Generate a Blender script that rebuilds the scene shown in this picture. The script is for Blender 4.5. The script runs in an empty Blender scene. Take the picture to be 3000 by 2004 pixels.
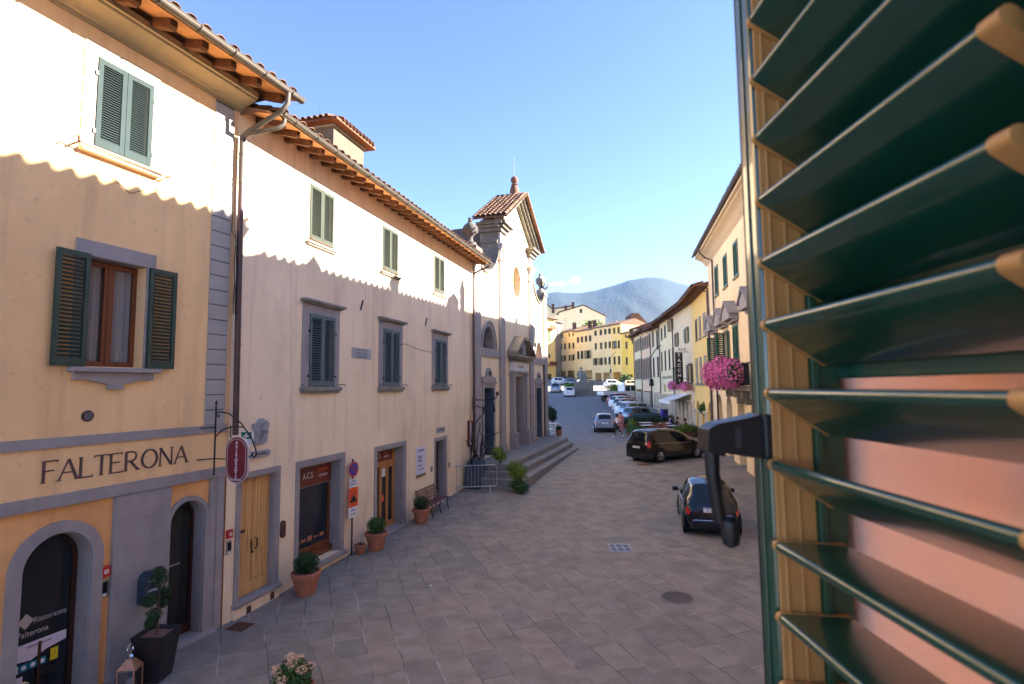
import bpy, math, random
from mathutils import Vector, Matrix
from mathutils.geometry import tessellate_polygon
rnd = random.Random(7)
S = bpy.context.scene
COL = S.collection
R = math.radians
PI = math.pi

# ---------------------------------------------------------------- materials
def nt(m):
    m.use_nodes = True
    t = m.node_tree
    t.nodes.clear()
    return t, t.nodes, t.links

def mat(name, col, rough=.85, var=.12, scale=2.0, bump=.15, bscale=60, metal=0.0, col2=None, spec=.4, stain=None, coat=0.0, island=0.0, stretch=None, bdist=.01, worn=0.0):
    """procedural surface: two noise octaves of colour variation, optional per-piece variation, streaks, fine bump"""
    m = bpy.data.materials.new(name)
    t, N, Lk = nt(m)
    out = N.new('ShaderNodeOutputMaterial'); bs = N.new('ShaderNodeBsdfPrincipled')
    Lk.new(bs.outputs[0], out.inputs[0])
    bs.inputs['Roughness'].default_value = rough
    bs.inputs['Metallic'].default_value = metal
    bs.inputs['Specular IOR Level'].default_value = spec
    bs.inputs['Coat Weight'].default_value = coat
    bs.inputs['Coat Roughness'].default_value = .04
    geo = N.new('ShaderNodeNewGeometry')
    vec = geo.outputs['Position']
    if stretch:
        mp = N.new('ShaderNodeVectorMath'); mp.operation = 'MULTIPLY'
        Lk.new(vec, mp.inputs[0]); mp.inputs[1].default_value = stretch; vec = mp.outputs[0]
    n1 = N.new('ShaderNodeTexNoise'); n1.inputs['Scale'].default_value = scale; n1.inputs['Detail'].default_value = 5; n1.inputs['Roughness'].default_value = .65
    Lk.new(vec, n1.inputs['Vector'])
    cr = N.new('ShaderNodeValToRGB')
    c2 = col2 or tuple(min(1, c * (1 + var)) for c in col)
    c1 = tuple(c * (1 - var) for c in col) if not col2 else col
    cr.color_ramp.elements[0].position = .3; cr.color_ramp.elements[1].position = .7
    cr.color_ramp.elements[0].color = (*c1, 1); cr.color_ramp.elements[1].color = (*c2, 1)
    Lk.new(n1.outputs['Fac'], cr.inputs[0])
    cur = cr.outputs[0]
    if island:
        hs = N.new('ShaderNodeHueSaturation')
        mr = N.new('ShaderNodeMapRange'); mr.inputs['To Min'].default_value = 1 - island; mr.inputs['To Max'].default_value = 1 + island
        Lk.new(geo.outputs['Random Per Island'], mr.inputs['Value']); Lk.new(mr.outputs[0], hs.inputs['Value']); Lk.new(cur, hs.inputs['Color'])
        cur = hs.outputs[0]
    if stain:   # (colour, amount, scale) blotches with shapes of their own
        n3 = N.new('ShaderNodeTexNoise'); n3.inputs['Scale'].default_value = stain[2]; n3.inputs['Detail'].default_value = 8; n3.inputs['Roughness'].default_value = .7
        v3 = N.new('ShaderNodeVectorMath'); v3.operation = 'MULTIPLY'; v3.inputs[1].default_value = (1, 1, .35)
        Lk.new(geo.outputs['Position'], v3.inputs[0]); Lk.new(v3.outputs[0], n3.inputs['Vector'])
        r3 = N.new('ShaderNodeMapRange'); r3.inputs['From Min'].default_value = .52; r3.inputs['From Max'].default_value = .78; r3.inputs['To Max'].default_value = stain[1]
        Lk.new(n3.outputs['Fac'], r3.inputs['Value'])
        mx = N.new('ShaderNodeMixRGB'); mx.inputs[2].default_value = (*stain[0], 1)
        Lk.new(r3.outputs[0], mx.inputs[0]); Lk.new(cur, mx.inputs[1]); cur = mx.outputs[0]
    if worn:   # rain streaks, patched spots and hairline cracks of old lime plaster
        def layer(vecmul, sc, lo, hi, amt, tint, cur, det=4):
            v=N.new('ShaderNodeVectorMath'); v.operation='MULTIPLY'; v.inputs[1].default_value=vecmul; Lk.new(geo.outputs['Position'], v.inputs[0])
            q=N.new('ShaderNodeTexNoise'); q.inputs['Scale'].default_value=sc; q.inputs['Detail'].default_value=det; Lk.new(v.outputs[0], q.inputs['Vector'])
            r=N.new('ShaderNodeMapRange'); r.inputs['From Min'].default_value=lo; r.inputs['From Max'].default_value=hi; r.inputs['To Max'].default_value=amt*worn; Lk.new(q.outputs['Fac'], r.inputs['Value'])
            x=N.new('ShaderNodeMixRGB'); x.blend_type='MULTIPLY'; x.inputs[2].default_value=(*tint,1); Lk.new(r.outputs[0],x.inputs[0]); Lk.new(cur,x.inputs[1]); return x.outputs[0], v, r
        cur,_,_=layer((4,4,.22),1.0,.52,.75,.5,(.62,.58,.55),cur)
        cur,_,_=layer((1,1,1),.45,.48,.62,.35,(.86,.80,.74),cur)
        cur,_,_=layer((1,1,1),9.0,.66,.74,.5,(.70,.64,.58),cur,2)
        vo=N.new('ShaderNodeTexVoronoi'); vo.feature='DISTANCE_TO_EDGE'; vo.inputs['Scale'].default_value=.9
        wz=N.new('ShaderNodeTexNoise'); wz.inputs['Scale'].default_value=3; Lk.new(geo.outputs['Position'],wz.inputs['Vector'])
        av=N.new('ShaderNodeVectorMath'); av.operation='ADD'; Lk.new(geo.outputs['Position'],av.inputs[0]); Lk.new(wz.outputs['Color'],av.inputs[1]); Lk.new(av.outputs[0],vo.inputs['Vector'])
        cr2=N.new('ShaderNodeMapRange'); cr2.inputs['From Min'].default_value=.006; cr2.inputs['From Max'].default_value=.0; cr2.inputs['To Max'].default_value=.55*worn; Lk.new(vo.outputs['Distance'],cr2.inputs['Value'])
        mk=N.new('ShaderNodeMapRange'); mk.inputs['From Min'].default_value=.55; mk.inputs['From Max'].default_value=.62; Lk.new(n1.outputs['Fac'],mk.inputs['Value'])
        mm=N.new('ShaderNodeMath'); mm.operation='MULTIPLY'; Lk.new(cr2.outputs[0],mm.inputs[0]); Lk.new(mk.outputs[0],mm.inputs[1])
        xx=N.new('ShaderNodeMixRGB'); xx.inputs[2].default_value=(.22,.17,.13,1); Lk.new(mm.outputs[0],xx.inputs[0]); Lk.new(cur,xx.inputs[1]); cur=xx.outputs[0]
    Lk.new(cur, bs.inputs['Base Color'])
    if bump:
        n2 = N.new('ShaderNodeTexNoise'); n2.inputs['Scale'].default_value = bscale; n2.inputs['Detail'].default_value = 4
        Lk.new(geo.outputs['Position'], n2.inputs['Vector'])
        ad = N.new('ShaderNodeMath'); ad.operation = 'ADD'
        Lk.new(n2.outputs['Fac'], ad.inputs[0]); Lk.new(n1.outputs['Fac'], ad.inputs[1])
        b = N.new('ShaderNodeBump'); b.inputs['Strength'].default_value = bump; b.inputs['Distance'].default_value = bdist
        Lk.new(ad.outputs[0], b.inputs['Height']); Lk.new(b.outputs[0], bs.inputs['Normal'])
    return m

def glassmat(name, tint=(.02, .025, .03), alpha=.35, rough=.03):
    m = bpy.data.materials.new(name)
    t, N, Lk = nt(m)
    out = N.new('ShaderNodeOutputMaterial'); mx = N.new('ShaderNodeMixShader')
    tr = N.new('ShaderNodeBsdfTransparent'); bs = N.new('ShaderNodeBsdfPrincipled')
    bs.inputs['Base Color'].default_value = (*tint, 1); bs.inputs['Roughness'].default_value = rough; bs.inputs['Specular IOR Level'].default_value = .6
    n = N.new('ShaderNodeTexNoise'); n.inputs['Scale'].default_value = 1.3
    g = N.new('ShaderNodeNewGeometry'); Lk.new(g.outputs['Position'], n.inputs['Vector'])
    b = N.new('ShaderNodeBump'); b.inputs['Strength'].default_value = .08; b.inputs['Distance'].default_value = .02
    Lk.new(n.outputs['Fac'], b.inputs['Height']); Lk.new(b.outputs[0], bs.inputs['Normal'])
    mx.inputs[0].default_value = 1 - alpha
    Lk.new(tr.outputs[0], mx.inputs[1]); Lk.new(bs.outputs[0], mx.inputs[2]); Lk.new(mx.outputs[0], out.inputs[0])
    return m

def woodmat(name, c1, c2, rough=.6, sc=(14, 14, .8)):
    return mat(name, c1, rough=rough, col2=c2, scale=1.0, stretch=sc, bump=.2, bscale=90, spec=.3)

M = {}
M['plaster_ochre'] = mat('ochre_plaster', (.86, .575, .29), worn=.8, var=.05, scale=1.1, bump=.15, stain=((.62, .40, .23), .5, 1.0))
M['plaster_orange'] = mat('orange_plaster', (.80, .43, .17), worn=.8, var=.08, scale=1.5, bump=.12, stain=((.42, .24, .10), .4, 1.4))
M['plaster_cream'] = mat('cream_plaster', (.88, .715, .515), worn=1.0, var=.05, scale=.8, bump=.15, stain=((.56, .42, .31), .55, .8))
M['plaster_window'] = mat('pale_plaster_trim', (.55, .43, .29), var=.05, bump=.1)
M['plaster_church'] = mat('church_plaster', (.82, .68, .46), worn=.7, var=.05, scale=.9, bump=.1, stain=((.5, .42, .32), .35, 1.0))
M['plaster_warm'] = mat('warm_cream_plaster', (.88, .68, .42), worn=.6, var=.06, bump=.08, scale=.6, stain=((.6, .48, .33), .4, .5))
M['plaster_yellow'] = mat('yellow_plaster', (.90, .60, .20), var=.06, bump=.08, scale=.6)
M['plaster_straw'] = mat('straw_yellow_plaster', (.90, .65, .32), worn=.6, var=.07, bump=.08, scale=.4, stain=((.7,.45,.2),.4,.3))
M['plaster_gold'] = mat('golden_plaster', (.80, .52, .10), var=.05, bump=.08, scale=.6)
M['plaster_pink'] = mat('peach_plaster', (.92, .60, .36), var=.06, bump=.08, scale=.6)
M['plaster_white'] = mat('ivory_plaster', (.95, .75, .44), worn=.6, var=.05, bump=.08, scale=.5)
M['plaster_salmon'] = mat('salmon_plaster', (.86, .42, .27), var=.05, scale=4, bump=.35, bscale=180, bdist=.004)
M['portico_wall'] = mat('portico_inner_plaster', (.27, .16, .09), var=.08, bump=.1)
M['stone'] = mat('grey_sandstone', (.31, .285, .285), rough=.8, var=.12, scale=3, bump=.2, bscale=70, stain=((.16, .155, .16), .6, 2.0))
M['stone_sun'] = mat('limestone_sunlit_copy', (.15, .138, .115), rough=.9, var=.25, scale=3, bump=.4, bscale=25, spec=.1, stain=((.07,.065,.055),.8,1.8))  # limestone copy darkened in its colour because these parts stand in sun
M['column_stone'] = mat('pale_column_stone', (.62, .52, .39), rough=.85, var=.15, scale=2.4, bump=.3, bscale=25)
M['urn_stone'] = mat('stone_darkened_for_sun', (.085, .08, .075), rough=.95, var=.25, scale=6, bump=.5, bscale=25, spec=.1)  # grey stone copy for the sunlit urn, its colour lowered against the sun
M['stone_rough'] = mat('rubble_sandstone', (.25, .235, .215), rough=.9, var=.3, scale=4, bump=.9, bscale=18, bdist=.03)
M['stone_light'] = mat('weathered_limestone', (.24, .215, .175), rough=.85, var=.2, scale=2.4, bump=.4, bscale=25, stain=((.11, .10, .085), .8, 1.6))
M['stone_quoin'] = mat('grey_painted_quoin', (.36, .345, .33), rough=.85, var=.06, scale=2, bump=.15)
M['joint'] = mat('dark_joint', (.10, .10, .10), bump=0)
M['tile'] = mat('terracotta_roof_tile', (.075, .032, .019), rough=.9, scale=5, col2=(.17, .095, .058), bump=.3, bscale=40, island=.4, stain=((.05, .042, .035), .8, 3.0))
M['tile_under'] = mat('terracotta_soffit', (.44, .21, .085), rough=.9, var=.15, scale=4, bump=.2)
M['wood_rafter'] = woodmat('rafter_timber', (.06, .022, .009), (.13, .05, .018), rough=.75, sc=(6, 6, 6))
M['wood_door'] = woodmat('pine_door_boards', (.50, .27, .10), (.74, .45, .19), rough=.55)
M['wood_brown'] = woodmat('brown_window_timber', (.12, .035, .015), (.22, .075, .03), rough=.4)
M['wood_dark'] = woodmat('dark_door_timber', (.035, .014, .010), (.07, .028, .018), rough=.35)
M['wood_light'] = woodmat('varnished_door_timber', (.36, .16, .05), (.5, .25, .09), rough=.4)
M['wood_slat'] = woodmat('bench_timber', (.20, .12, .075), (.33, .21, .14), rough=.6)
M['bench_red'] = mat('bench_maroon_paint', (.10, .045, .055), rough=.45, var=.2, bump=.1)
M['shut_grey'] = mat('blue_grey_shutter_paint', (.030, .043, .045), rough=.85, var=.07, bump=.08, spec=.08)
M['shut_pale'] = mat('faded_green_shutter_paint', (.047, .055, .045), rough=.85, var=.1, bump=.1, spec=.08)
M['shut_teal'] = mat('teal_grey_shutter_paint', (.085, .13, .135), rough=.5, var=.1, bump=.1)
M['shut_dark'] = mat('dark_green_shutter_paint', (.012, .045, .038), rough=.4, var=.1, bump=.06, spec=.5)
M['shut_green'] = mat('green_shutter_paint', (.02, .13, .075), rough=.45, var=.12, bump=.08)
M['shut_olive'] = mat('olive_shutter_paint', (.055, .06, .038), rough=.6, var=.12, bump=.08)
M['shut_brown'] = mat('brown_shutter_paint', (.15, .10, .065), rough=.6, var=.12, bump=.08)
M['shut_cream'] = mat('cream_shutter_paint', (.50, .44, .36), rough=.6, var=.08, bump=.08)
M['near_green'] = mat('glossy_green_enamel', (.003, .042, .024), rough=.3, var=.1, scale=9, bump=.03, bscale=300, spec=.8, bdist=.001, coat=.6)
M['near_tan'] = mat('tan_plastic_cap', (.40, .19, .055), rough=.5, var=.08, scale=20, bump=.05, bscale=300, bdist=.001)
M['black_plastic'] = mat('black_plastic', (.006, .006, .007), rough=.42, var=.2, bump=.02, bscale=200, bdist=.001, spec=.35)
M['rubber'] = mat('black_rubber', (.015, .015, .016), rough=.75, var=.2, bump=.1)
M['gutter'] = mat('weathered_copper_gutter', (.075, .062, .05), rough=.6, metal=.3, var=.15, scale=6, bump=.08)
M['pipe_brown'] = mat('brown_pipe', (.075, .045, .045), rough=.4, var=.2, scale=4, bump=.05, metal=.3)
M['iron'] = mat('wrought_iron', (.018, .018, .02), rough=.5, var=.2, bump=.1, metal=.3)
M['iron_rust'] = mat('rusted_iron', (.11, .05, .035), rough=.8, var=.3, scale=12, bump=.3)
M['steel'] = mat('galvanised_steel', (.42, .43, .44), rough=.35, metal=.8, var=.1, scale=8, bump=.05)
M['chrome'] = mat('chrome', (.7, .7, .72), rough=.12, metal=1, var=.03, bump=0)
M['terracotta'] = mat('terracotta_pot', (.40, .145, .08), rough=.8, var=.15, scale=5, bump=.2, stain=((.55, .36, .26), .5, 6))
M['soil'] = mat('potting_soil', (.05, .03, .02), rough=1, var=.4, scale=30, bump=.8, bscale=60)
M['gravel'] = mat('bark_chips', (.12, .055, .045), rough=.95, col2=(.35, .2, .16), scale=45, bump=.9, bscale=60)
M['leaf_dark'] = mat('boxwood_leaf', (.018, .055, .012), rough=.55, var=.3, scale=8, bump=0, island=.6)
M['leaf_mid'] = mat('shrub_leaf', (.035, .10, .018), rough=.55, var=.3, scale=8, bump=0, island=.6)
M['leaf_lime'] = mat('lime_leaf', (.13, .20, .018), rough=.55, var=.3, scale=8, bump=0, island=.5)
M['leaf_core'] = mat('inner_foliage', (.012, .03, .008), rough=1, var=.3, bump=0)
M['petal_pink'] = mat('pink_petunia_petal', (.72, .07, .32), rough=.6, scale=6, col2=(.80, .26, .52), bump=0, island=.35)
M['petal_cream'] = mat('cream_hydrangea_petal', (.72, .50, .33), rough=.6, var=.2, bump=0, island=.3)
M['bark'] = mat('bark', (.10, .07, .05), rough=.95, var=.3, scale=10, bump=.5)
M['glass'] = glassmat('window_glass', alpha=.3)
M['glass_clear'] = glassmat('clear_window_glass', tint=(.05, .06, .07), alpha=.72)
M['glass_shop'] = glassmat('shop_glass', tint=(.03, .035, .05), alpha=.45)
M['glass_car'] = glassmat('car_glass', tint=(.008, .014, .02), alpha=.10, rough=.015)
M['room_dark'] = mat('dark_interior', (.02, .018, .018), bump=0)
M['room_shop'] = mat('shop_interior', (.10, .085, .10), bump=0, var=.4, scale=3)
M['curtain'] = mat('white_curtain', (.68, .67, .68), rough=.9, var=.12, scale=1, stretch=(30, 30, .3), bump=.2)
M['sign_maroon'] = mat('maroon_enamel', (.16, .02, .035), rough=.3, var=.08, bump=0)
M['sign_silver'] = mat('silver_trim', (.55, .52, .55), rough=.4, metal=.4, var=.05, bump=0)
M['white_paint'] = mat('white_paint', (.78, .78, .77), rough=.45, var=.04, bump=.02)
M['black_paint'] = mat('black_paint', (.02, .02, .022), rough=.5, var=.1, bump=.02)
M['letter'] = mat('letter_paint_brown', (.105, .06, .06), rough=.6, var=.1, bump=.05)
M['orange_sign'] = mat('orange_sign_sheet', (.80, .10, .02), rough=.4, var=.05, bump=0)
M['blue_sign'] = mat('blue_sign_sheet', (.06, .05, .30), rough=.4, var=.1, bump=0)
M['red_sign'] = mat('red_sign_sheet', (.50, .03, .03), rough=.4, var=.1, bump=0)
M['green_sign'] = mat('green_sign_sheet', (.0, .14, .09), rough=.4, var=.1, bump=0)
M['teal_sign'] = mat('teal_sign_sheet', (.01, .20, .32), rough=.4, var=.1, bump=0)
M['yellow_sign'] = mat('yellow_sign_sheet', (.75, .60, .02), rough=.4, var=.1, bump=0)
M['paper'] = mat('printed_paper', (.66, .63, .74), rough=.6, var=.08, scale=10, bump=0)
M['fascia_red'] = mat('dark_red_fascia', (.17, .035, .022), rough=.4, var=.2, scale=4, bump=.05)
M['copper'] = mat('rose_copper_lid', (.62, .33, .22), rough=.4, metal=.6, var=.15, scale=12, bump=.1)
M['planter_black'] = mat('black_planter', (.018, .015, .017), rough=.4, var=.15, bump=.05)
M['mailbox'] = mat('blue_mailbox_paint', (.025, .045, .07), rough=.35, var=.15, bump=.05)
M['marble'] = mat('grey_marble', (.36, .36, .40), rough=.6, var=.2, scale=9, bump=.25, bscale=30)
M['marble_white'] = mat('white_marble', (.62, .61, .62), rough=.5, var=.12, scale=3, bump=.1)
M['canvas'] = mat('white_awning_canvas', (.80, .78, .74), rough=.8, var=.04, bump=.1)
M['tar'] = mat('worn_tyre', (.012, .012, .012), rough=.85, var=.2, bump=.2)
M['alloy'] = mat('alloy_rim', (.50, .50, .52), rough=.25, metal=.8, var=.05, bump=0)
M['tail_red'] = mat('red_tail_lamp', (.55, .02, .02), rough=.12, var=.15, scale=20, bump=0, coat=.8)
M['lens'] = mat('clear_lamp_lens', (.65, .66, .68), rough=.1, var=.1, bump=0, coat=.8)
M['plate'] = mat('number_plate', (.75, .76, .80), rough=.4, var=.03, bump=0)
M['skin'] = mat('skin', (.48, .27, .19), rough=.55, var=.08, bump=.03)
M['hair'] = mat('dark_hair', (.02, .014, .012), rough=.55, var=.3, bump=.2)
M['cloth_white'] = mat('white_cloth', (.72, .70, .70), rough=.9, var=.1, bump=.1)
M['cloth_black'] = mat('black_cloth', (.02, .02, .025), rough=.9, var=.2, bump=.1)
M['cloth_pink'] = mat('pink_cloth', (.60, .22, .26), rough=.9, var=.1, bump=.1)
M['cloth_blue'] = mat('blue_cloth', (.06, .05, .28), rough=.9, var=.1, bump=.1)
M['chair_brown'] = mat('brown_wicker', (.17, .075, .055), rough=.7, var=.3, scale=30, bump=.4)
M['white_plastic'] = mat('white_tabletop', (.80, .79, .80), rough=.35, var=.03, bump=0)
M['brick'] = mat('chimney_brick', (.13, .055, .035), rough=.9, var=.3, scale=9, bump=.5, bscale=14)
M['antenna'] = mat('aerial_metal', (.30, .30, .31), rough=.4, metal=.6, bump=0)
M['insul'] = mat('sand_bag', (.35, .30, .25), rough=.9)
def paint(n, c, metal=.3, rough=.25): return mat(n, c, rough=rough, metal=metal, var=.03, bump=0, coat=.7)
M['car_darkgrey'] = paint('dark_grey_car_paint', (.016, .015, .016), metal=.2, rough=.22)
M['car_navy'] = paint('black_blue_car_paint', (.006, .008, .016))
M['car_silver'] = paint('silver_blue_car_paint', (.20, .25, .34))
M['car_teal'] = paint('slate_blue_car_paint', (.10, .16, .22))
M['car_lightblue'] = paint('light_blue_car_paint', (.30, .37, .46))
M['car_white'] = paint('white_car_paint', (.72, .72, .70), metal=0)
M['car_red'] = paint('red_car_paint', (.42, .05, .04))
M['car_beige'] = paint('champagne_car_paint', (.50, .42, .32))

# ---------------------------------------------------------------- mesh building
class MB:
    def __init__(s): s.v = []; s.f = []
    def add(s, vs, fs):
        o = len(s.v); s.v += [tuple(p) for p in vs]; s.f += [tuple(i + o for i in f) for f in fs]; return s
    def box(s, x0, y0, z0, x1, y1, z1):
        return s.add([(x0,y0,z0),(x1,y0,z0),(x1,y1,z0),(x0,y1,z0),(x0,y0,z1),(x1,y0,z1),(x1,y1,z1),(x0,y1,z1)],
                     [(0,3,2,1),(4,5,6,7),(0,1,5,4),(1,2,6,5),(2,3,7,6),(3,0,4,7)])
    def obox(s, c, size, rot=(0,0,0)):
        Rm = Matrix.Rotation(rot[2],3,'Z') @ Matrix.Rotation(rot[1],3,'Y') @ Matrix.Rotation(rot[0],3,'X')
        h = [d/2 for d in size]; c = Vector(c)
        vs = [c + Rm @ Vector((sx*h[0], sy*h[1], sz*h[2])) for sz in (-1,1) for sx,sy in ((-1,-1),(1,-1),(1,1),(-1,1))]
        return s.add(vs, [(0,3,2,1),(4,5,6,7),(0,1,5,4),(1,2,6,5),(2,3,7,6),(3,0,4,7)])
    def prism(s, pts, y0, y1):
        """closed outline in (x,z) extruded from y0 (outside) to y1"""
        a = sum(pts[i][0]*pts[(i+1)%len(pts)][1]-pts[(i+1)%len(pts)][0]*pts[i][1] for i in range(len(pts)))
        if a < 0: pts = pts[::-1]
        n = len(pts)
        vs = [(x,y0,z) for x,z in pts] + [(x,y1,z) for x,z in pts]
        tri = tessellate_polygon([[Vector((x,z,0)) for x,z in pts]])
        fs = []
        for t in tri:
            p = [pts[i] for i in t]
            ar = (p[1][0]-p[0][0])*(p[2][1]-p[0][1])-(p[2][0]-p[0][0])*(p[1][1]-p[0][1])
            if ar < 0: t = t[::-1]
            fs.append(tuple(t)); fs.append(tuple(i+n for i in t[::-1]))
        for i in range(n):
            j = (i+1)%n; fs.append((i, i+n, j+n, j))
        return s.add(vs, fs)
    def tube(s, pts, r, n=8, cap=True):
        P = [Vector(p) for p in pts]; rs = r if isinstance(r,(list,tuple)) else [r]*len(P)
        vs=[]; prev=None
        for i,p in enumerate(P):
            d = (P[min(i+1,len(P)-1)]-P[max(i-1,0)])
            if d.length < 1e-9: d = Vector((0,0,1))
            d.normalize()
            if prev is None:
                u = d.cross(Vector((0,0,1)))
                if u.length < .1: u = d.cross(Vector((1,0,0)))
            else:
                u = prev - d*prev.dot(d)
                if u.length < 1e-6: u = d.cross(Vector((1,0,0)))
            u.normalize(); w = d.cross(u); prev = u
            for k in range(n):
                a = 2*PI*k/n; vs.append(p + (u*math.cos(a)+w*math.sin(a))*rs[i])
        fs=[]
        for i in range(len(P)-1):
            for k in range(n):
                a=i*n+k; b=i*n+(k+1)%n; fs.append((a,b,b+n,a+n))
        if cap: fs.append(tuple(range(n-1,-1,-1))); fs.append(tuple((len(P)-1)*n+k for k in range(n)))
        return s.add(vs, fs)
    def lathe(s, prof, c=(0,0,0), n=16, axis='z'):
        vs=[]
        for r,z in prof:
            for k in range(n):
                a=2*PI*k/n; x,y=r*math.cos(a),r*math.sin(a)
                vs.append((c[0]+x,c[1]+y,c[2]+z) if axis=='z' else (c[0]+x,c[1]+z,c[2]+y))
        fs=[]
        for i in range(len(prof)-1):
            for k in range(n):
                a=i*n+k; b=i*n+(k+1)%n; fs.append((a,b,b+n,a+n) if axis=='z' else (a,a+n,b+n,b))
        e=(len(prof)-1)*n
        fs.append(tuple(range(n-1,-1,-1))); fs.append(tuple(e+k for k in range(n)))
        return s.add(vs, fs)
    def quad(s,a,b,c,d): return s.add([a,b,c,d],[(0,1,2,3)])
    def mesh(s, name, m, smooth=False, ang=40):
        me = bpy.data.meshes.new(name); me.from_pydata([tuple(p) for p in s.v], [], s.f); me.validate()
        if m: me.materials.append(m)
        if smooth:
            for p in me.polygons: p.use_smooth = True
            me.set_sharp_from_angle(angle=R(ang))
        me.update(); return me
    def build(s, name, m, parent=None, smooth=False, bevel=0, loc=None, ang=40):
        me = s.mesh(name, m, smooth, ang); o = bpy.data.objects.new(name, me); COL.objects.link(o)
        if parent: o.parent = parent
        if loc: o.location = loc
        if bevel:
            b = o.modifiers.new('edge', 'BEVEL'); b.width = bevel; b.segments = 2; b.limit_method = 'ANGLE'; b.angle_limit = R(40)
        return o

def tag(o, label=None, cat=None, group=None, kind=None):
    if label: o['label'] = label
    if cat: o['category'] = cat
    if group: o['group'] = group
    if kind: o['kind'] = kind
    return o
def thing(name, label, cat, loc=(0,0,0), rz=0, group=None):
    o = bpy.data.objects.new(name, None); o.empty_display_size = .2; COL.objects.link(o)
    o.location = loc; o.rotation_euler = (0,0,rz)
    return tag(o, label, cat, group)
def copy_tree(o, parent=None, label=None, loc=None, rz=None):
    c = o.copy(); COL.objects.link(c); c.parent = parent
    if label: c['label'] = label
    if loc: c.location = loc
    if rz is not None: c.rotation_euler = (0,0,rz)
    for ch in list(o.children): copy_tree(ch, c)
    return c
def inst(me, name, parent, loc=(0,0,0), rot=(0,0,0), scale=None):
    o = bpy.data.objects.new(name, me); COL.objects.link(o); o.parent = parent; o.location = loc; o.rotation_euler = rot
    if scale: o.scale = scale
    return o

def text(s, size, m, parent, loc, name='lettering', rot=(PI/2,0,0), ext=.002, align='CENTER', sx=1.0, bold=0):
    cu = bpy.data.curves.new('txt','FONT'); cu.body = s; cu.size = size; cu.extrude = ext; cu.align_x = align; cu.align_y = 'CENTER'; cu.offset = bold
    o = bpy.data.objects.new('txt', cu); COL.objects.link(o)
    dg = bpy.context.evaluated_depsgraph_get(); dg.update()
    me = bpy.data.meshes.new_from_object(o.evaluated_get(dg)); bpy.data.objects.remove(o)
    me.materials.clear(); me.materials.append(m)
    return inst(me, name, parent, loc, rot, (sx,1,1))

def rect(x0,z0,x1,z1): return [(x0,z0),(x1,z0),(x1,z1),(x0,z1)]
def archpts(xc, hw, z0, zs, n=14, rise=None):
    rise = rise or hw
    return [(xc-hw,z0),(xc+hw,z0)] + [(xc+hw*math.cos(PI*k/n), zs+rise*math.sin(PI*k/n)) for k in range(n+1)]
def wall(mb, outer, holes, y=0.0, reveal=.2):
    """flat face at y with openings and their reveals running inwards"""
    polys = [[Vector((x,z,0)) for x,z in outer]] + [[Vector((x,z,0)) for x,z in h] for h in holes]
    flat = [p for pl in polys for p in pl]
    o = len(mb.v); mb.v += [(p.x, y, p.y) for p in flat]
    for t in tessellate_polygon(polys):
        a,b,c = [flat[i] for i in t]
        ar = (b.x-a.x)*(c.y-a.y)-(c.x-a.x)*(b.y-a.y)
        if abs(ar) < 1e-9: continue
        if ar < 0: t = t[::-1]
        mb.f.append(tuple(i+o for i in t))
    for h in holes:
        a = sum(h[i][0]*h[(i+1)%len(h)][1]-h[(i+1)%len(h)][0]*h[i][1] for i in range(len(h)))
        if a < 0: h = h[::-1]
        n=len(h); o=len(mb.v)
        mb.v += [(x,y,z) for x,z in h]+[(x,y+reveal,z) for x,z in h]
        for i in range(n):
            j=(i+1)%n; mb.f.append((o+i,o+j,o+j+n,o+i+n))
    return mb
def ring(mb, inner, outer, y0, y1):
    """band between two open outlines with the same number of points"""
    n=len(inner)
    for i in range(n-1):
        a,b,c,d = inner[i],inner[i+1],outer[i+1],outer[i]
        vs=[(p[0],y0,p[1]) for p in (a,b,c,d)]+[(p[0],y1,p[1]) for p in (a,b,c,d)]
        mb.add(vs,[(0,1,2,3),(7,6,5,4),(0,4,5,1),(2,6,7,3),(1,5,6,2),(3,7,4,0)])
    return mb

def tiles(mb, org, u, v, nu, nv, pitch=.28, rl=.38, w=.085, jitter=.01, seg=6, thick=.012, hip=0):
    """separate half-round cover tiles plus pan tiles: org = eave corner, u along the eave, v up the slope"""
    org=Vector(org); u=Vector(u).normalized(); v=Vector(v).normalized(); nrm=u.cross(v).normalized()
    if nrm.z < 0: nrm=-nrm
    for i in range(nu):
        for j in range(nv):
            for kind in (0,1):
                if hip and min(i+.5,nu-i-.5)*pitch < (j+.6)*rl*hip: continue
                base = org + u*((i+.5+(.5 if kind else 0))*pitch+rnd.uniform(-jitter,jitter)) + v*(j*rl-(.0 if kind==0 else .03)+rnd.uniform(-jitter,jitter))
                L = rl*1.15; vs=[]
                for e,(t,ww) in enumerate(((0,w*(1.12 if kind==0 else .95)),(L,w*(.92 if kind==0 else 1.1)))):
                    for k in range(seg+1):
                        a=PI*k/seg
                        if kind==0: p = base+v*t+u*(-ww*math.cos(a))*1.05+nrm*(ww*math.sin(a)*.9+.03+(.022 if e==0 else 0))
                        else: p = base+v*t+u*(-ww*math.cos(a))*1.0+nrm*(-ww*math.sin(a)*.35+.035+(.012 if e==0 else 0))
                        vs.append(p)
                n=seg+1
                vs += [p-nrm*thick for p in vs]
                fs=[]
                for k in range(seg):
                    fs.append((k,k+1,k+1+n,k+n)); fs.append((2*n+k,2*n+k+n,2*n+k+1+n,2*n+k+1)); fs.append((k,k+2*n,k+1+2*n,k+1))
                fs += [(0,n,3*n,2*n),(seg,seg+2*n,seg+3*n,seg+n)]
                mb.add(vs,fs)
    return mb

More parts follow.
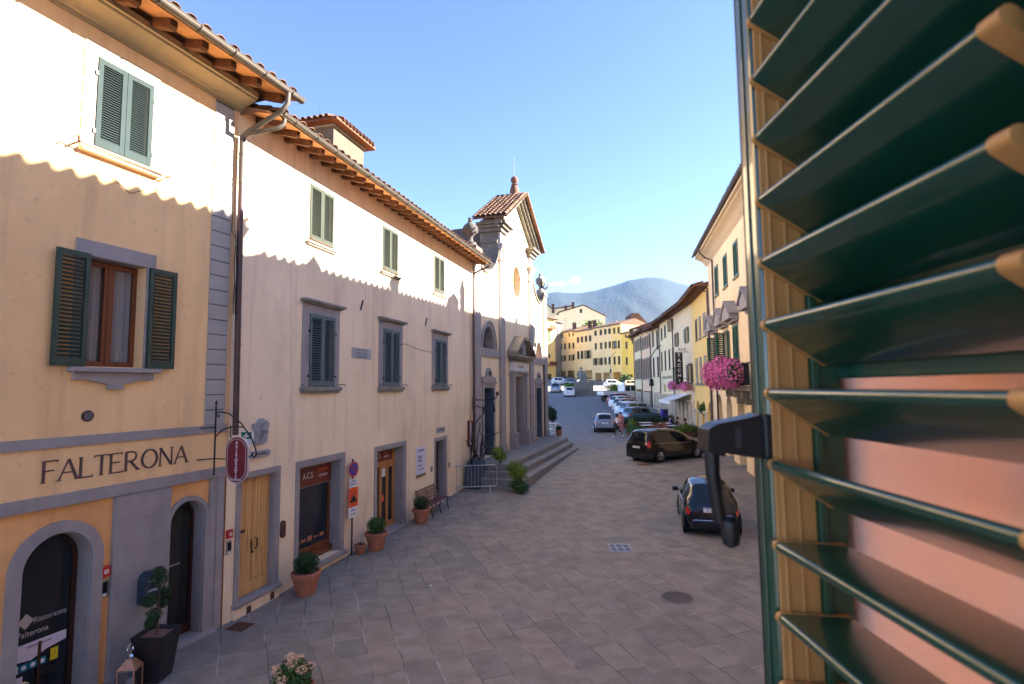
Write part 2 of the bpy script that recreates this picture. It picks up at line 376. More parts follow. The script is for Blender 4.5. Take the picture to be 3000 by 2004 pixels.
def leaves(mb, c, rad, n, size, shell=.5, squash=None):
    """many small leaf faces through an ellipsoid"""
    c=Vector(c)
    for _ in range(n):
        d=Vector((rnd.gauss(0,1),rnd.gauss(0,1),rnd.gauss(0,1))).normalized()
        t=shell+(1-shell)*rnd.random()**.6
        t*=1+.12*math.sin(d.x*5+c.x*3)*math.cos(d.z*6+c.y)
        p=c+Vector((d.x*rad[0],d.y*rad[1],d.z*rad[2]))*t
        a=Vector((rnd.gauss(0,1),rnd.gauss(0,1),rnd.gauss(0,1))).normalized()
        b=a.cross(d); 
        if b.length<.05: continue
        b.normalize(); s=size*rnd.uniform(.6,1.3)
        mb.add([p-a*s*.9,p+b*s*.45+d*s*.15,p+a*s*.9,p-b*s*.45+d*s*.15],[(0,1,2,3)])
    return mb
def blob(mb, c, rad, n1=8, n2=12):
    vs=[];fs=[]
    for i in range(n1+1):
        for k in range(n2):
            th=PI*i/n1; ph=2*PI*k/n2; q=1+.08*math.sin(3*ph+c[0]*5)*math.sin(2*th)
            vs.append((c[0]+rad[0]*math.sin(th)*math.cos(ph)*q,c[1]+rad[1]*math.sin(th)*math.sin(ph)*q,c[2]+rad[2]*math.cos(th)))
    for i in range(n1):
        for k in range(n2):
            a=i*n2+k;b=i*n2+(k+1)%n2; fs.append((a,a+n2,b+n2,b))
    return mb.add(vs,fs)

# ---------------------------------------------------------------- frames
CAMZ=4.5
A0=Vector((-5.5486,11.1184,0)); A2=Vector((-1.7884,24.8634,0))
AZ1,AZ2,AZC=R(19.5),R(15.3),R(17)
def rz_of(az): return PI/2-az
def fpt(A,az,x,y,z=0.0):
    X=Vector((math.sin(az),math.cos(az),0)); Y=Vector((-X.y,X.x,0)); return Vector(A)+X*x+Y*y+Vector((0,0,z))
PROF=[(-60,0),(12,0),(15,.05),(20,.12),(24,.27),(30,.45),(36,.55),(44,.7),(52,1.05),(60,1.4),(82,2.9),(100,3.6),(130,4.8),(145,6.3),(158,7.9),(200,9.8),(300,12),(900,14)]
def gz(y):
    if y<=PROF[0][0]: return PROF[0][1]
    for (a,b),(c,d) in zip(PROF,PROF[1:]):
        if y<=c: return b+(d-b)*(y-a)/(c-a)
    return PROF[-1][1]

# ---------------------------------------------------------------- window prototypes
def leaf_mesh(w, h, m, n, t=.035, fr=.06, tilt=38, key={}):
    k=('leaf',w,h,m.name,n,t,fr)
    if k in key: return key[k]
    mb=MB(); fr=min(fr,w*.2)
    mb.box(0,0,0,fr,t,h); mb.box(w-fr,0,0,w,t,h); mb.box(fr,0.002,0,w-fr,t-.002,fr*1.8); mb.box(fr,0.002,h-fr*1.2,w-fr,t-.002,h)
    z0=fr*1.8; z1=h-fr*1.2; p=(z1-z0)/n
    for i in range(n):
        zc=z0+(i+.5)*p
        mb.obox((w/2,t/2,zc),(w-2*fr,p*.95,.007 if p<.1 else p*.12),(R(tilt),0,0))
    me=mb.mesh('shutter',m); key[k]=me; return me

def shutters_closed(win,x0,x1,z0,z1,y,m,n=24,fr=.06,thick=.035):
    w=(x1-x0)/2-.004; me=leaf_mesh(round(w,3),round(z1-z0,3),m,n,thick,fr)
    a=inst(me,'shutter',win,(x0,y,z0)); b=inst(me,'shutter',win,(x1-w,y,z0)); return a,b
def shutter_open(win,xh,side,z0,z1,w,y,m,n=18,ang=170,fr=.05):
    """leaf hinged at xh folded back against the wall; side -1 = left leaf"""
    me=leaf_mesh(round(w,3),round(z1-z0,3),m,n,.035,fr)
    if side<0: return inst(me,'shutter',win,(xh,y,z0),(0,0,R(ang)))
    return inst(me,'shutter',win,(xh+.035*math.sin(R(ang)),y-.035,z0),(0,0,R(180-ang))) 
def shutter_flat(win,x,z0,z1,w,y,m,n=18,ang=0,fr=.05):
    me=leaf_mesh(round(w,3),round(z1-z0,3),m,n,.04,fr)
    return inst(me,'shutter',win,(x,y,z0),(0,0,R(ang)))

# ================================================================ left: restaurant house
B1=thing('restaurant_house','ochre plastered restaurant house with arched glass doors, at the left edge','house',A0,rz_of(AZ1))
mb=MB(); up_h=rect(-2.98,8.38,-2.10,9.78); lo_h=rect(-2.97,4.89,-2.05,6.60)
wall(mb,[(-9,2.84),(-.15,2.84),(-.15,10.5),(-9,10.5)],[up_h,lo_h],0,.30)
mb.box(-9,.9,-.5,-.16,7,10.4)
mb.quad((-.15,0,-.5),(-.15,.9,-.5),(-.15,.9,10.5),(-.15,0,10.5))
wl1=mb.build('upper_wall',M['plaster_ochre'],B1)
mb=MB(); wall(mb,[(-9,-.5),(-.15,-.5),(-.15,2.86),(-9,2.86)],[archpts(-3.15,.46,-.4,2.0),archpts(-1.04,.36,-.02,2.15)],.04,.32)
mb.build('ground_floor_wall',M['plaster_orange'],B1)
# stone bands, piers
mb=MB(); mb.box(-9,-.035,3.69,-.30,.0,3.84); mb.box(-9,-.05,2.84,-.31,.05,3.02)
mb.build('stone_band',M['stone'],B1,bevel=.006)
mb=MB(); mb.box(-2.39,-.03,-.5,-1.42,.05,2.838)
mb.build('stone_pier',M['stone'],B1,bevel=.006)
mb=MB(); mb.box(-.60,-.012,-.5,-.46,.05,2.838); mb.box(-.458,-.035,-.5,-.30,.05,2.838)
mb.build('stone_pier',M['stone'],B1,bevel=.006)
mb=MB()
for z in (.35,.8,1.22,1.62,2.05,2.46): mb.box(-2.385,-.034,z,-1.425,-.0285,z+.008)
for z,xs in ((.8,(-2.05,)),(1.22,(-1.75,)),(1.62,(-2.1,)),(.35,(-1.7,)),(2.05,(-1.8,))):
    for x in xs: mb.box(x,-.034,z+.01,x+.008,-.0285,z+.38)
mb.build('mortar_joint',mat('pale_mortar',(.34,.33,.32),bump=0),B1)
# archivolts
def arch_ring(name,xc,hi,ho,z0,zs,parent,mt,y0=-.02,y1=.06,n=18):
    inn=[(xc-hi,z0)]+[(xc-hi*math.cos(PI*k/n),zs+hi*math.sin(PI*k/n)) for k in range(n+1)]+[(xc+hi,z0)]
    out=[(xc-ho,z0)]+[(xc-ho*math.cos(PI*k/n),zs+ho*math.sin(PI*k/n)) for k in range(n+1)]+[(xc+ho,z0)]
    return ring(MB(),inn,out,y0,y1).build(name,mt,parent)
arch_ring('arch_surround',-3.15,.458,.62,-.4,2.0,B1,M['stone'])
arch_ring('arch_surround',-1.04,.358,.44,.05,2.15,B1,M['stone'],y0=-.005)
# stone reveals of arches
def reveal(xc,hw,z0,zs,y0,y1,parent,mt):
    h=archpts(xc,hw,z0,zs,18)[::1]; mb=MB(); n=len(h)
    P=[(xc-hw,z0)]+[(xc-hw*math.cos(PI*k/18),zs+hw*math.sin(PI*k/18)) for k in range(19)]+[(xc+hw,z0)]
    Q=[(x if abs(x-xc)<hw*.999 else x, z) for x,z in P]
    inn=[((x-xc)*.985+xc,z0+(z-z0)*.992) for x,z in P]
    return ring(mb,inn,P,y0,y1).build('arch_reveal',mt,parent)
reveal(-3.15,.456,-.4,2.0,.065,.40,B1,M['stone']); reveal(-1.04,.356,.05,2.15,.065,.34,B1,M['stone'])
# restaurant door
dr=MB(); P=archpts(-3.15,.45,-.4,2.0,18)
inn=[(-3.15-.38,-.38)]+[(-3.15-.38*math.cos(PI*k/14),2.0+.38*math.sin(PI*k/14)) for k in range(15)]+[(-3.15+.38,-.38)]
out=[(-3.15-.45,-.4)]+[(-3.15-.45*math.cos(PI*k/14),2.0+.45*math.sin(PI*k/14)) for k in range(15)]+[(-3.15+.45,-.4)]
ring(dr,inn,out,.30,.36); dr.box(-3.53,.30,-.2,-2.77,.35,-.1); dr.box(-3.17,.305,-.4,-3.13,.35,.9)
dr1=dr.build('door',M['wood_dark'],B1)
mb=MB(); mb.prism(archpts(-3.15,.40,-.3,2.0,14),.325,.33); mb.build('pane',M['glass'],dr1)
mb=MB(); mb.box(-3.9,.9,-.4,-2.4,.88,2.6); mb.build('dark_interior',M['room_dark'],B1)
# lettering and stickers on the door
text('Ristorante',.115,M['sign_silver'],dr1,(-3.03,.318,1.22),sx=.9)
text('Falterona',.115,M['sign_silver'],dr1,(-3.24,.318,1.06),sx=.9)
mb=MB(); mb.prism([(-3.44,1.24),(-3.34,1.13),(-3.24,1.24),(-3.34,1.35)],.3185,.3205); lg=mb.build('sticker',M['sign_silver'],dr1)
mb=MB(); mb.prism([(-3.52,.93),(-2.8,.93),(-2.8,.80),(-3.05,.76),(-3.25,.68),(-3.52,.72)],.316,.319); mb.build('sticker',M['paper'],dr1)
text('ORARIO APERTURA',.035,M['letter'],dr1,(-3.15,.3145,.87))
for k in range(4):
    mb=MB(); mb.prism(rect(-3.5+k*.115,.56,-3.40+k*.115,.66),.317,.319); st=mb.build('sticker',M['teal_sign' if k else 'paper'],dr1)
    mb=MB(); mb.lathe([(.03,0),(.03,.001)],(-3.45+k*.115,.315,.61),12,'y'); mb.build('emblem',M['white_paint' if k else 'blue_sign'],dr1)
mb=MB(); mb.prism(rect(-3.5,.38,-3.34,.50),.317,.319); mb.build('sticker',M['paper'],dr1)
mb=MB(); mb.prism(rect(-3.0,.56,-2.90,.73),.317,.319); mb.build('sticker',M['yellow_sign'],dr1)
text('I',.06,M['letter'],dr1,(-2.95,.3145,.66))
# second arched window door
mb=MB(); inn=[(-1.04-.30,.22)]+[(-1.04-.30*math.cos(PI*k/14),2.13+.30*math.sin(PI*k/14)) for k in range(15)]+[(-1.04+.30,.22)]
out=[(-1.04-.355,.06)]+[(-1.04-.355*math.cos(PI*k/14),2.13+.355*math.sin(PI*k/14)) for k in range(15)]+[(-1.04+.355,.06)]
ring(mb,inn,out,.28,.34); mb.box(-1.395,.28,.06,-.685,.34,.22)
dr2=mb.build('door',M['wood_dark'],B1)
mb=MB(); mb.prism(archpts(-1.04,.31,.2,2.13,14),.305,.31); mb.build('pane',M['glass'],dr2)
text('ristorante',.06,M['sign_silver'],dr2,(-1.06,.30,1.35))
mb=MB(); mb.box(-1.6,-.12,-.05,-.46,.32,.055); mb.build('doorstep',M['stone'],B1,bevel=.01)
# quoins
mb=MB(); z=3.846
while z<10.2:
    h=min(.283,10.26-z); mb.box(-.80,-.022,z,-.34,.0,z+h-.012); z+=.29
mb.build('quoin_block',M['stone_quoin'],B1,bevel=.006)
mb=MB(); mb.box(-.79,-.009,3.85,-.35,.0,10.25); mb.build('quoin_joint',M['joint'],B1)
# upper window
w=MB(); ring(w,[(-2.99,8.37),(-2.99,9.79),(-2.09,9.79),(-2.09,8.37),(-2.99,8.37)],[(-3.2,8.27),(-3.2,10.02),(-1.96,10.02),(-1.96,8.27),(-3.2,8.27)],-.02,.01)
w1=w.build('window',M['plaster_window'],B1)
shutters_closed(w1,-3.0,-2.08,8.36,9.81,-.04,M['shut_grey'],n=30,fr=.075,thick=.04)
mb=MB(); 
for x in (-3.02,-2.06):
    for z in (8.55,9.5): mb.box(x-.02,-.045,z,x+.02,-.005,z+.07)
mb.build('hinge',M['iron'],w1)
mb=MB(); mb.box(-3.22,-.12,8.20,-1.93,.0,8.262); mb.build('sill',M['plaster_window'],w1,bevel=.01)
mb=MB(); mb.tube([(-3.3,-.15,8.27),(-1.8,-.15,8.25)],.013); mb.tube([(-3.3,-.15,8.27),(-3.36,-.22,8.33),(-3.42,-.22,8.26)],.012); mb.tube([(-3.3,0,8.25),(-3.3,-.2,8.27)],.015); mb.tube([(-1.85,0,8.22),(-1.85,-.2,8.25),(-1.76,-.22,8.3)],.012)
mb.tube([(-3.26,-.05,8.2),(-3.1,-.03,8.02),(-2.7,-.02,7.95),(-2.4,-.02,7.78),(-2.0,-.02,8.02),(-1.9,-.02,8.0)],.006,6)
mb.build('clothes_rail',M['iron_rust'],w1)
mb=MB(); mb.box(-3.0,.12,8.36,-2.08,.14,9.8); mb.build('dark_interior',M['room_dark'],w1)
# lower window, open shutters
w=MB(); w.box(-3.17,-.035,6.60,-1.90,.0,6.84); w.box(-3.17,-.034,4.88,-2.972,.0,6.598); w.box(-2.048,-.034,4.88,-1.9,.0,6.598)
w.box(-2.048,.002,4.89,-2.03,.28,6.6); w.box(-2.99,.002,4.89,-2.972,.28,6.6); w.box(-2.97,.002,6.595,-2.05,.28,6.615)
w2=w.build('window',M['stone'],B1,bevel=.005)
mb=MB(); mb.box(-3.2,-.15,4.80,-1.80,.26,4.872); mb.build('sill',M['stone'],w2,bevel=.012)
mb=MB(); mb.prism([(-3.13,4.798),(-1.88,4.798),(-1.88,4.68),(-2.06,4.68),(-2.38,4.61),(-2.38,4.53),(-2.62,4.53),(-2.62,4.61),(-2.95,4.68),(-3.13,4.68)],-.07,0); mb.build('sill_bracket',M['stone'],w2,bevel=.006)
shutter_flat(w2,-3.46,4.88,6.62,.48,-.10,M['shut_dark'],n=25,ang=3,fr=.07)
shutter_flat(w2,-2.02,4.88,6.60,.49,-.075,M['shut_dark'],n=25,ang=-2,fr=.07)
mb=MB()
for x0,x1 in ((-2.97,-2.52),(-2.50,-2.05)):
    ring(mb,[(x0+.07,4.98),(x0+.07,6.5),(x1-.07,6.5),(x1-.07,4.98),(x0+.07,4.98)],[(x0,4.9),(x0,6.58),(x1,6.58),(x1,4.9),(x0,4.9)],.2,.26)
mb.box(-2.54,.185,4.9,-2.48,.2,6.58)
mb.build('casement',M['wood_brown'],w2,bevel=.008)
mb=MB(); mb.box(-2.92,.228,4.96,-2.57,.232,6.52); mb.box(-2.46,.228,4.96,-2.1,.232,6.52); mb.build('pane',M['glass_clear'],w2)
def curtain(mb,x0,x1,z0,z1,y,amp=.02,n=60,fl=9):
    for i in range(n):
        a=x0+(x1-x0)*i/n; b=x0+(x1-x0)*(i+1)/n
        ya=y+amp*math.sin(a*fl*7)+amp*.5*math.sin(a*31); yb=y+amp*math.sin(b*fl*7)+amp*.5*math.sin(b*31)
        mb.quad((a,ya,z0),(b,yb,z0),(b,yb,z1),(a,ya,z1))
mb=MB(); curtain(mb,-2.95,-2.6,4.92,6.56,.28); curtain(mb,-2.47,-2.12,4.92,6.56,.28); mb.build('curtain',M['curtain'],w2,smooth=True)
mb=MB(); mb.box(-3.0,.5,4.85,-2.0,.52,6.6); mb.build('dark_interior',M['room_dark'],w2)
# eaves: cove cornice, timber, tiles, gutter
prof=[(0,10.26),(.05,10.27),(.055,10.31),(.10,10.32),(.13,10.36),(.2,10.40),(.30,10.43),(.38,10.46),(.40,10.50),(.44,10.505),(.44,10.62),(0,10.62)]
mb=MB(); n=len(prof)
mb.add([(-9,-o,z) for o,z in prof]+[(-.15,-o,z) for o,z in prof],[(i,(i+1)%n,(i+1)%n+n,i+n) for i in range(n)]+[tuple(range(n))[::-1],tuple(range(n,2*n))])
mb.build('cornice',mat('cornice_stucco',(.32,.25,.15),var=.08,bump=.1),B1,smooth=True,ang=25)
sl=math.tan(R(16))
def eave(parent,x0,x1,o_e,z_e,wall_o,rafter_p,rw,rh,y_in,nrow=2,pitch=.28,name_r='rafter'):
    """roof underside, rafters, tile edge. o_e overhang, z_e underside height at the edge"""
    cs=Vector((0,1,sl)).normalized()
    mb=MB(); 
    y0=-o_e; 
    mb.add([(x0,y0,z_e),(x1,y0,z_e),(x1,y_in,z_e+sl*(y_in+o_e)),(x0,y_in,z_e+sl*(y_in+o_e)),
            (x0,y0,z_e+.035),(x1,y0,z_e+.035),(x1,y_in,z_e+.035+sl*(y_in+o_e)),(x0,y_in,z_e+.035+sl*(y_in+o_e))],
           [(0,3,2,1),(4,5,6,7),(0,1,5,4),(1,2,6,5),(2,3,7,6),(3,0,4,7)])
    mb.build('soffit',M['tile_under'],parent)
    zt=z_e-.003; a=-o_e+.10; b=-wall_o+.02; za=zt+sl*(a+o_e); zb=zt+sl*(b+o_e)
    mb=MB(); mb.add([(0,a,za-rh*.75),(rw,a,za-rh*.75),(rw,a,za),(0,a,za),(0,a+.07,za-rh),(rw,a+.07,za-rh),
                (0,b,zb-rh),(rw,b,zb-rh),(rw,b,zb),(0,b,zb)],
               [(0,1,2,3),(0,4,5,1),(4,6,7,5),(3,2,8,9),(0,3,9,6,4),(1,5,7,8,2),(6,9,8,7)])
    rme=mb.mesh(name_r,M['wood_rafter']); x=x0+rafter_p*.6
    while x<x1-rw:
        inst(rme,name_r,parent,(x,0,0)); x+=rafter_p*rnd.uniform(.97,1.03)
    mb=MB(); tiles(mb,(x0,-o_e-.05,z_e+.085-sl*.05),(1,0,0),cs,int((x1-x0)/pitch),nrow,pitch=pitch,w=pitch*.31)
    mb.build('roof_tiles',M['tile'],parent)
def gutter(parent,pts,r,hook=.7,mt='gutter',brack=True):
    mb=MB(); (x0,y0,z0),(x1,y1,z1)=pts; n=10; vs=[]
    for x,y,z in pts:
        for k in range(n+1):
            a=PI+PI*k/n; vs.append((x,y+r*math.cos(a),z+r*math.sin(a)))
        for k in range(n+1):
            a=2*PI-PI*k/n; vs.append((x,y+(r-.008)*math.cos(a),z+(r-.008)*math.sin(a)+.004))
    m=2*(n+1); mb.add(vs,[(i,(i+1)%m,(i+1)%m+m,i+m) for i in range(m)]+[tuple(range(m)),tuple(range(2*m-1,m-1,-1))])
    mb.tube([(x0,y0-r,z0),(x1,y1-r,z1)],.012,6)
    g=mb.build('gutter',M[mt],parent,smooth=True)
    if brack:
        mb=MB(); L=x1-x0; k=int(L/hook)
        for i in range(k+1):
            t=(i+.5)/(k+1); x=x0+L*t; y=y0+(y1-y0)*t; z=z0+(z1-z0)*t
            mb.tube([(x,y-r-.012,z+.03)]+[(x,y+(r+.01)*math.cos(PI+PI*q/8),z+(r+.01)*math.sin(PI+PI*q/8)) for q in range(9)]+[(x,y+r+.01,z+.05)],.011,5)
        mb.build('gutter_bracket',M[mt],g)
    return g
eave(B1,-9,.30,1.0,10.56,.44,.62,.13,.15,2.5,nrow=3,pitch=.30,name_r='rafter')
gutter(B1,[(-9,-1.09,10.64),(.38,-1.09,10.61)],.085,hook=.75)
mb=MB(); mb.tube([(-.04,-1.10,10.56),(-.03,-1.08,10.34),(-.08,-.98,10.17),(-.22,-.28,9.80),(-.24,-.12,9.68)],.05,12)
mb.build('downpipe',M['gutter'],B1,smooth=True)

# ================================================================ left: long cream house
B2=thing('parish_house','long cream plastered house between the ochre restaurant and the church','house',A0,rz_of(AZ2))
D1=rect(.13,.25,1.17,2.70); D2=rect(1.98,.30,3.73,2.67); D3=rect(5.60,.10,7.36,2.64); D4=rect(9.97,.25,10.97,2.52)
UW=[(2.15,3.17),(5.80,6.83),(9.80,10.80)]; LW=[(2.22,3.27),(5.90,6.95),(9.90,10.95)]
mb=MB()
wall(mb,[(-.25,-.5),(14.28,-.5),(14.28,10.45),(-.25,10.45)],[D1,D2,D3,D4]+[rect(a+.03,8.22,b-.03,9.58) for a,b in UW]+[rect(a+.02,4.60,b-.02,6.34) for a,b in LW],0,.42)
mb.box(-.25,.95,-.5,14.27,8,10.4)
mb.quad((14.28,0,-.5),(14.28,.95,-.5),(14.28,.95,10.45),(14.28,0,10.45))
mb.build('wall',M['plaster_cream'],B2)
for i,(a,b) in enumerate(UW):
    w=MB(); ring(w,[(a,8.19),(a,9.61),(b,9.61),(b,8.19)],[(a-.03,8.19),(a-.03,9.64),(b+.03,9.64),(b+.03,8.19)],-.012,.005)
    wn=w.build('window',M['plaster_window'],B2)
    shutters_closed(wn,a+.005,b-.005,8.20,9.60,-.035,M['shut_pale'],n=20,fr=.07,thick=.04)
    mb=MB(); mb.box(a-.12,-.11,8.09,b+.12,0,8.135); mb.box(a-.09,-.07,8.05,b+.09,0,8.088); mb.build('sill',M['stone_light'],wn,bevel=.008)
    mb=MB(); mb.tube([(a-.2,-.14,8.18),(b+.2,-.14,8.17)],.009,6)
    for x in (a-.1,b+.12): mb.tube([(x,0,8.12),(x,-.17,8.18),(x+(.06 if x>a else -.06),-.2,8.24)],.009,6)
    mb.build('clothes_rail',M['iron_rust'],wn)
    mb=MB(); mb.box(a,.1,8.2,b,.12,9.6); mb.build('dark_interior',M['room_dark'],wn)
for i,(a,b) in enumerate(LW):
    w=MB(); w.box(a-.26,-.03,6.36,b+.24,0,6.585); w.box(a-.26,-.03,4.56,a+.0,.0,6.358); w.box(b+.0,-.03,4.56,b+.24,0,6.358)
    wn=w.build('window',M['stone'],B2,bevel=.006)
    mb=MB(); mb.box(a-.30,-.10,6.59,b+.30,0,6.63); mb.box(a-.34,-.16,6.632,b+.36,0,6.70); mb.build('lintel_cornice',M['stone_rough'],wn,bevel=.012)
    mb=MB(); mb.box(a-.30,-.12,4.46,b+.27,0,4.555); mb.box(a-.26,-.08,4.40,b+.23,0,4.458); mb.build('sill',M['stone_rough'],wn,bevel=.014)
    shutters_closed(wn,a,b,4.575,6.35,-.06,M['shut_teal'],n=25,fr=.07,thick=.04)
    mb=MB(); mb.box(a,.1,4.6,b,.12,6.35); mb.build('dark_interior',M['room_dark'],wn)
    mb=MB()
    for x in (a-.02,b+.02):
        for z in (4.8,5.9): mb.box(x-.03,-.07,z,x+.03,-.025,z+.05)
    mb.tube([(b+.2,0,4.6),(b+.33,-.14,4.63),(b+.38,-.14,4.58)],.012,6); mb.tube([(a-.2,0,4.6),(a-.33,-.14,4.63)],.012,6)
    mb.build('hinge',M['iron'],wn)
def doorframe(x0,x1,xi0,xi1,zt,zi,z0,name='door_frame',proud=.03,y1=.41,parent=B2):
    mb=MB(); mb.box(x0,-proud,zi,x1,0,zt); mb.box(x0,-proud,z0,xi0,0,zi-.002); mb.box(xi1,-proud,z0,x1,0,zi-.002)
    mb.box(xi0-.004,.002,z0,xi0+.03,y1,zi); mb.box(xi1-.03,.002,z0,xi1+.004,y1,zi); mb.box(xi0+.03,.002,zi-.03,xi1-.03,y1,zi+.004)
    return mb.build(name,M['stone'],parent,bevel=.006)
doorframe(0,1.30,.13,1.17,2.82,2.70,.29); doorframe(1.84,3.87,1.98,3.73,2.82,2.67,.29); doorframe(5.45,7.52,5.60,7.36,2.78,2.64,.12); doorframe(9.85,11.09,9.97,10.97,2.64,2.52,.2)
mb=MB(); mb.box(-.03,-.10,.20,1.34,.38,.29); mb.build('doorstep',M['stone'],B2,bevel=.01)
mb=MB(); mb.box(.0,-.06,-.4,1.30,0,.198); mb.build('doorstep',M['plaster_cream'],B2)
mb=MB(); mb.box(.32,-.065,-.02,.45,-.055,.14); mb.box(1.02,-.065,.02,1.14,-.055,.17); mb.build('vent',M['iron_rust'],B2)
mb=MB(); mb.box(1.80,-.11,.16,3.90,.38,.28); mb.build('doorstep',M['stone'],B2,bevel=.01)
mb=MB(); mb.box(5.4,-.14,-.1,7.55,.38,.13); mb.build('doorstep',M['stone'],B2,bevel=.01)
# wooden double door
mb=MB(); n=11; x=.165; bw=(1.14-.165)/n
for k in range(n):
    mb.box(x+.003,.13+rnd.uniform(0,.004),.55,x+bw-.003,.17,2.665); x+=bw
mb.box(.163,.12,.30,1.142,.172,.545); mb.box(.646,.118,.55,.658,.13,2.66)
d=mb.build('door',M['wood_door'],B2,bevel=.004)
mb=MB(); mb.box(.16,.10,1.58,.40,.12,1.64); mb.build('strap_hinge',M['iron_rust'],d)
mb=MB(); mb.tube([(.60,.11,1.38),(.57,.08,1.34),(.57,.08,1.22),(.61,.11,1.18)],.012,6); mb.tube([(.70,.11,1.40),(.74,.08,1.38),(.74,.08,1.2),(.70,.11,1.17)],.012,6); mb.box(.62,.1,1.10,.66,.12,1.15); mb.build('handle',M['iron'],d)
# shop window A.C.S.
mb=MB(); mb.box(2.01,.30,.46,3.70,.37,.62); mb.box(2.01,.30,.62,2.08,.37,2.10); mb.box(3.60,.30,.62,3.70,.37,2.10); mb.box(2.01,.28,2.10,3.70,.37,2.64); mb.box(2.01,.22,.28,3.70,.38,.46)
sw=mb.build('shop_window',M['wood_brown'],B2,bevel=.008)
mb=MB(); mb.box(2.04,.268,2.14,3.66,.279,2.60); mb.build('sign_board',M['fascia_red'],sw)
text('A.C.S.',.21,M['paper'],sw,(2.70,.265,2.36),sx=.85)
text('ASSOCIAZIONE',.085,M['orange_sign'],sw,(3.32,.265,2.44),sx=.8); text('CULTURALE',.085,M['paper'],sw,(3.32,.265,2.30),sx=.8)
mb=MB(); mb.box(2.08,.33,.62,3.60,.336,2.10); mb.build('pane',M['glass_shop'],sw)
mb=MB(); mb.box(1.98,.295,2.085,3.7,.30,2.105); mb.build('trim',M['marble'],sw)
mb=MB(); curtain(mb,2.1,3.58,.65,2.08,.42,.015); mb.build('curtain',mat('shop_curtain',(.20,.17,.20),var=.4,scale=1.6,stretch=(9,9,.6),bump=0),sw)
mb=MB()
for k in range(5): mb.box(2.3+k*.25,.325,.74+.02*(k%2),2.48+k*.25,.329,.80+.03*(k%3))
mb.build('sticker',mat('orange_print',(.45,.15,.08),var=.3,scale=30,bump=0),sw)
# glazed door A.C.S.
mb=MB(); mb.box(5.63,.30,2.20,7.33,.38,2.62); mb.box(5.63,.30,.12,5.70,.38,2.2); mb.box(7.26,.30,.12,7.33,.38,2.2); mb.box(6.30,.29,.12,6.42,.38,2.2); mb.box(5.70,.30,2.06,7.26,.38,2.2)
gd=mb.build('door',M['wood_light'],B2,bevel=.006)
mb=MB(); mb.box(5.66,.275,2.23,7.1,.299,2.60); mb.build('sign_board',M['fascia_red'],gd)
text('A.C.S.',.2,M['paper'],gd,(6.15,.272,2.41),sx=.8); text('CIRCOLO',.08,M['orange_sign'],gd,(6.7,.272,2.46),sx=.9); text('SPORTIVO',.08,M['paper'],gd,(6.7,.272,2.35),sx=.9)
mb=MB(); 
for x0,x1 in ((6.42,6.84),(6.84,7.26)): ring(mb,[(x0+.08,.3),(x0+.08,1.98),(x1-.08,1.98),(x1-.08,.3),(x0+.08,.3)],[(x0,.13),(x0,2.06),(x1,2.06),(x1,.13),(x0,.13)],.31,.36)
mb.build('door_leaf',M['wood_light'],gd,bevel=.004)
mb=MB(); mb.box(5.70,.335,.13,6.30,.341,2.06); mb.box(6.5,.335,.3,6.76,.341,1.98); mb.box(6.92,.335,.3,7.18,.341,1.98); mb.build('pane',M['glass_shop'],gd)
mb=MB(); mb.box(5.75,.328,1.70,5.95,.332,1.95); mb.box(6.52,.328,1.72,6.74,.332,1.98); mb.build('notice',M['white_paint'],gd)
mb=MB(); mb.box(6.52,.326,.95,6.66,.332,1.15); mb.build('notice',M['orange_sign'],gd)
# small dark door
mb=MB(); mb.box(10.0,.30,.26,10.94,.34,2.49)
for zz in (.45,1.45):
    for xx in (10.08,10.53): mb.box(xx,.275,zz,xx+.35,.30,zz+.85)
mb.build('door',M['wood_dark'],B2,bevel=.006)
mb=MB(); mb.box(1.9,.93,.3,3.8,.948,2.7); mb.box(5.5,.93,.1,7.4,.948,2.7); mb.build('dark_interior',M['room_shop'],B2)
# eaves
eave(B2,-.05,14.45,.80,10.155,-.02,.475,.10,.13,3.4,nrow=3,pitch=.30)
gutter(B2,[(.0,-.87,10.225),(14.5,-.87,10.205)],.068,hook=.8)
mb=MB(); mb.tube([(.05,-.88,10.11),(.05,-.87,10.0),(-.02,-.78,9.90),(-.24,-.25,9.74),(-.25,-.13,9.66),(-.25,-.12,8.9)],.045,12)
mb.build('downpipe',M['gutter'],B2,smooth=True)
mb=MB(); mb.tube([(-.25,-.12,9.70),(-.25,-.12,8.7)],.062,14); mb.build('downpipe',M['gutter'],B2,smooth=True)
mb=MB(); mb.tube([(-.25,-.12,8.72),(-.19,-.12,3.62)],.058,14)
for z in (9.3,7.2,5.4): mb.tube([(-.25+(.06*(8.7-z)/5 if z<8.7 else 0),-.12,z),(-.25+(.06*(8.7-z)/5 if z<8.7 else 0),-.12,z+.03)],.068,14)
mb.build('downpipe',M['pipe_brown'],B2,smooth=True)
mb=MB(); mb.tube([(14.1,-.88,10.1),(14.08,-.86,10.0),(14.0,-.5,9.85),(13.98,-.14,9.68),(13.99,-.12,9.4)],.045,10); mb.tube([(13.99,-.12,9.45),(14.02,-.12,.3)],.052,12)
mb.build('downpipe',M['pipe_brown'],B2,smooth=True)
mb=MB()
for j in range(3):
    pts=[(-.33+.02*j+.012*math.sin(k*1.3+j),-.10-.02*j,7.7-.17*k) for k in range(11)]; mb.tube(pts,.009,5)
mb.tube([(-.36,-.03,8.7),(-.36,-.03,7.7),(-.3,-.1,7.5)],.008,5)
mb.build('cable',M['rubber'],B2)
mb=MB(); mb.tube([(7.1,-.03,5.95),(7.3,-.06,5.98),(8.4,-.06,5.86),(9.7,-.06,5.82)],.008,5); mb.build('cable',M['rubber'],B2)
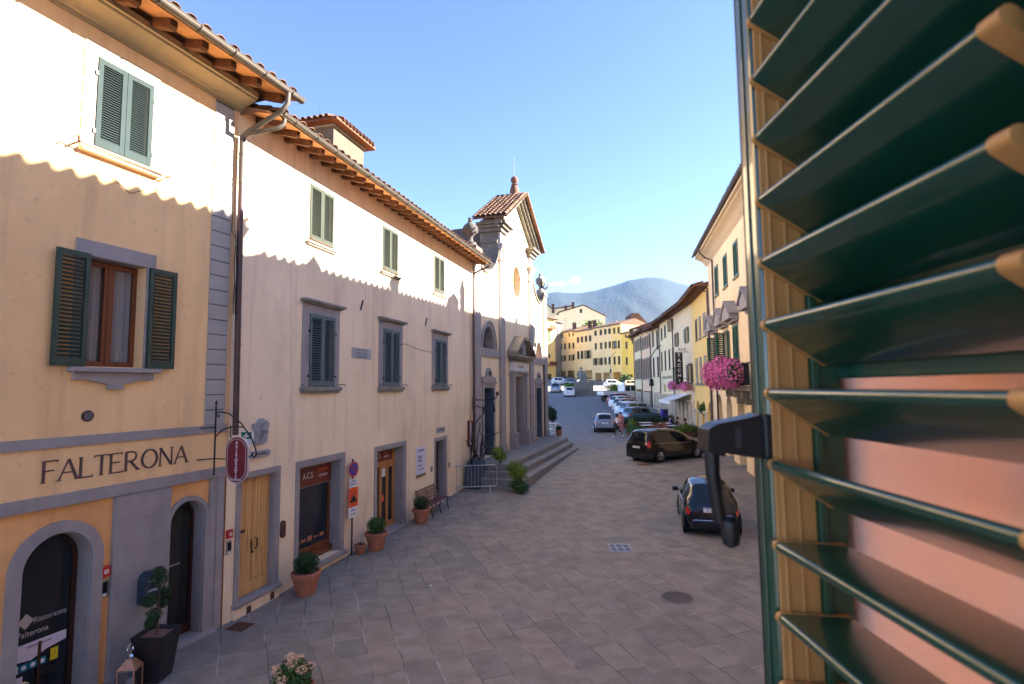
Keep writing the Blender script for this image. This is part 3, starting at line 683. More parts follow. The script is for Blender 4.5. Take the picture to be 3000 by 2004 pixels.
for (x,z,L) in ((4.62,6.9,.33),(9.08,6.93,.33)):
    mb=MB(); mb.obox((x,-.02,z),(.035,.03,L),(0,R(24),0)); mb.build('wall_anchor',M['iron'],B2)
mb=MB(); mb.box(4.15,-.015,5.36,5.18,0,5.66); mb.build('stone_tablet',M['marble'],B2,bevel=.004)
for k in range(3): text('ANNO DOMINI MDCXX' if k==1 else 'HOC OPUS FACTUM EST',.065,M['stone_rough'],B2,(4.66,-.018,5.60-.09*k),sx=.9)
# roof slab and stone turret
mb=MB(); mb.add([(-.2,-.7,10.2),(14.4,-.7,10.2),(14.4,4.2,11.6),(-.2,4.2,11.6),(-.2,9,10.2),(14.4,9,10.2)],[(0,1,2,3),(3,2,5,4),(0,3,4),(1,5,2)])
mb.build('roof',M['tile'],B2)
mb=MB(); mb.add([(-9,-.9,10.6),(.1,-.9,10.6),(.1,4,12.0),(-9,4,12.0),(-9,9,10.6),(.1,9,10.6)],[(0,1,2,3),(3,2,5,4),(0,3,4),(1,5,2)])
mb.build('roof',M['tile'],B1)
tw=MB(); tw.box(6.1,2.0,10.3,8.0,4.2,13.22); T=tw.build('turret',mat('lichen_limestone',(.062,.053,.038),col2=(.090,.077,.055),scale=3,bump=.5,bscale=20,rough=.9,stain=((.042,.030,.018),.7,3)),B2)
mb=MB(); mb.box(6.03,1.93,13.222,8.07,4.27,13.30); mb.build('turret_cornice',M['stone_sun'],T)
mb=MB(); mb.add([(5.78,1.68,13.31),(8.32,1.68,13.31),(8.32,4.52,13.31),(5.78,4.52,13.31),(5.78,1.68,13.40),(8.32,1.68,13.40),(8.32,4.52,13.40),(5.78,4.52,13.40),(7.05,3.1,13.86)],[(0,3,2,1),(0,1,5,4),(1,2,6,5),(2,3,7,6),(3,0,4,7),(4,5,8),(5,6,8),(6,7,8),(7,4,8)])
mb.build('turret_soffit',M['wood_rafter'],T)
mb=MB(); tiles(mb,(5.74,1.64,13.38),(1,0,0),(0,1,.36),12,3,pitch=.215,w=.066,rl=.36,hip=1); tiles(mb,(5.74,4.56,13.38),(0,-1,0),(1,0,.40),13,3,pitch=.22,w=.066,rl=.36,hip=1); tiles(mb,(8.36,1.64,13.38),(0,1,0),(-1,0,.40),13,3,pitch=.22,w=.066,rl=.36,hip=1)
mb.build('turret_tiles',M['tile'],T)
mb=MB(); mb.tube([(6.9,3.1,13.8),(6.9,3.1,14.8)],.007,5); mb.build('aerial',M['iron'],T)

# ================================================================ church
CH=thing('church','pale plastered church with grey pilasters and a tiled gable','church',A2,rz_of(AZC))
ZP=1.15
def sym(pts): return [(14.2-x,z) for x,z in pts]
lun=lambda c:[(c+.87*math.cos(PI*k/14),6.42+ (1.1)*math.sin(PI*k/14)) for k in range(15)]
door_s=lambda c: rect(c-.70,ZP,c+.70,4.49)
holesL=[lun(2.1),door_s(2.05)]
curve=[(0,10.85),(.75,10.85),(.85,10.5),(1.15,10.25),(1.6,10.15),(2.1,10.22),(2.6,10.42),(3.05,10.75),(3.45,11.25),(3.75,11.9)]
mb=MB(); wall(mb,[(0,-.5),(3.76,-.5)]+curve[::-1],holesL,0,.5)
for i in range(len(curve)-1):
    a,b=curve[i],curve[i+1]; mb.quad((a[0],0,a[1]),(b[0],0,b[1]),(b[0],.8,b[1]),(a[0],.8,a[1]))
cr=sym(curve)
wall(mb,[(14.2,-.5),(10.44,-.5)]+cr[::-1],[lun(12.1),rect(11.25,ZP,12.6,4.45)],0,.5)
for i in range(len(cr)-1):
    a,b=cr[i],cr[i+1]; mb.quad((a[0],0,a[1]),(b[0],0,b[1]),(b[0],.8,b[1]),(a[0],.8,a[1]))
mb.quad((14.2,0,-.5),(14.2,.8,-.5),(14.2,.8,10.85),(14.2,0,10.85))
NN=24
ocu=[(7.1+.78*math.cos(2*PI*k/NN),10.6+.95*math.sin(2*PI*k/NN)) for k in range(NN)]
wall(mb,[(3.76,-.5),(10.44,-.5),(10.44,13.3),(7.1,15.55),(3.76,13.3)],[rect(6.25,ZP,7.9,5.12),ocu],0,.45)
mb.box(.3,.82,-.5,13.9,14,8.5)
mb.build('facade',M['plaster_church'],CH)
mb=MB(); mb.box(3.76,.01,11.0,3.80,1.0,13.5); mb.box(10.40,.01,11,10.44,1.0,13.5); mb.box(3.8,1.0,8.6,10.4,1.02,13.4)
mb.prism([(3.8,13.4),(10.4,13.4),(7.1,15.6)],1.0,1.02)
mb.build('side_masonry',M['stone_rough'],CH)
for pts in (curve,cr):
    mb=MB()
    for i in range(len(pts)-1):
        a,b=pts[i],pts[i+1]
        mb.add([(a[0],-.10,a[1]),(b[0],-.10,b[1]),(b[0],.85,b[1]),(a[0],.85,a[1]),(a[0],-.10,a[1]+.12),(b[0],-.10,b[1]+.12),(b[0],.85,b[1]+.12),(a[0],.85,a[1]+.12)],[(0,3,2,1),(4,5,6,7),(0,1,5,4),(1,2,6,5),(2,3,7,6),(3,0,4,7)])
    mb.build('volute_coping',M['stone_sun'],CH)
for i,(a,b,t) in enumerate(((0,.76,10.8),(3.76,4.5,11.75),(9.7,10.44,11.75),(13.44,14.2,10.8))):
    mb=MB(); mb.box(a,-.13,ZP+.35,b,-.002,t); mb.box(a-.06,-.2,ZP+.1,b+.06,-.002,ZP+.35); mb.box(a-.1,-.24,ZP,b+.1,-.002,ZP+.1)
    if t>11: mb.box(a-.06,-.2,t-.55,b+.06,-.002,t-.48); mb.box(a-.05,-.2,t,b+.05,-.002,t+.1); mb.box(a-.1,-.26,t+.1,b+.1,-.002,t+.22); mb.box(a-.16,-.32,t+.22,b+.16,-.002,t+.36); mb.box(a,-.13,t+.36,b,-.002,t+1.0)
    mb.build('pilaster',M['stone'] if t<11 else M['stone'],CH,bevel=.012)
# left returns of the tall pilasters (side faces of the central block)
mb=MB(); mb.box(3.66,.0,11.7,3.76,1.0,12.15); mb.box(3.6,.0,12.15,3.76,1.0,12.3); mb.box(3.70,.05,12.3,3.76,.95,12.9); mb.build('side_cornice',M['stone_sun'],CH,bevel=.01)
# entablature blocks with raking cornice and tiled gable
for a,b in ((3.55,4.75),(9.45,10.65)):
    mb=MB(); mb.box(a,-.25,12.75,b,1.05,12.95); mb.box(a-.12,-.4,12.952,b+.12,1.08,13.10); mb.box(a-.24,-.55,13.102,b+.24,1.1,13.26); mb.build('cornice_block',M['stone_sun'],CH,bevel=.02)
for sgn in (-1,1):
    mb=MB()
    for (dz,ov,th) in ((-.02,.52,.16),(-.19,.38,.15),(-.36,.22,.15)):
        xe=7.1+sgn*3.9; ze=13.38+dz; xa=7.1; za=15.80+dz
        vs=[(xe,-ov,ze),(xa,-ov,za),(xa,0,za),(xe,0,ze),(xe,-ov,ze-th),(xa,-ov,za-th),(xa,0,za-th),(xe,0,ze-th)]
        mb.add(vs,[(0,1,2,3) if sgn<0 else (3,2,1,0),(4,7,6,5) if sgn<0 else (5,6,7,4),(0,4,5,1) if sgn<0 else (1,5,4,0),(0,3,7,4),(1,5,6,2)])
    mb.build('raking_cornice',M['stone_sun'],CH)
mb=MB(); mb.box(4.52,-.05,12.1,9.68,-.002,12.35); mb.build('frieze',M['plaster_window'],CH)
ov=.78
mb=MB(); v=[(2.95,-ov,13.28),(7.1,-ov,15.86),(11.25,-ov,13.28),(2.95,1.15,13.28),(7.1,1.15,15.86),(11.25,1.15,13.28)]
v2=[(x,y,z+.10) for x,y,z in v]
mb.add(v+v2,[(0,3,4,1),(1,4,5,2),(6,7,10,9),(7,8,11,10),(0,1,7,6),(1,2,8,7),(3,9,10,4),(4,10,11,5),(0,6,9,3),(2,5,11,8)])
mb.build('gable_roof',M['tile'],CH)
mb=MB(); L=math.hypot(4.15,2.58); nv=int(L/.36)
tiles(mb,(2.92,1.18,13.36),(0,-1,0),(4.15,0,2.58),7,nv,pitch=.28,rl=.365,w=.095); tiles(mb,(11.28,-.80,13.36),(0,1,0),(-4.15,0,2.58),7,nv,pitch=.28,rl=.365,w=.095)
mb.build('gable_tiles',M['tile'],CH)
mb=MB(); mb.lathe([(.30,0),(.26,.45),(.17,.62),(.22,.66),(.10,.72),(.19,.84),(.23,.98),(.18,1.12),(.05,1.2)],(7.1,.05,15.85),14)
fin=mb.build('finial',M['brick'],CH,smooth=True)
mb=MB(); mb.tube([(7.1,.05,17),(7.1,.05,18.3)],.011,6); mb.tube([(6.9,.05,17.95),(7.3,.05,17.95)],.011,6); mb.build('iron_cross',M['iron'],fin)
# urns
def urn(mb,c,s=1.0,n=18):
    pr=[(.30,0),(.30,.22),(.20,.26),(.13,.34),(.12,.50),(.17,.56),(.30,.70),(.36,.86),(.33,1.02),(.20,1.14),(.10,1.22),(.13,1.27),(.09,1.32),(.10,1.42),(.02,1.47)]
    mb.lathe([(r*s,z*s) for r,z in pr],c,n)
mb=MB(); mb.box(-.05,-.2,10.86,.85,.75,11.08); urn(mb,(.36,.25,11.08),1.0)
for k in range(10):
    a=2*PI*k/10; mb.tube([(.36+.33*math.cos(a),.25+.33*math.sin(a),11.75),(.36+.37*math.cos(a+.5),.25+.37*math.sin(a+.5),11.95),(.36+.26*math.cos(a+1),.25+.26*math.sin(a+1),12.15)],.035,5)
mb.build('urn',M['urn_stone'],CH,smooth=True)
mb=MB(); mb.box(13.35,-.2,10.86,14.25,.75,11.08); urn(mb,(13.8,.2,11.08),1.0)
mb.build('urn',M['stone_rough'],CH,smooth=True)
mb=MB()
for (a,b,c) in ((.5,-.3,.1),(.7,-.2,.35),(-.5,-.3,.2),(.45,.1,.6),(-.4,-.1,.7)):
    mb.tube([(13.8,.1,11.5),(13.8+a*.6,.1+b*.5,11.35+c*.5),(13.8+a,.1+b,11.5+c*.5),(13.8+a*1.2,.1+b,11.75+c*.5)],[.06,.05,.04,.02],6)
mb.build('iron_spray',M['iron'],CH)
# lunettes
for c in (2.1,12.1):
    n=14; inn=[(c-.87*math.cos(PI*k/n),6.42+1.1*math.sin(PI*k/n)) for k in range(n+1)]; out=[(c-1.07*math.cos(PI*k/n),6.42+1.33*math.sin(PI*k/n)) for k in range(n+1)]
    mb=ring(MB(),inn,out,-.05,.0); o2=[(c-1.13*math.cos(PI*k/n),6.42+1.40*math.sin(PI*k/n)) for k in range(n+1)]; ring(mb,out,o2,-.1,0)
    wn=mb.build('lunette_window',M['stone'],CH)
    mb=ring(MB(),[(c+(x-c)*.97,6.42+(z-6.42)*.97) for x,z in inn],inn,.002,.5); mb.build('reveal',M['stone'],wn)
    mb=MB(); mb.prism([(x,z) for x,z in inn],.46,.47); mb.build('pane',M['glass_clear'],wn)
    x0,x1=(.78,3.74) if c<7 else (10.46,13.42)
    mb=MB(); mb.box(x0,-.09,6.02,x1,.0,6.40); mb.build('sill',M['stone'],wn,bevel=.01)
    mb=MB(); mb.box(c-1,.7,6.3,c+1,.72,7.7); mb.build('warm_interior',M['plaster_orange'],wn)
# oculus
mb=MB(); inn=[(7.1+.80*math.cos(2*PI*k/NN),10.6+.97*math.sin(2*PI*k/NN)) for k in range(NN+1)]; out=[(7.1+1.02*math.cos(2*PI*k/NN),10.6+1.2*math.sin(2*PI*k/NN)) for k in range(NN+1)]
ring(mb,inn,out,-.04,0); oc=mb.build('oculus_window',M['plaster_window'],CH)
mb=MB(); mb.prism(inn[:-1],.40,.41); mb.build('pane',M['room_dark'],oc)
mb=MB()
for k in range(4):
    a=PI*k/4; mb.tube([(7.1-.78*math.cos(a),.38,10.6-.95*math.sin(a)),(7.1+.78*math.cos(a),.38,10.6+.95*math.sin(a))],.02,5)
mb.build('muntin',M['wood_light'],oc)
# side doors
for c,hw in ((2.05,.70),(11.92,.67)):
    mb=MB(); mb.box(c-hw-.22,-.07,ZP,c-hw,0,4.75); mb.box(c+hw,-.07,ZP,c+hw+.22,0,4.75); mb.box(c-hw,-.07,4.49,c+hw,0,4.75)
    cr_=[(c-hw-.26,4.752),(c+hw+.26,4.752),(c+hw+.26,5.02),(c+hw*.75,5.04),(c+hw*.55,5.12)]+[(c+.38*math.cos(PI*k/8),5.14+.34*math.sin(PI*k/8)) for k in range(9)]+[(c-hw*.55,5.12),(c-hw*.75,5.04),(c-hw-.26,5.02)]
    mb.prism(cr_,-.07,0); mb.box(c-hw-.3,-.13,4.70,c+hw+.3,-.071,4.78)
    mb.box(c-hw,.002,ZP,c-hw+.03,.45,4.49); mb.box(c+hw-.03,.002,ZP,c+hw,.45,4.49)
    df=mb.build('side_portal',M['stone'],CH,bevel=.01)
    mb=MB(); mb.box(c-hw+.03,.46,ZP,c+hw-.03,.48,4.49); mb.build('door_opening',M['room_dark'],df)
    mb=MB(); mb.obox((c+hw-.08,.22,ZP+1.67),(.05,.6,3.25)); mb.box(c+hw-.13,.0,ZP+1.3,c+hw-.1,.05,ZP+1.5); mb.build('door_leaf',mat('blue_grey_door',(.07,.10,.13),rough=.5,var=.15,bump=.1),df)
    mb=MB(); mb.lathe([(.16,0),(.02,.1)],(c,-.15,5.2),5,'y'); mb.build('relief',M['iron'],df)
# main portal
mb=MB()
for a,b in ((5.55,6.0),(8.15,8.6)):
    mb.box(a-.05,-.38,ZP,b+.05,-.002,ZP+.75); mb.box(a-.1,-.42,ZP+.75,b+.1,-.002,ZP+.85); mb.box(a,-.26,ZP+.85,b,-.002,5.15); mb.box(a-.07,-.33,5.15,b+.07,-.002,5.3)
mb.box(6.0,-.12,ZP,6.25,0,5.12); mb.box(7.9,-.12,ZP,8.15,0,5.12); mb.box(6.0,-.12,5.12,8.15,0,5.3); mb.box(6.25,.002,ZP,6.28,.43,5.12); mb.box(7.87,.002,ZP,7.9,.43,5.12)
PT=mb.build('main_portal',M['stone'],CH,bevel=.012)
mb=MB(); mb.box(5.5,-.30,5.32,8.65,-.002,5.42); mb.box(5.5,-.27,5.92,8.65,-.002,6.02); mb.build('architrave',M['stone'],PT,bevel=.01)
mb=MB(); mb.box(5.6,-.22,5.42,8.55,-.002,5.92); mb.build('tablet',M['marble_white'],PT)
text('DOMUS DEI',.2,M['letter'],PT,(7.1,-.224,5.68))
mb=MB(); mb.box(5.3,-.5,6.05,8.9,-.002,6.18); mb.box(5.15,-.62,6.182,9.05,-.002,6.30)
for sgn in (-1,1):   # broken pediment slopes
    x0=7.1+sgn*1.95; x1=7.1+sgn*.45
    vs=[(x0,-.62,6.32),(x1,-.62,7.22),(x1,0,7.22),(x0,0,6.32),(x0,-.62,6.5),(x1,-.62,7.42),(x1,0,7.42),(x0,0,6.5)]
    mb.add(vs,[(0,1,2,3),(4,5,6,7),(0,1,5,4),(1,2,6,5),(0,3,7,4)])
mb.prism([(5.3,6.31),(8.9,6.31),(7.5,7.2),(7.1,7.35),(6.7,7.2)],-.14,-.002)
mb.build('pediment',M['stone_light'],PT)
mb=MB(); mb.add([(5.12,-.64,6.40),(7.1,-.30,7.52),(7.1,.0,7.52),(5.12,0,6.42)],[(0,1,2,3)]); mb.add([(9.08,-.64,6.40),(7.1,-.30,7.52),(7.1,.0,7.52),(9.08,0,6.42)],[(3,2,1,0)]); mb.build('pediment_lead',M['stone'],PT)
mb=MB(); mb.prism([(6.75,6.34),(7.45,6.34),(7.5,6.8),(7.1,7.1),(6.7,6.8)],-.45,-.15); mb.build('crest',M['stone_rough'],PT,bevel=.05)
mb=MB(); mb.box(6.28,.25,ZP,7.87,.30,5.12)
for zz in range(5):
    for xx in (6.36,7.12): mb.box(xx,.225,ZP+.12+zz*.78,xx+.62,.25,ZP+.75+zz*.78)
mb.build('door',M['wood_brown'],PT,bevel=.015)
for c in (1.7,2.4,6.6,7.6,11.6,12.3): pass
mb=MB(); mb.tube([(13.36,-.06,6.0),(13.36,-.06,1.2)],.04,8); mb.build('downpipe',M['pipe_brown'],CH)
mb=MB(); mb.add([(3.5,1.0,12.2),(10.7,1.0,12.2),(10.7,12,12.2),(3.5,12,12.2),(7.1,1.0,14.2),(7.1,12,14.2),(.2,1,8.6),(.2,12,8.6),(14,1,8.6),(14,12,8.6),(3.5,1,10.4),(3.5,12,10.4),(10.7,1,10.4),(10.7,12,10.4)],[(0,4,5,3),(4,1,2,5),(6,10,11,7),(12,8,9,13)])
mb.build('nave_roof',M['tile'],CH)
mb=MB(); mb.box(3.6,1.03,8,10.6,12,12.15); mb.build('nave_wall',M['stone_rough'],CH)
# steps
ST=MB(); e=[(0,.55,ZP),(0,0,0)]
st=thing('church_steps','worn stone steps and platform in front of the church','steps',A2,rz_of(AZC)); del st['category']; del st['label']; st['kind']='structure'
for k,(o,z,xl,xr) in enumerate(((1.75,ZP,-.35,12.9),(2.2,ZP-.25,-.75,12.2),(2.65,ZP-.5,-1.15,11.6))):
    mb=MB(); pts=[(xl,0),(14.6 if k==0 else xr+.8,0),(14.6 if k==0 else xr+.8,-.4),(xr,-o),(xl,-o)]
    n=5; mb.add([(x,y,-.3) for x,y in pts]+[(x,y,z) for x,y in pts],[tuple(range(4,-1,-1)),tuple(range(5,10))]+[(i,(i+1)%5,(i+1)%5+5,i+5) for i in range(5)])
    mb.build('step',M['stone_step'] if 'stone_step' in M else M.setdefault('stone_step',mat('worn_step_stone',(.20,.195,.195),var=.2,scale=2,bump=.3,bscale=30)),st,bevel=.02)
# ================================================================ generic street house
def win(parent,x0,x1,z0,z1,style,sm,stone='stone_light',n=12,sur=.10):
    w=MB()
    if sur: ring(w,[(x0,z0),(x0,z1),(x1,z1),(x1,z0),(x0,z0)],[(x0-sur,z0-.04),(x0-sur,z1+sur),(x1+sur,z1+sur),(x1+sur,z0-.04),(x0-sur,z0-.04)],-.03,.0)
    else: ring(w,[(x0+.03,z0+.03),(x0+.03,z1-.03),(x1-.03,z1-.03),(x1-.03,z0+.03),(x0+.03,z0+.03)],[(x0,z0),(x0,z1),(x1,z1),(x1,z0),(x0,z0)],.08,.12)
    wn=w.build('window',M[stone],parent)
    mb=MB(); mb.box(x0-sur-.03,-.10,z0-.12,x1+sur+.03,.0,z0-.042); mb.build('sill',M[stone],wn)
    mb=MB(); mb.box(x0,.155,z0,x1,.16,z1); mb.build('pane',M['glass'],wn)
    mb=MB(); mb.box(x0,.19,z0,x1,.2,z1); mb.build('dark_interior',M['room_dark'],wn)
    hw=(x1-x0)/2
    if style=='closed': shutters_closed(wn,x0,x1,z0,z1,-.04,M[sm],n=n,fr=.06)
    elif style=='open':
        shutter_flat(wn,x0-hw-.02,z0,z1,hw,-.085,M[sm],n=n,ang=4); shutter_flat(wn,x1+.02,z0,z1,hw,-.06,M[sm],n=n,ang=-4)
    elif style=='ajar':
        shutter_flat(wn,x0,z0,z1,hw,-.05,M[sm],n=n,ang=-60) ; shutter_flat(wn,x1+.02,z0,z1,hw,-.06,M[sm],n=n,ang=-6)
    return wn
def roof(parent,x0,x1,o,z,depth,rise=None,m='tile'):
    ym=depth/2; rise=rise or sl*(ym+o); mb=MB()
    mb.add([(x0,-o,z),(x1,-o,z),(x1,ym,z+rise),(x0,ym,z+rise),(x0,depth+.3,z),(x1,depth+.3,z),
            (x0,-o,z-.06),(x1,-o,z-.06),(x1,depth+.3,z-.06),(x0,depth+.3,z-.06)],[(0,1,2,3),(3,2,5,4),(0,3,4),(1,5,2),(0,6,7,1),(6,9,8,7),(4,5,8,9),(0,4,9,6),(1,7,8,5)])
    return mb.build('roof',M[m],parent)
def house(name,label,far,near,zb,H,depth,wm,wins,holes=(),eo=.8,style='rafter',x1=None,ze=None,tl=None,cat='house',group=None,sur=.1,n=12,base=-1,inner=None,pitch=.32,rows=2,reveal=.3):
    L=math.hypot(near[0]-far[0],near[1]-far[1]); az=math.atan2(near[0]-far[0],near[1]-far[1])
    h=thing(name,label,cat,(far[0],far[1],0),rz_of(az),group)
    allh=[rect(a,c,b,d) for a,b,c,d,*_ in wins]+list(holes)
    mb=MB(); wall(mb,[(0,base+zb),(L,base+zb),(L,H),(0,H)],allh,0,reveal)
    y=.9 if not holes else 3.2
    zt=H-.3
    top=max([max(p[1] for p in hh) for hh in holes],default=0)
    if holes:
        mb.box(0.02,3.2,zb+base,L-.02,depth,top+.5); mb.box(0.02,.9,top+.42,L-.02,depth,zt)
        mb.quad((0,.3,top+.4),(L,.3,top+.4),(L,3.2,top+.4),(0,3.2,top+.4)); mb.box(0,.3,zb+base,.3,3.2,top+.5); 
    else: mb.box(0.02,.9,zb+base,L-.02,depth,zt)
    mb.quad((L,0,base+zb),(L,depth,base+zb),(L,depth,H),(L,0,H)); mb.quad((0,0,base+zb),(0,0,H),(0,depth,H),(0,depth,base+zb))
    mb.build('wall',M[wm],h)
    for a,b,c,d,st,sm in wins: win(h,a,b,c,d,st,sm,sur=sur,n=n)
    ze=ze or H
    if style=='rafter':
        eave(h,-.1,L+.1,eo,ze,-.02,.6,.12,.14,min(3,depth*.4),nrow=rows,pitch=pitch)
        roof(h,-.1,L+.1,eo-.25,ze+.06,depth)
        gutter(h,[(0-.15,-eo-.07,ze+.0),(L+.15,-eo-.07,ze+.0)],.07,brack=False,mt='pipe_brown')
    elif style=='plain':
        mb=MB(); mb.box(-.05,-eo*.5,ze-.16,L+.05,.0,ze-.02); mb.build('cornice',M['stone_light'],h)
        roof(h,-.15,L+.15,eo,ze+.05,depth)
        mb=MB(); mb.box(-.15,-eo-.06,ze+.0,L+.15,-eo+.06,ze+.06); mb.build('gutter',M['pipe_brown'],h)
    return h,L
def pipe(h,x,z0,z1,r=.055,y=-.1,m='pipe_brown'):
    mb=MB(); mb.tube([(x,-.75,z1+.25),(x,-.6,z1+.02),(x,y,z1-.25),(x,y,z0)],r,8); mb.build('downpipe',M[m],h)
V=[(8.38,12.28),(13.2,36.2),(14.6,44),(15.4,52),(15.9,58.6),(15.95,62.8),(16.4,69),(16.9,75.4)]
ROWG='houses along the right side of the square'
# ---- palazzo R1 (its eave throws the long shadow edge)
wr1=[(2.85,3.85,10.0,11.7,'closed','shut_green'),(5.7,6.7,10.0,11.7,'closed','shut_green'),(8.6,9.6,10.0,11.7,'closed','shut_green')]
wr1+=[(1.7,2.8,5.1,7.5,'ajar','shut_green'),(5.0,6.1,5.1,7.5,'ajar','shut_green'),(7.6,8.9,5.1,7.6,'closed','shut_green')]
for k in range(4): wr1+=[(12+3*k,13+3*k,10.0,11.7,'closed','shut_green'),(12+3*k,13+3*k,5.1,7.5,'closed','shut_green')]
ha=[archpts(c,.85,.2,3.1,10) for c in (2.55,5.6,8.7,11.8,14.9,18)]
R1h,L1=house('palazzo','tall cream palazzo with pedimented windows and a pink flowered balcony beside the green louvres',V[1],V[0],.5,13.05,11,'plaster_warm',wr1,ha,style='none',n=18,reveal=.5)
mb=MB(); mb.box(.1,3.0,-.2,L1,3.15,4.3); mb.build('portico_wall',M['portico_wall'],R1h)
prof=[(0,12.5),(.06,12.55),(.06,12.62),(.12,12.66),(.2,12.8),(.36,12.93),(.56,13.0),(.6,13.06),(.74,13.08),(.74,13.22),(0,13.22)]
mb=MB(); n=len(prof); mb.add([(-.5,-o,z) for o,z in prof]+[(L1,-o,z) for o,z in prof],[(i,(i+1)%n,(i+1)%n+n,i+n) for i in range(n)]+[tuple(range(n))[::-1],tuple(range(n,2*n))])
mb.build('cornice',M['plaster_window'],R1h,smooth=True,ang=25)
def roof_tiled(h,x0,x1,o,z,depth,pitch=.32):
    roof(h,x0,x1,o-.1,z,depth); mb=MB(); tiles(mb,(x0,-o,z+.0),(1,0,0),(0,1,sl),int((x1-x0)/pitch),2,pitch=pitch,w=pitch*.27,seg=5); mb.build('roof_tiles',M['tile'],h)
roof_tiled(R1h,-.55,L1,.85,13.38,11)
gutter(R1h,[(-.6,-.86,13.30),(L1,-.86,13.30)],.075,brack=False,mt='pipe_brown')
mb=MB(); mb.tube([(2.2,-.84,13.2),(2.2,-.8,12.95),(2.35,-.5,12.55),(2.45,-.1,12.35),(2.45,-.1,.6)],.055,8); mb.tube([(.15,-.1,11.0),(.15,-.1,.6)],.055,8); mb.build('downpipe',M['pipe_brown'],R1h)
for a,b in ((1.7,2.8),(5.0,6.1),(7.6,8.9),(12,13)):
    mb=MB(); c=(a+b)/2; mb.box(a-.25,-.25,7.72,b+.25,-.001,7.85); mb.prism([(a-.35,7.86),(b+.35,7.86),(b+.1,8.35),(c,8.6),(a-.1,8.35)],-.5,-.001); mb.prism([(a-.45,8.1),(c,8.75),(b+.45,8.1),(b+.45,8.22),(c,8.9),(a-.45,8.22)],-.58,-.001)
    mb.build('window_pediment',M['stone'],R1h,bevel=.03)
mb=MB(); mb.box(9.3,-.95,4.25,15.3,0,4.42); mb.box(9.2,-1.0,4.42,15.4,0,4.5)
for x in (9.7,11.5,13.3,15.0): mb.prism([(x-.15,3.6),(x+.15,3.6),(x+.15,4.25),(x-.15,4.25)],-.35,0); mb.box(x-.12,-.85,3.95,x+.12,-.35,4.25)
bal=mb.build('balcony',M['stone_light'],R1h,bevel=.02)
mb=MB(); mb.box(9.25,-.96,5.34,15.35,-.90,5.40)
for k in range(62): mb.box(9.27+k*.098,-.94,4.5,9.29+k*.098,-.92,5.34)
for k in range(9): mb.box(9.25,-.94+k*.11,4.5,9.27,-.92+k*.11,5.34)
mb.build('railing',M['iron'],bal)
def plant(label,cat,loc,parts,rz=0,group=None,name='flower_box'):
    t=thing(name,label,cat,loc,rz,group)
    for nm,mm,mbx,sm in parts: mbx.build(nm,M[mm],t,smooth=sm)
    return t
def flowerbox(label,far,near,x0,x1,y,z,H,nf,nl,hang=.5,group=None):
    az=math.atan2(near[0]-far[0],near[1]-far[1]); p=fpt((far[0],far[1],0),az,(x0+x1)/2,y); L=x1-x0
    b=MB(); b.box(-L/2,-.12,0,L/2,.12,.2)
    g=MB(); f=MB(); k=max(1,int(L/.55))
    for i in range(k):
        c=(-L/2+(i+.5)*L/k,-.15,.15+.16*math.sin(i*2.3)-.12*(i%2)); r=(L/k*.75,.38,H*(.75+.3*rnd.random()))
        leaves(g,c,r,nl//k,.07,.4); leaves(f,(c[0],c[1]-.08,c[2]),(r[0]*1.05,r[1]*1.1,r[2]*1.08),nf//k,.065,.8)
    return plant(label,'flower box',(p.x,p.y,z),[('box','terracotta',b,False),('foliage','leaf_mid',g,False),('blossom','petal_pink',f,False)],rz_of(az),group)
flowerbox('huge cascade of pink petunias over the stone balcony of the tall palazzo',V[1],V[0],7.6,14.6,-1.1,4.95,.62,6000,5200)
# C1: nearer taller house on the same row (throws the shadow on the restaurant)
az11=math.atan2(V[0][0]-V[1][0],V[0][1]-V[1][1])
pC=fpt((V[0][0],V[0][1],0),az11,16,0)
C1,Lc=house('town_house','plain cream house hidden behind the green louvres at right',V[0],(pC.x,pC.y),0,13.5,11,'plaster_cream',[(2+3.2*k,3+3.2*k,z,z+1.8,'closed','shut_green') for k in range(4) for z in (1.2,5.2,9.6)],style='none',group=ROWG)
roof_tiled(C1,-.1,Lc,.85,13.98,11)
mb=MB(); mb.box(0,-.5,13.4,Lc,0,13.9); mb.build('cornice',M['stone_light'],C1)
# ---- R2 yellow with arches
wr2=[(1.83,2.6,8.0,9.5,'open' if 0 else 'closed','shut_brown'),(3.55,4.3,8.0,9.5,'closed','shut_cream'),(5.45,6.35,8.0,9.5,'closed','shut_cream'),(7.15,7.85,8.0,9.45,'closed','shut_cream'),
     (1.3,2.15,4.75,6.5,'closed','shut_cream'),(3.2,4.05,4.75,6.5,'closed','shut_cream'),(5.2,6.1,4.75,6.5,'closed','shut_cream'),(6.85,7.6,4.75,6.5,'closed','shut_cream')]
R2h,L2=house('town_house','yellow plastered house with three low arches and cream shutters, next to the tall palazzo',V[2],V[1],.6,11.35,10,'plaster_yellow',wr2,[archpts(1.55,.78,.2,2.55,10),archpts(4.2,.85,.2,2.5,10),archpts(6.8,.85,.2,2.5,10)],ze=11.15,eo=1.0,group=ROWG)
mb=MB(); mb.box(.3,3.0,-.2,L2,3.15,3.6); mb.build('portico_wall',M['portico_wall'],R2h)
for x in (.3,2.85,5.5):
    mb=MB(); mb.lathe([(.42,0),(.42,.2),(.33,.28),(.29,.4),(.26,1.9),(.34,2.0),(.40,2.08),(.40,2.2)],(x,.1,.5),14); mb.build('column',M['column_stone'],R2h,smooth=True)
mb=MB(); mb.box(.9,-.08,4.5,8.0,0,4.62); mb.build('string_course',M['stone_light'],R2h)
pipe(R2h,7.85,.6,11.0)
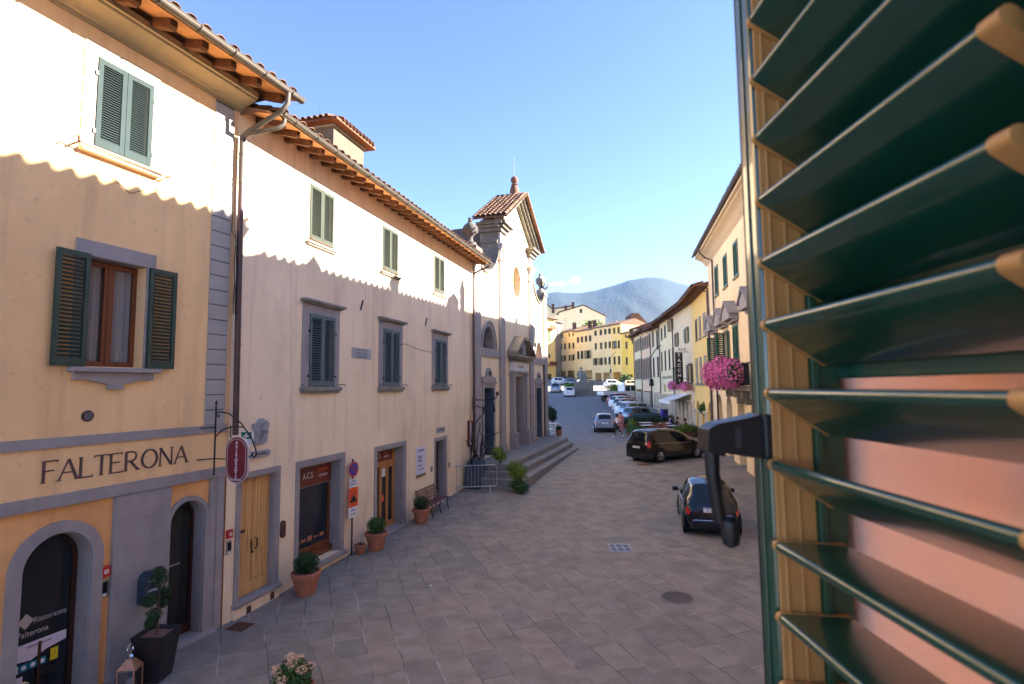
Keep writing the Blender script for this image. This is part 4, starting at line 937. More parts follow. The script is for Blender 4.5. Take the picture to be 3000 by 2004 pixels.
# ---- R3 with cafe awning
wr3=[(5.6,6.5,8.2,9.35,'open','shut_green'),(1.45,2.3,8.2,9.3,'open','shut_olive'),(6.2,7.3,4.75,6.25,'open','shut_olive'),(1.3,2.2,4.7,6.2,'ajar','shut_green')]
R3h,L3=house('town_house','cream house with a white awning over its columned shop front and dark open shutters',V[3],V[2],.9,11.35,10,'plaster_warm',wr3,[rect(.6,.3,7.6,3.3)],ze=11.15,eo=1.0,group=ROWG)
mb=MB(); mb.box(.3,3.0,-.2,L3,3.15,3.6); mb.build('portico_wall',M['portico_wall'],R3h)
for x in (.4,1.7,3.2,4.9,6.4,7.75):
    mb=MB(); mb.lathe([(.33,0),(.33,.18),(.27,.25),(.25,.4),(.22,2.3),(.29,2.42),(.33,2.5),(.33,2.62)],(x,.05,.7),12); mb.build('column',M['column_stone'],R3h,smooth=True)
pipe(R3h,.2,.9,11.0)
az3=math.atan2(V[2][0]-V[3][0],V[2][1]-V[3][1])
p=fpt((V[3][0],V[3][1],0),az3,4.2,-.05)
aw=thing('awning','white canvas awning over the columned shop front','awning',(p.x,p.y,3.5),rz_of(az3))
mb=MB(); mb.add([(-2.6,0,.3),(2.6,0,.3),(2.6,-1.7,-.25),(-2.6,-1.7,-.25),(-2.6,0,.27),(2.6,0,.27),(2.6,-1.7,-.28),(-2.6,-1.7,-.28)],[(0,3,2,1),(4,5,6,7),(0,1,5,4),(2,3,7,6)]); mb.box(-2.6,-1.71,-.5,2.6,-1.69,-.25); mb.build('canopy',M['canvas'],aw)
mb=MB(); mb.tube([(-2.5,0,-.4),(-2.5,-1.65,-.28)],.02,6); mb.tube([(2.5,0,-.4),(2.5,-1.65,-.28)],.02,6); mb.build('arm',M['steel'],aw)
flowerbox('pink petunias in a window box, left of the open olive shutters',V[3],V[2],1.2,3.0,-.35,4.4,.42,900,400)
flowerbox('red-pink petunias in a window box below the open olive shutters',V[3],V[2],6.0,8.2,-.35,4.35,.38,900,500)
# vertical bar sign
p=fpt((V[3][0],V[3][1],0),az3,6.6,-.1)
sg=thing('bar_sign','tall black sign board with pale letters hung out from the cream house','sign',(p.x,p.y,5.0),rz_of(az3)-PI/2)
mb=MB(); mb.box(.45,-.06,-.4,1.05,.06,2.25); mb.build('board',M['black_paint'],sg)
text('BAR',.36,M['iron'],sg,(.45,-.075,2.5),name='lettering'); 
for k,ch in enumerate('TACCHI'):
    text(ch,.36,M['white_paint'],sg,(.75,-.065,2.02-.42*k),bold=.006); text(ch,.36,M['white_paint'],sg,(.75,.065,2.02-.42*k),rot=(PI/2,0,PI),bold=.006)
mb=MB(); mb.tube([(0,0,2.3),(1.2,0,2.3)],.025,6); mb.tube([(0,0,.1),(.5,0,.1)],.025,6); mb.build('bracket',M['iron'],sg)
# ---- R4
wr4=[(.95,1.5,9.4,10.5,'closed','shut_olive'),(2.75,3.3,9.5,10.6,'closed','shut_olive'),(5.2,6.4,9.9,10.9,'open','shut_olive')]
wr4+=[(.7,1.15,6.2,8.0,'closed','shut_brown'),(2.5,3.0,6.2,8.0,'closed','shut_olive'),(4.5,5.0,6.2,8.0,'closed','shut_olive'),(6.15,6.6,6.2,8.1,'closed','shut_olive')]
R4h,L4=house('town_house','ivory house with tall olive shutters over round columns and a lettered band',V[4],V[3],1.2,11.2,10,'plaster_white',wr4,[rect(.4,.6,6.3,3.7)]+[archpts(c,.4,3.9,4.35,8) for c in (2.0,4.2)],ze=11.1,eo=.95,group=ROWG)
text('HOTEL BAR TABACCHI',.42,M['iron'],R4h,(3.3,-.02,5.35),sx=1.1)
for x in (.3,1.5,2.7,3.9,5.1,6.3):
    mb=MB(); mb.lathe([(.36,0),(.36,.2),(.30,.28),(.27,.45),(.24,2.35),(.32,2.48),(.36,2.56),(.36,2.7)],(x,.05,1.0),12); mb.build('column',M['column_stone'],R4h,smooth=True)
mb=MB(); mb.box(.3,3.0,-.2,L4,3.15,3.9); mb.build('portico_wall',M['portico_wall'],R4h)
pipe(R4h,.15,1.2,11.0)
# ---- R5..R7
R5h,L5=house('town_house','narrow cream house with a brown downpipe, left of the ivory house',V[5],V[4],1.4,10.95,9,'plaster_warm',[(1.1,1.6,9.0,10.6,'closed','shut_olive'),(3.0,3.5,8.6,10.5,'closed','shut_olive'),(1.1,1.6,5.6,7.6,'closed','shut_olive'),(3.0,3.5,5.6,7.6,'closed','shut_olive')],[rect(.5,.6,3.7,3.6)],ze=10.8,eo=.9,group=ROWG)
pipe(R5h,.3,1.4,10.7)
R6h,L6=house('town_house','peach house with long brown shuttered windows, halfway down the right row',V[6],V[5],1.8,11.25,9,'plaster_pink',[(x,x+.6,z0,z1,'closed','shut_brown') for x in (.5,1.7,2.9,4.1,5.3) for z0,z1 in ((9.1,10.4),(5.4,7.8))],[rect(.5,.9,5.7,3.9)],ze=11.1,eo=.9,group=ROWG,n=8)
pipe(R6h,.2,1.8,11)
R7h,L7=house('town_house','ivory house with brown shutters at the far end of the right row',V[7],V[6],2.3,11.35,9,'plaster_white',[(x,x+.6,z0,z1,'closed','shut_brown') for x in (.7,1.9,3.1,4.3,5.5) for z0,z1 in ((9.2,10.6),(5.5,8.0))],[rect(.5,1.3,5.7,4.1)],ze=11.2,eo=.9,group=ROWG,n=8)
pipe(R7h,.2,2.3,11)
for hh,LL in ((R5h,L5),(R6h,L6),(R7h,L7)):
    mb=MB(); mb.box(.3,2.9,0,LL-.3,3.0,4.4); mb.build('portico_wall',M['portico_wall'],hh)
    for x in (1.2,2.4,3.4,4.6): 
        if x<LL-.6: mb=MB(); mb.lathe([(.3,0),(.25,.2),(.22,2.1),(.3,2.3)],(x,.05,1.5),10); mb.build('column',M['column_stone'],hh,smooth=True)

hH,LH=house('town_house','unseen plain house added past the last ivory house to shade the upper square',(23.6,104),(17.3,77.2),2.6,12.6,9,'plaster_warm',[(3+4*k,4+4*k,z,z+1.7,'closed','shut_olive') for k in range(6) for z in (5.5,9)],style='plain',eo=.6,group=ROWG,n=6,base=-3)  # out of sight, added to throw shade over part of the far square
# ---- end row E
E0,E1=(12.9,158),(28.9,130)
eL=Vector((E1[0]-E0[0],E1[1]-E0[1])); eU=eL.normalized()
def ep(x): q=Vector(E0)+eU*x; return (q.x,q.y)
def shiftw(ws,dx): return [(a-dx,b-dx,c,d,s,m) for a,b,c,d,s,m in ws]
ENDG='yellow houses closing the far end of the square'
def row(xs,w,z0,z1,s,m): return [(x,x+w,z0,z1,s,m) for x in xs]
hE1=row((2.2,3.9),.8,18.4,19.5,'open','shut_olive')[:1]+row((6.15,7.9),.6,18.6,19.5,'closed','shut_olive')+row((2.1,3.95,6.05,7.9),.75,15.2,16.75,'closed','shut_olive')+row((2.0,5.95),.8,11.8,13.4,'closed','shut_olive')+row((3.55,7.6),.75,11.8,13.4,'open','shut_olive')
e,_=house('town_house','pale yellow house with small attic windows, leftmost of the far yellow row',ep(0),ep(9.1),7.5,20.0,9,'plaster_straw',hE1,[rect(.6,6.5,4.3,9.0),rect(4.9,6.5,8.4,9.0)],eo=.7,style='plain',group=ENDG,sur=0,n=7,base=-3)
hE2=row((10.0,11.8,13.6,15.4),.85,16.6,18.0,'closed','shut_olive')+row((10.0,11.7),.9,12.1,14.1,'closed','shut_olive')+row((13.9,),1.5,12.0,14.1,'open','shut_olive')
house('town_house','pale yellow house with one wide first floor window in the far yellow row',ep(9.12),ep(16.9),7,19.6,9,'plaster_straw',shiftw(hE2,9.12),[rect(.6,6.5,3.4,8.8),rect(4.2,6.5,7.2,8.8)],eo=.7,style='plain',group=ENDG,sur=.08,n=7,base=-3)
hE3=row((17.7,19.9,21.7,23.3),.85,17.8,19.1,'closed','shut_olive')+row((17.7,19.9,21.7,23.3),.85,14.2,15.8,'closed','shut_brown')+row((17.4,19.6),.9,10.1,11.9,'open','shut_olive')+row((21.5,23.1),.8,10.1,11.9,'closed','shut_olive')
house('town_house','wide yellow house with twelve windows in the middle of the far row',ep(16.92),ep(24.2),5.8,19.8,9,'plaster_straw',shiftw(hE3,16.92),[rect(.6,4.6,3.2,8.0),rect(3.9,4.6,6.6,8.0)],eo=.7,style='plain',group=ENDG,sur=0,n=7,base=-3)
hE4=row((25.2,26.8),.75,17.7,19.1,'closed','shut_brown')+row((25.1,),.85,13.9,15.8,'open','shut_olive')+row((26.8,),.75,13.9,15.8,'closed','shut_olive')+row((25.05,26.75),.75,9.9,11.9,'closed','shut_olive')
house('town_house','yellow house two windows wide with a blank upper right corner, beside the golden one',ep(24.22),ep(28.15),5.2,19.9,9,'plaster_yellow',shiftw(hE4,24.22),[rect(.5,4.6,3.3,8.0)],eo=.7,style='plain',group=ENDG,sur=0,n=7,base=-3)
hE5=[(29.5,30.0,16.4,17.1,'closed','shut_brown'),(29.6,30.3,13.6,15.3,'closed','shut_brown'),(29.55,30.2,9.7,11.5,'closed','shut_olive')]
house('town_house','lower golden yellow house over a tall passage, right end of the yellow row',ep(28.17),ep(33.2),4.8,17.4,8,'plaster_gold',shiftw(hE5,28.17),[rect(.5,3.5,3.6,7.3)],eo=.8,style='plain',group=ENDG,sur=0,n=7,base=-3)
# chimneys of the end row
for k,(x,y,z,lab) in enumerate(((16.5,3,20.6,'brick chimney on the yellow row, above its middle'),(18.3,2.2,20.5,'brick chimney just right of the first one above the yellow row'),(9.5,3.2,20.9,'small brick chimney against the white gable'))):
    q=Vector(E0)+eU*x; c=thing('chimney',lab,'chimney',(q.x,q.y+y,z),0,'chimneys on the far yellow row')
    mb=MB(); mb.box(-.5,-.35,-.6,.5,.35,1.3); mb.build('shaft',M['brick'],c); mb=MB(); mb.box(-.6,-.45,1.3,.6,.45,1.42); mb.box(-.45,-.3,1.6,.45,.3,1.68); mb.box(-.4,-.25,1.42,-.25,.25,1.6); mb.box(.25,-.25,1.42,.4,.25,1.6); mb.build('cap',M['tile'],c)
# white gabled house behind, left far tower houses
h=thing('gabled_house','big ivory house with a blank gable rising behind the yellow row','house',(14.5,185,8),0)
mb=MB(); wall(mb,[(0,-4),(17.5,-4),(17.5,20.3),(10,24.1),(1.6,21.7),(1.6,21.0),(0,20.8)],[rect(8.7,21.6,9.6,23)],0,.4); mb.box(.05,.8,-4,17.4,14,19.5); mb.build('wall',M['plaster_white'],h)
mb=MB(); mb.add([(17.9,-.5,20.2),(10,-.5,24.25),(1.4,-.5,21.85),(17.9,14,20.2),(10,14,24.25),(1.4,14,21.85),(17.9,-.5,20.4),(10,-.5,24.45),(1.4,-.5,22.05),(17.9,14,20.4),(10,14,24.45),(1.4,14,22.05)],[(0,3,4,1),(1,4,5,2),(6,7,10,9),(7,8,11,10),(0,1,7,6),(1,2,8,7)]); mb.build('roof',M['tile'],h)
mb=MB(); mb.box(8.7,.3,21.6,9.6,.35,23); mb.build('window',M['shut_olive'],h)
h=thing('hill_house','ivory house with brick chimneys, highest of the houses behind the church','house',(10,200,8),0)
mb=MB(); mb.prism([(-3,-4),(14,-4),(14,24.3),(12.5,26.2),(5,25),(1.5,28),(-3,29.5)],0,12); mb.build('wall',M['plaster_white'],h)
mb=MB(); mb.prism([(-3.3,29.5),(1.5,28),(5,25.0),(12.5,26.2),(14.4,24.2),(14.4,24.6),(12.5,26.6),(5,25.4),(1.6,28.4),(-3.3,29.9)],-.4,12.3); mb.build('roof',M['tile'],h)
for x,z in ((4.8,25.2),(12.2,25.8),(9.5,24.5)): mb=MB(); mb.box(x,-.6,z-1.5,x+.9,.2,z+1.6); mb.box(x-.1,-.7,z+1.6,x+1,.3,z+1.8); mb.build('chimney',M['brick'],h)
h,_=house('town_house','tall yellow house with wooden balconies squeezed between the church and the yellow row',(9.0,146),(11.9,150),6,23,8,'plaster_yellow',[(1.3,2.3,16.8,19.6,'closed','shut_green'),(1.4,2.2,12.4,13.4,'closed','shut_olive')],[rect(.6,3,3,8)],eo=1.2,style='plain',group='tall houses left of the yellow row',sur=0,n=7,base=-3)
for z in (10.4,20.3): mb=MB(); mb.box(.2,-1.2,z-.15,4,0,z); mb.box(.2,-1.22,z,4,-1.15,z+.9); mb.build('balcony',M['fascia_red'] if z<12 else M['wood_rafter'],h)
h,_=house('town_house','narrow grey-beige stone house at the left end of the yellow row',(11.9,151),(14.0,155),6.5,22.5,8,'stone_light',[],[],eo=.6,style='plain',group='tall houses left of the yellow row',base=-3)
# tall brick roofed block and aerials at right behind the row
h=thing('hill_house','cream house with a steep red roof showing above the right row','house',(30,150,10),0)
mb=MB(); mb.prism([(-1,-6),(9,-6),(9,10.2),(-1,12.6)],0,8); mb.build('wall',M['plaster_white'],h)
mb=MB(); mb.prism([(2.6,12.3),(3.2,14.6),(5.0,14.6),(7.4,11.8),(7.4,11.2)],-.3,8.3); mb.build('roof',M['tile'],h)
for k,(x,y,z,hh) in enumerate(((25.5,148,20.5,4.5),(27.2,149,20.5,5.4),(15.8,160,21,3.8),(28.6,146,20.2,3.4))):
    a=thing('roof_aerial','thin metal television aerial, number of crossbars %s, on a roof behind the yellow row'%('three','five','two','four')[k],'aerial',(x,y,z))
    mb=MB(); mb.tube([(0,0,-1.5),(0,0,hh)],.045,5); mb.build('mast',M['antenna'],a)
    mb=MB()
    for q in range((3,5,2,4)[k]): mb.tube([(-.7+.1*q,0,hh-.3-.45*q),(.7-.1*q,0,hh-.3-.45*q)],.03,4)
    mb.build('crossbar',M['antenna'],a)

# ---- chimneys on the near right row, whose shadows fall on the cream house
SUN_AZ=R(84.8); SUN_EL=R(24.5)
def sunback(s,z,azf,A,back):
    """point on the right row roof, `back` metres behind its eave line, that shades facade point (s,z)"""
    p=fpt(A,azf,s,0,z); u=Vector((math.sin(R(11.4)),math.cos(R(11.4)),0)); nn=Vector((-u.y,u.x,0))
    P1=Vector((V[1][0],V[1][1],0)); D=Vector((math.sin(SUN_AZ),math.cos(SUN_AZ),math.tan(SUN_EL)))
    t=((P1-nn*(back-.8)-p).dot(nn))/D.dot(nn); return p+D*t
for k,(s,z,A,azf,wd,kind,lab) in enumerate(((2.29,7.75,A0,AZ2,.55,'gable','narrow gable capped chimney on the near right roofs, casting the leftmost pointed shadow'),
      (6.65,8.02,A0,AZ2,.5,'flat','chimney with a flat cap on the near right roofs, casting the second shadow'),
      (11.75,8.27,A0,AZ2,1.0,'gable','broad gable capped chimney on the near right roofs, beside the tall spire'),
      (12.9,9.41,A0,AZ2,.5,'spire','tall pointed chimney pot casting the slender shadow near the church'),
      (7.05,8.72,A2,AZC,.3,'spire','thin pointed finial casting a spike of shadow on the church'))):
    q=sunback(s,z,azf,A,1.3); zr=13.38+sl*1.3
    t=thing('chimney',lab,'chimney',(q.x,q.y,zr),rz_of(R(11.4)),'chimneys on the near right roofs')
    hh=q.z-zr; mb=MB(); w=wd/2
    if kind=='spire': mb.box(-w,-w,-.2,w,w,hh*.62); mb.build('shaft',M['brick'],t); mb=MB(); mb.lathe([(w*1.5,hh*.62),(w*.9,hh*.75),(.02,hh)],(0,0,0),8); mb.build('cap',M['tile'],t)
    elif kind=='flat': mb.box(-w,-w,-.2,w,w,hh-.15); mb.build('shaft',M['brick'],t); mb=MB(); mb.box(-w-.05,-w-.05,hh-.15,w+.05,w+.05,hh); mb.build('cap',M['tile'],t)
    else: mb.box(-w*.6,-w,-.2,w*.6,w,hh-.3); mb.build('shaft',M['brick'],t); mb=MB(); mb.prism([(-w*1.3,hh-.32),(w*1.3,hh-.32),(0,hh)],-w,w); mb.build('cap',M['tile'],t)

# ================================================================ ground, hills, sky
def flag_material(name,az,H=.62,warp=.03,tone=1.0):
    m=bpy.data.materials.new(name); t,N,K=nt(m)
    out=N.new('ShaderNodeOutputMaterial'); bs=N.new('ShaderNodeBsdfPrincipled'); K.new(bs.outputs[0],out.inputs[0])
    geo=N.new('ShaderNodeNewGeometry')
    def mth(op,a,b=None,c=None):
        n=N.new('ShaderNodeMath'); n.operation=op
        for i,x in enumerate((a,b,c)):
            if x is None: continue
            if hasattr(x,'links'): K.new(x,n.inputs[i])
            else: n.inputs[i].default_value=x
        return n.outputs[0]
    def noise(scale,det=3,vec=None,dim=None):
        n=N.new('ShaderNodeTexNoise'); n.inputs['Scale'].default_value=scale; n.inputs['Detail'].default_value=det
        K.new(vec or geo.outputs['Position'],n.inputs['Vector']); return n
    nz=noise(.9,2); va=N.new('ShaderNodeVectorMath'); va.operation='SCALE'; va.inputs['Scale'].default_value=warp*4
    K.new(nz.outputs['Color'],va.inputs[0]); vb=N.new('ShaderNodeVectorMath'); vb.operation='ADD'; K.new(geo.outputs['Position'],vb.inputs[0]); K.new(va.outputs[0],vb.inputs[1])
    def dot(v):
        d=N.new('ShaderNodeVectorMath'); d.operation='DOT_PRODUCT'; K.new(vb.outputs[0],d.inputs[0]); d.inputs[1].default_value=v; return d.outputs['Value']
    u=dot((math.sin(az),math.cos(az),0)); v=dot((math.cos(az),-math.sin(az),0))
    vr=mth('DIVIDE',v,H); row=mth('FLOOR',vr); fv=mth('FRACT',vr)
    wn=N.new('ShaderNodeTexWhiteNoise'); wn.noise_dimensions='1D'; K.new(row,wn.inputs['W'])
    Lr=mth('MULTIPLY_ADD',wn.outputs['Value'],.5,.62)
    up=mth('MULTIPLY_ADD',wn.outputs['Value'],17.3,mth('DIVIDE',u,Lr)); col=mth('FLOOR',up); fu=mth('FRACT',up)
    # jitter the slab ends
    cb=N.new('ShaderNodeCombineXYZ'); K.new(row,cb.inputs[0]); K.new(col,cb.inputs[1])
    w2=N.new('ShaderNodeTexWhiteNoise'); w2.noise_dimensions='3D'; K.new(cb.outputs[0],w2.inputs['Vector'])
    du=mth('MULTIPLY',mth('MINIMUM',fu,mth('SUBTRACT',1,fu)),Lr); dv=mth('MULTIPLY',mth('MINIMUM',fv,mth('SUBTRACT',1,fv)),H)
    dd=mth('MINIMUM',du,dv)
    mr=N.new('ShaderNodeMapRange'); mr.interpolation_type='SMOOTHSTEP'; mr.inputs['From Min'].default_value=.003; mr.inputs['From Max'].default_value=.016; K.new(dd,mr.inputs['Value'])
    ramp=N.new('ShaderNodeValToRGB'); cr=ramp.color_ramp; cr.interpolation='LINEAR'
    cols=[(.195,.187,.182),(.22,.21,.20),(.24,.228,.214),(.214,.206,.196),(.25,.226,.21),(.23,.219,.205),(.202,.195,.195)]
    cr.elements[0].position=0; cr.elements[1].position=1; cr.elements[0].color=(*[c*tone for c in cols[0]],1); cr.elements[1].color=(*[c*tone for c in cols[-1]],1)
    for i,c in enumerate(cols[1:-1]): e=cr.elements.new((i+1)/6); e.color=(*[q*tone for q in c],1)
    K.new(w2.outputs['Value'],ramp.inputs[0])
    n1=noise(2.3,7); n2=noise(22,5)
    mx=N.new('ShaderNodeMixRGB'); mx.blend_type='MULTIPLY'; mx.inputs[0].default_value=.75; K.new(ramp.outputs[0],mx.inputs[1])
    r1=N.new('ShaderNodeMapRange'); r1.inputs['From Min'].default_value=.3; r1.inputs['From Max'].default_value=.7; r1.inputs['To Min'].default_value=.62; r1.inputs['To Max'].default_value=1.38
    K.new(mth('ADD',mth('MULTIPLY',n1.outputs['Fac'],.65),mth('MULTIPLY',n2.outputs['Fac'],.35)),r1.inputs['Value']); K.new(r1.outputs[0],mx.inputs[2])
    # joint colour: dark with pale lime patches
    n3=noise(1.1,4); jr=N.new('ShaderNodeValToRGB'); jr.color_ramp.elements[0].position=.45; jr.color_ramp.elements[0].color=(.105,.10,.095,1); jr.color_ramp.elements[1].position=.62; jr.color_ramp.elements[1].color=(.36,.34,.32,1); K.new(n3.outputs['Fac'],jr.inputs[0])
    mj=N.new('ShaderNodeMixRGB'); K.new(mr.outputs[0],mj.inputs[0]); K.new(jr.outputs[0],mj.inputs[1]); K.new(mx.outputs[0],mj.inputs[2])
    K.new(mj.outputs[0],bs.inputs['Base Color'])
    rr=N.new('ShaderNodeMapRange'); rr.inputs['To Min'].default_value=.7; rr.inputs['To Max'].default_value=.9; K.new(n1.outputs['Fac'],rr.inputs['Value']); K.new(rr.outputs[0],bs.inputs['Roughness'])
    hb=mth('ADD',mth('MULTIPLY',mr.outputs[0],.5),mth('ADD',mth('MULTIPLY',n2.outputs['Fac'],.35),mth('MULTIPLY',w2.outputs['Value'],.25)))
    bp=N.new('ShaderNodeBump'); bp.inputs['Strength'].default_value=.5; bp.inputs['Distance'].default_value=.012; K.new(hb,bp.inputs['Height']); K.new(bp.outputs[0],bs.inputs['Normal'])
    bs.inputs['Specular IOR Level'].default_value=.2
    return m
M['flag']=flag_material('flagstone_paving',R(-20),H=.52)
M['flag2']=flag_material('flagstone_apron',R(-27),H=.72,tone=.92)
ys=sorted(set([-60,-20,0,5]+[p[0] for p in PROF if p[0]<=300]+list(range(8,90,2))+list(range(90,300,6))+[400,600,900,1500,2600]))
xs=[-900,-300,-100,-40,-20,-10,-5,0,5,10,20,40,100,300,900,1800]
mb=MB(); mb.v=[(x,y,gz(y) if y<900 else 14) for y in ys for x in xs]; nx=len(xs)
mb.f=[(j*nx+i,j*nx+i+1,(j+1)*nx+i+1,(j+1)*nx+i) for j in range(len(ys)-1) for i in range(nx-1)]
g=mb.build('ground',M['flag'],smooth=True); g['kind']='structure'
mb=MB(); q=[fpt(A0,AZ1,-.2,.02),fpt(A0,AZ2,.0,-.55),Vector((-3.05,9.72,0)),Vector((-1.6,7.6,0)),Vector((-2.5,3,0)),fpt(A0,AZ1,-8,.02)]
mb.add([(p.x,p.y,.005) for p in q],[(0,5,4,3,2,1)]); a=mb.build('paving',M['flag2']); a['kind']='structure'
# hills
def hillmat():
    m=mat('wooded_hillside_haze_tint',(.004,.013,.019),col2=(.010,.024,.022),scale=.012,bump=.6,bscale=.06,bdist=8,rough=1,stain=((.022,.035,.024),.5,.02)); return m  # forest green pushed to blue, distance haze put into the base colour
mb=MB(); sil=[(-2500,260),(-1200,330),(-500,400),(0,450),(116,480),(192,514),(268,521),(306,516),(382,512),(477,530),(572,556),(668,586),(763,598),(839,595),(914,568),(1027,538),(1111,499),(1327,468),(1800,420),(3200,300)]
def silz(x):
    for (a,b),(c,d) in zip(sil,sil[1:]):
        if a<=x<=c: return b+(d-b)*(x-a)/(c-a)
    return 300
NX=220; NY=40; rh=random.Random(3)
for j in range(NY+1):
    y=700+ (3000-700)*(j/NY)
    for i in range(NX+1):
        x=-2200+5000*i/NX; xr=x*(y/3000)
        t=(j/NY); z=14+(silz(x)-4)*(t**1.5)*(1 if j<NY else 1)
        rid=(math.sin(x*.012+t*5)+.6*math.sin(x*.027+2.1*t*7)+.4*math.sin(x*.05+j*.7))*6*math.sin(PI*min(1,t))*(1-t*.4)
        mb.v.append((xr,y,z+rid+(rh.random()-.5)*3))
for j in range(NY):
    for i in range(NX):
        a=j*(NX+1)+i; mb.f.append((a,a+1,a+NX+2,a+NX+1))
b0=len(mb.v)
for i in range(NX+1): x=-2200+5000*i/NX; mb.v.append((x*1.3,4200,20))
for i in range(NX): a=NY*(NX+1)+i; mb.f.append((a,a+1,b0+i+1,b0+i))
hl=mb.build('hills',hillmat(),smooth=True,ang=180); hl['kind']='structure'
# tree tuft behind roofs
def tree(label,loc,h,r,mt='leaf_mid',n=900,ls=.5,group=None):
    t=thing('tree',label,'tree',loc,0,group); mb=MB(); mb.tube([(0,0,-4),(0,0,h*.5),(.2,0,h*.75)],[r*.09,r*.07,r*.03],6)
    mb.tube([(0,0,h*.4),(r*.4,.1,h*.65)],[r*.05,r*.02],5); mb.tube([(0,0,h*.42),(-r*.4,-.1,h*.68)],[r*.05,r*.02],5); mb.build('trunk',M['bark'],t)
    mb=MB()
    for k in range(6): a=k*1.05; leaves(mb,(r*.5*math.cos(a),r*.5*math.sin(a),h*(.62+.06*(k%3))),(r*.55,r*.55,h*.24),n//6,ls,.3)
    mb.build('crown',M[mt],t)
tree('bushy green tree showing over the tiled roofs behind the yellow row',(25.5,172,10),16.5,4.5,'leaf_lime',1500,.5)
tree('dark green tree at the foot of the hill, seen behind the right row roofs',(62,240,12),20,8,'leaf_mid',1800,.8)

W=bpy.data.worlds.new('World'); S.world=W; W.use_nodes=True
t=W.node_tree; N=t.nodes; K=t.links; N.clear()
out=N.new('ShaderNodeOutputWorld'); bg=N.new('ShaderNodeBackground'); K.new(bg.outputs[0],out.inputs[0])
sky=N.new('ShaderNodeTexSky'); sky.sky_type='NISHITA'; sky.sun_disc=False; sky.sun_elevation=SUN_EL; sky.sun_rotation=SUN_AZ; sky.altitude=450; sky.air_density=.52; sky.dust_density=0; sky.ozone_density=4.0
tc=N.new('ShaderNodeTexCoord'); wb=N.new('ShaderNodeMixRGB'); wb.blend_type='MULTIPLY'; wb.inputs[0].default_value=1; wb.inputs[2].default_value=(1.06,.87,.80,1); K.new(sky.outputs[0],wb.inputs[1])
# one small fair-weather cloud low over the hills, plus faint wisps
def cloud(dx,dz,sx,sz,amt,prev):
    sub=N.new('ShaderNodeVectorMath'); sub.operation='SUBTRACT'; K.new(tc.outputs['Generated'],sub.inputs[0]); c=Vector((dx,1,dz)).normalized(); sub.inputs[1].default_value=c
    ml=N.new('ShaderNodeVectorMath'); ml.operation='MULTIPLY'; ml.inputs[1].default_value=(1/sx,1/sx,1/sz); K.new(sub.outputs[0],ml.inputs[0])
    ln=N.new('ShaderNodeVectorMath'); ln.operation='LENGTH'; K.new(ml.outputs[0],ln.inputs[0])
    nz=N.new('ShaderNodeTexNoise'); nz.inputs['Scale'].default_value=60; nz.inputs['Detail'].default_value=4; K.new(tc.outputs['Generated'],nz.inputs['Vector'])
    ad=N.new('ShaderNodeMath'); ad.operation='MULTIPLY_ADD'; ad.inputs[1].default_value=.9; K.new(nz.outputs['Fac'],ad.inputs[0]); K.new(ln.outputs['Value'],ad.inputs[2])
    mr=N.new('ShaderNodeMapRange'); mr.interpolation_type='SMOOTHSTEP'; mr.inputs['From Min'].default_value=1.35; mr.inputs['From Max'].default_value=.55; mr.inputs['To Min'].default_value=0; mr.inputs['To Max'].default_value=amt; K.new(ad.outputs[0],mr.inputs['Value'])
    mx=N.new('ShaderNodeMixRGB'); mx.inputs[2].default_value=(3.2,3.0,3.0,1); K.new(mr.outputs[0],mx.inputs[0]); K.new(prev,mx.inputs[1]); return mx.outputs[0]
c=cloud(.118,.197,.016,.010,.8,wb.outputs[0]); c=cloud(.085,.190,.03,.007,.28,c)
K.new(c,bg.inputs[0]); bg.inputs[1].default_value=.076
sd=bpy.data.lights.new('sun','SUN'); sd.energy=4.8; sd.angle=R(.53); sd.color=(1,.90,.76)
so=bpy.data.objects.new('sun',sd); COL.objects.link(so)
D=Vector((math.sin(SUN_AZ)*math.cos(SUN_EL),math.cos(SUN_AZ)*math.cos(SUN_EL),math.sin(SUN_EL)))
so.rotation_euler=D.to_track_quat('Z','Y').to_euler(); so.location=(30,5,40)

# camera
cd=bpy.data.cameras.new('camera'); cam=bpy.data.objects.new('camera',cd); COL.objects.link(cam); S.camera=cam
cd.sensor_width=36; cd.lens=19.2; cd.clip_start=.03; cd.clip_end=9000
cam.matrix_world=Matrix.Translation((0,0,CAMZ)) @ Matrix.Rotation(PI/2+math.atan(133/1600),4,'X') @ Matrix.Rotation(-.010,4,'Z')
cd.dof.use_dof=True; cd.dof.focus_distance=16; cd.dof.aperture_fstop=7.1
S.view_settings.view_transform='Standard'; S.view_settings.look='None'; S.view_settings.exposure=3.3; S.view_settings.gamma=1
S.render.resolution_x=1024; S.render.resolution_y=684
S.render.engine='CYCLES'; S.cycles.max_bounces=12; S.cycles.diffuse_bounces=7; S.cycles.use_denoising=True
HAZE=True
if HAZE:
    mb=MB(); mb.box(-4000,-70,-2,4200,4300,660); hz=mb.build('haze',None); hz['kind']='stuff'
    m=bpy.data.materials.new('thin_air'); t,N,K=nt(m); out=N.new('ShaderNodeOutputMaterial'); pv=N.new('ShaderNodeVolumePrincipled'); pv.inputs['Color'].default_value=(.22,.48,1,1); pv.inputs['Density'].default_value=.000042; pv.inputs['Anisotropy'].default_value=.2
    K.new(pv.outputs[0],out.inputs['Volume']); hz.data.materials.append(m)
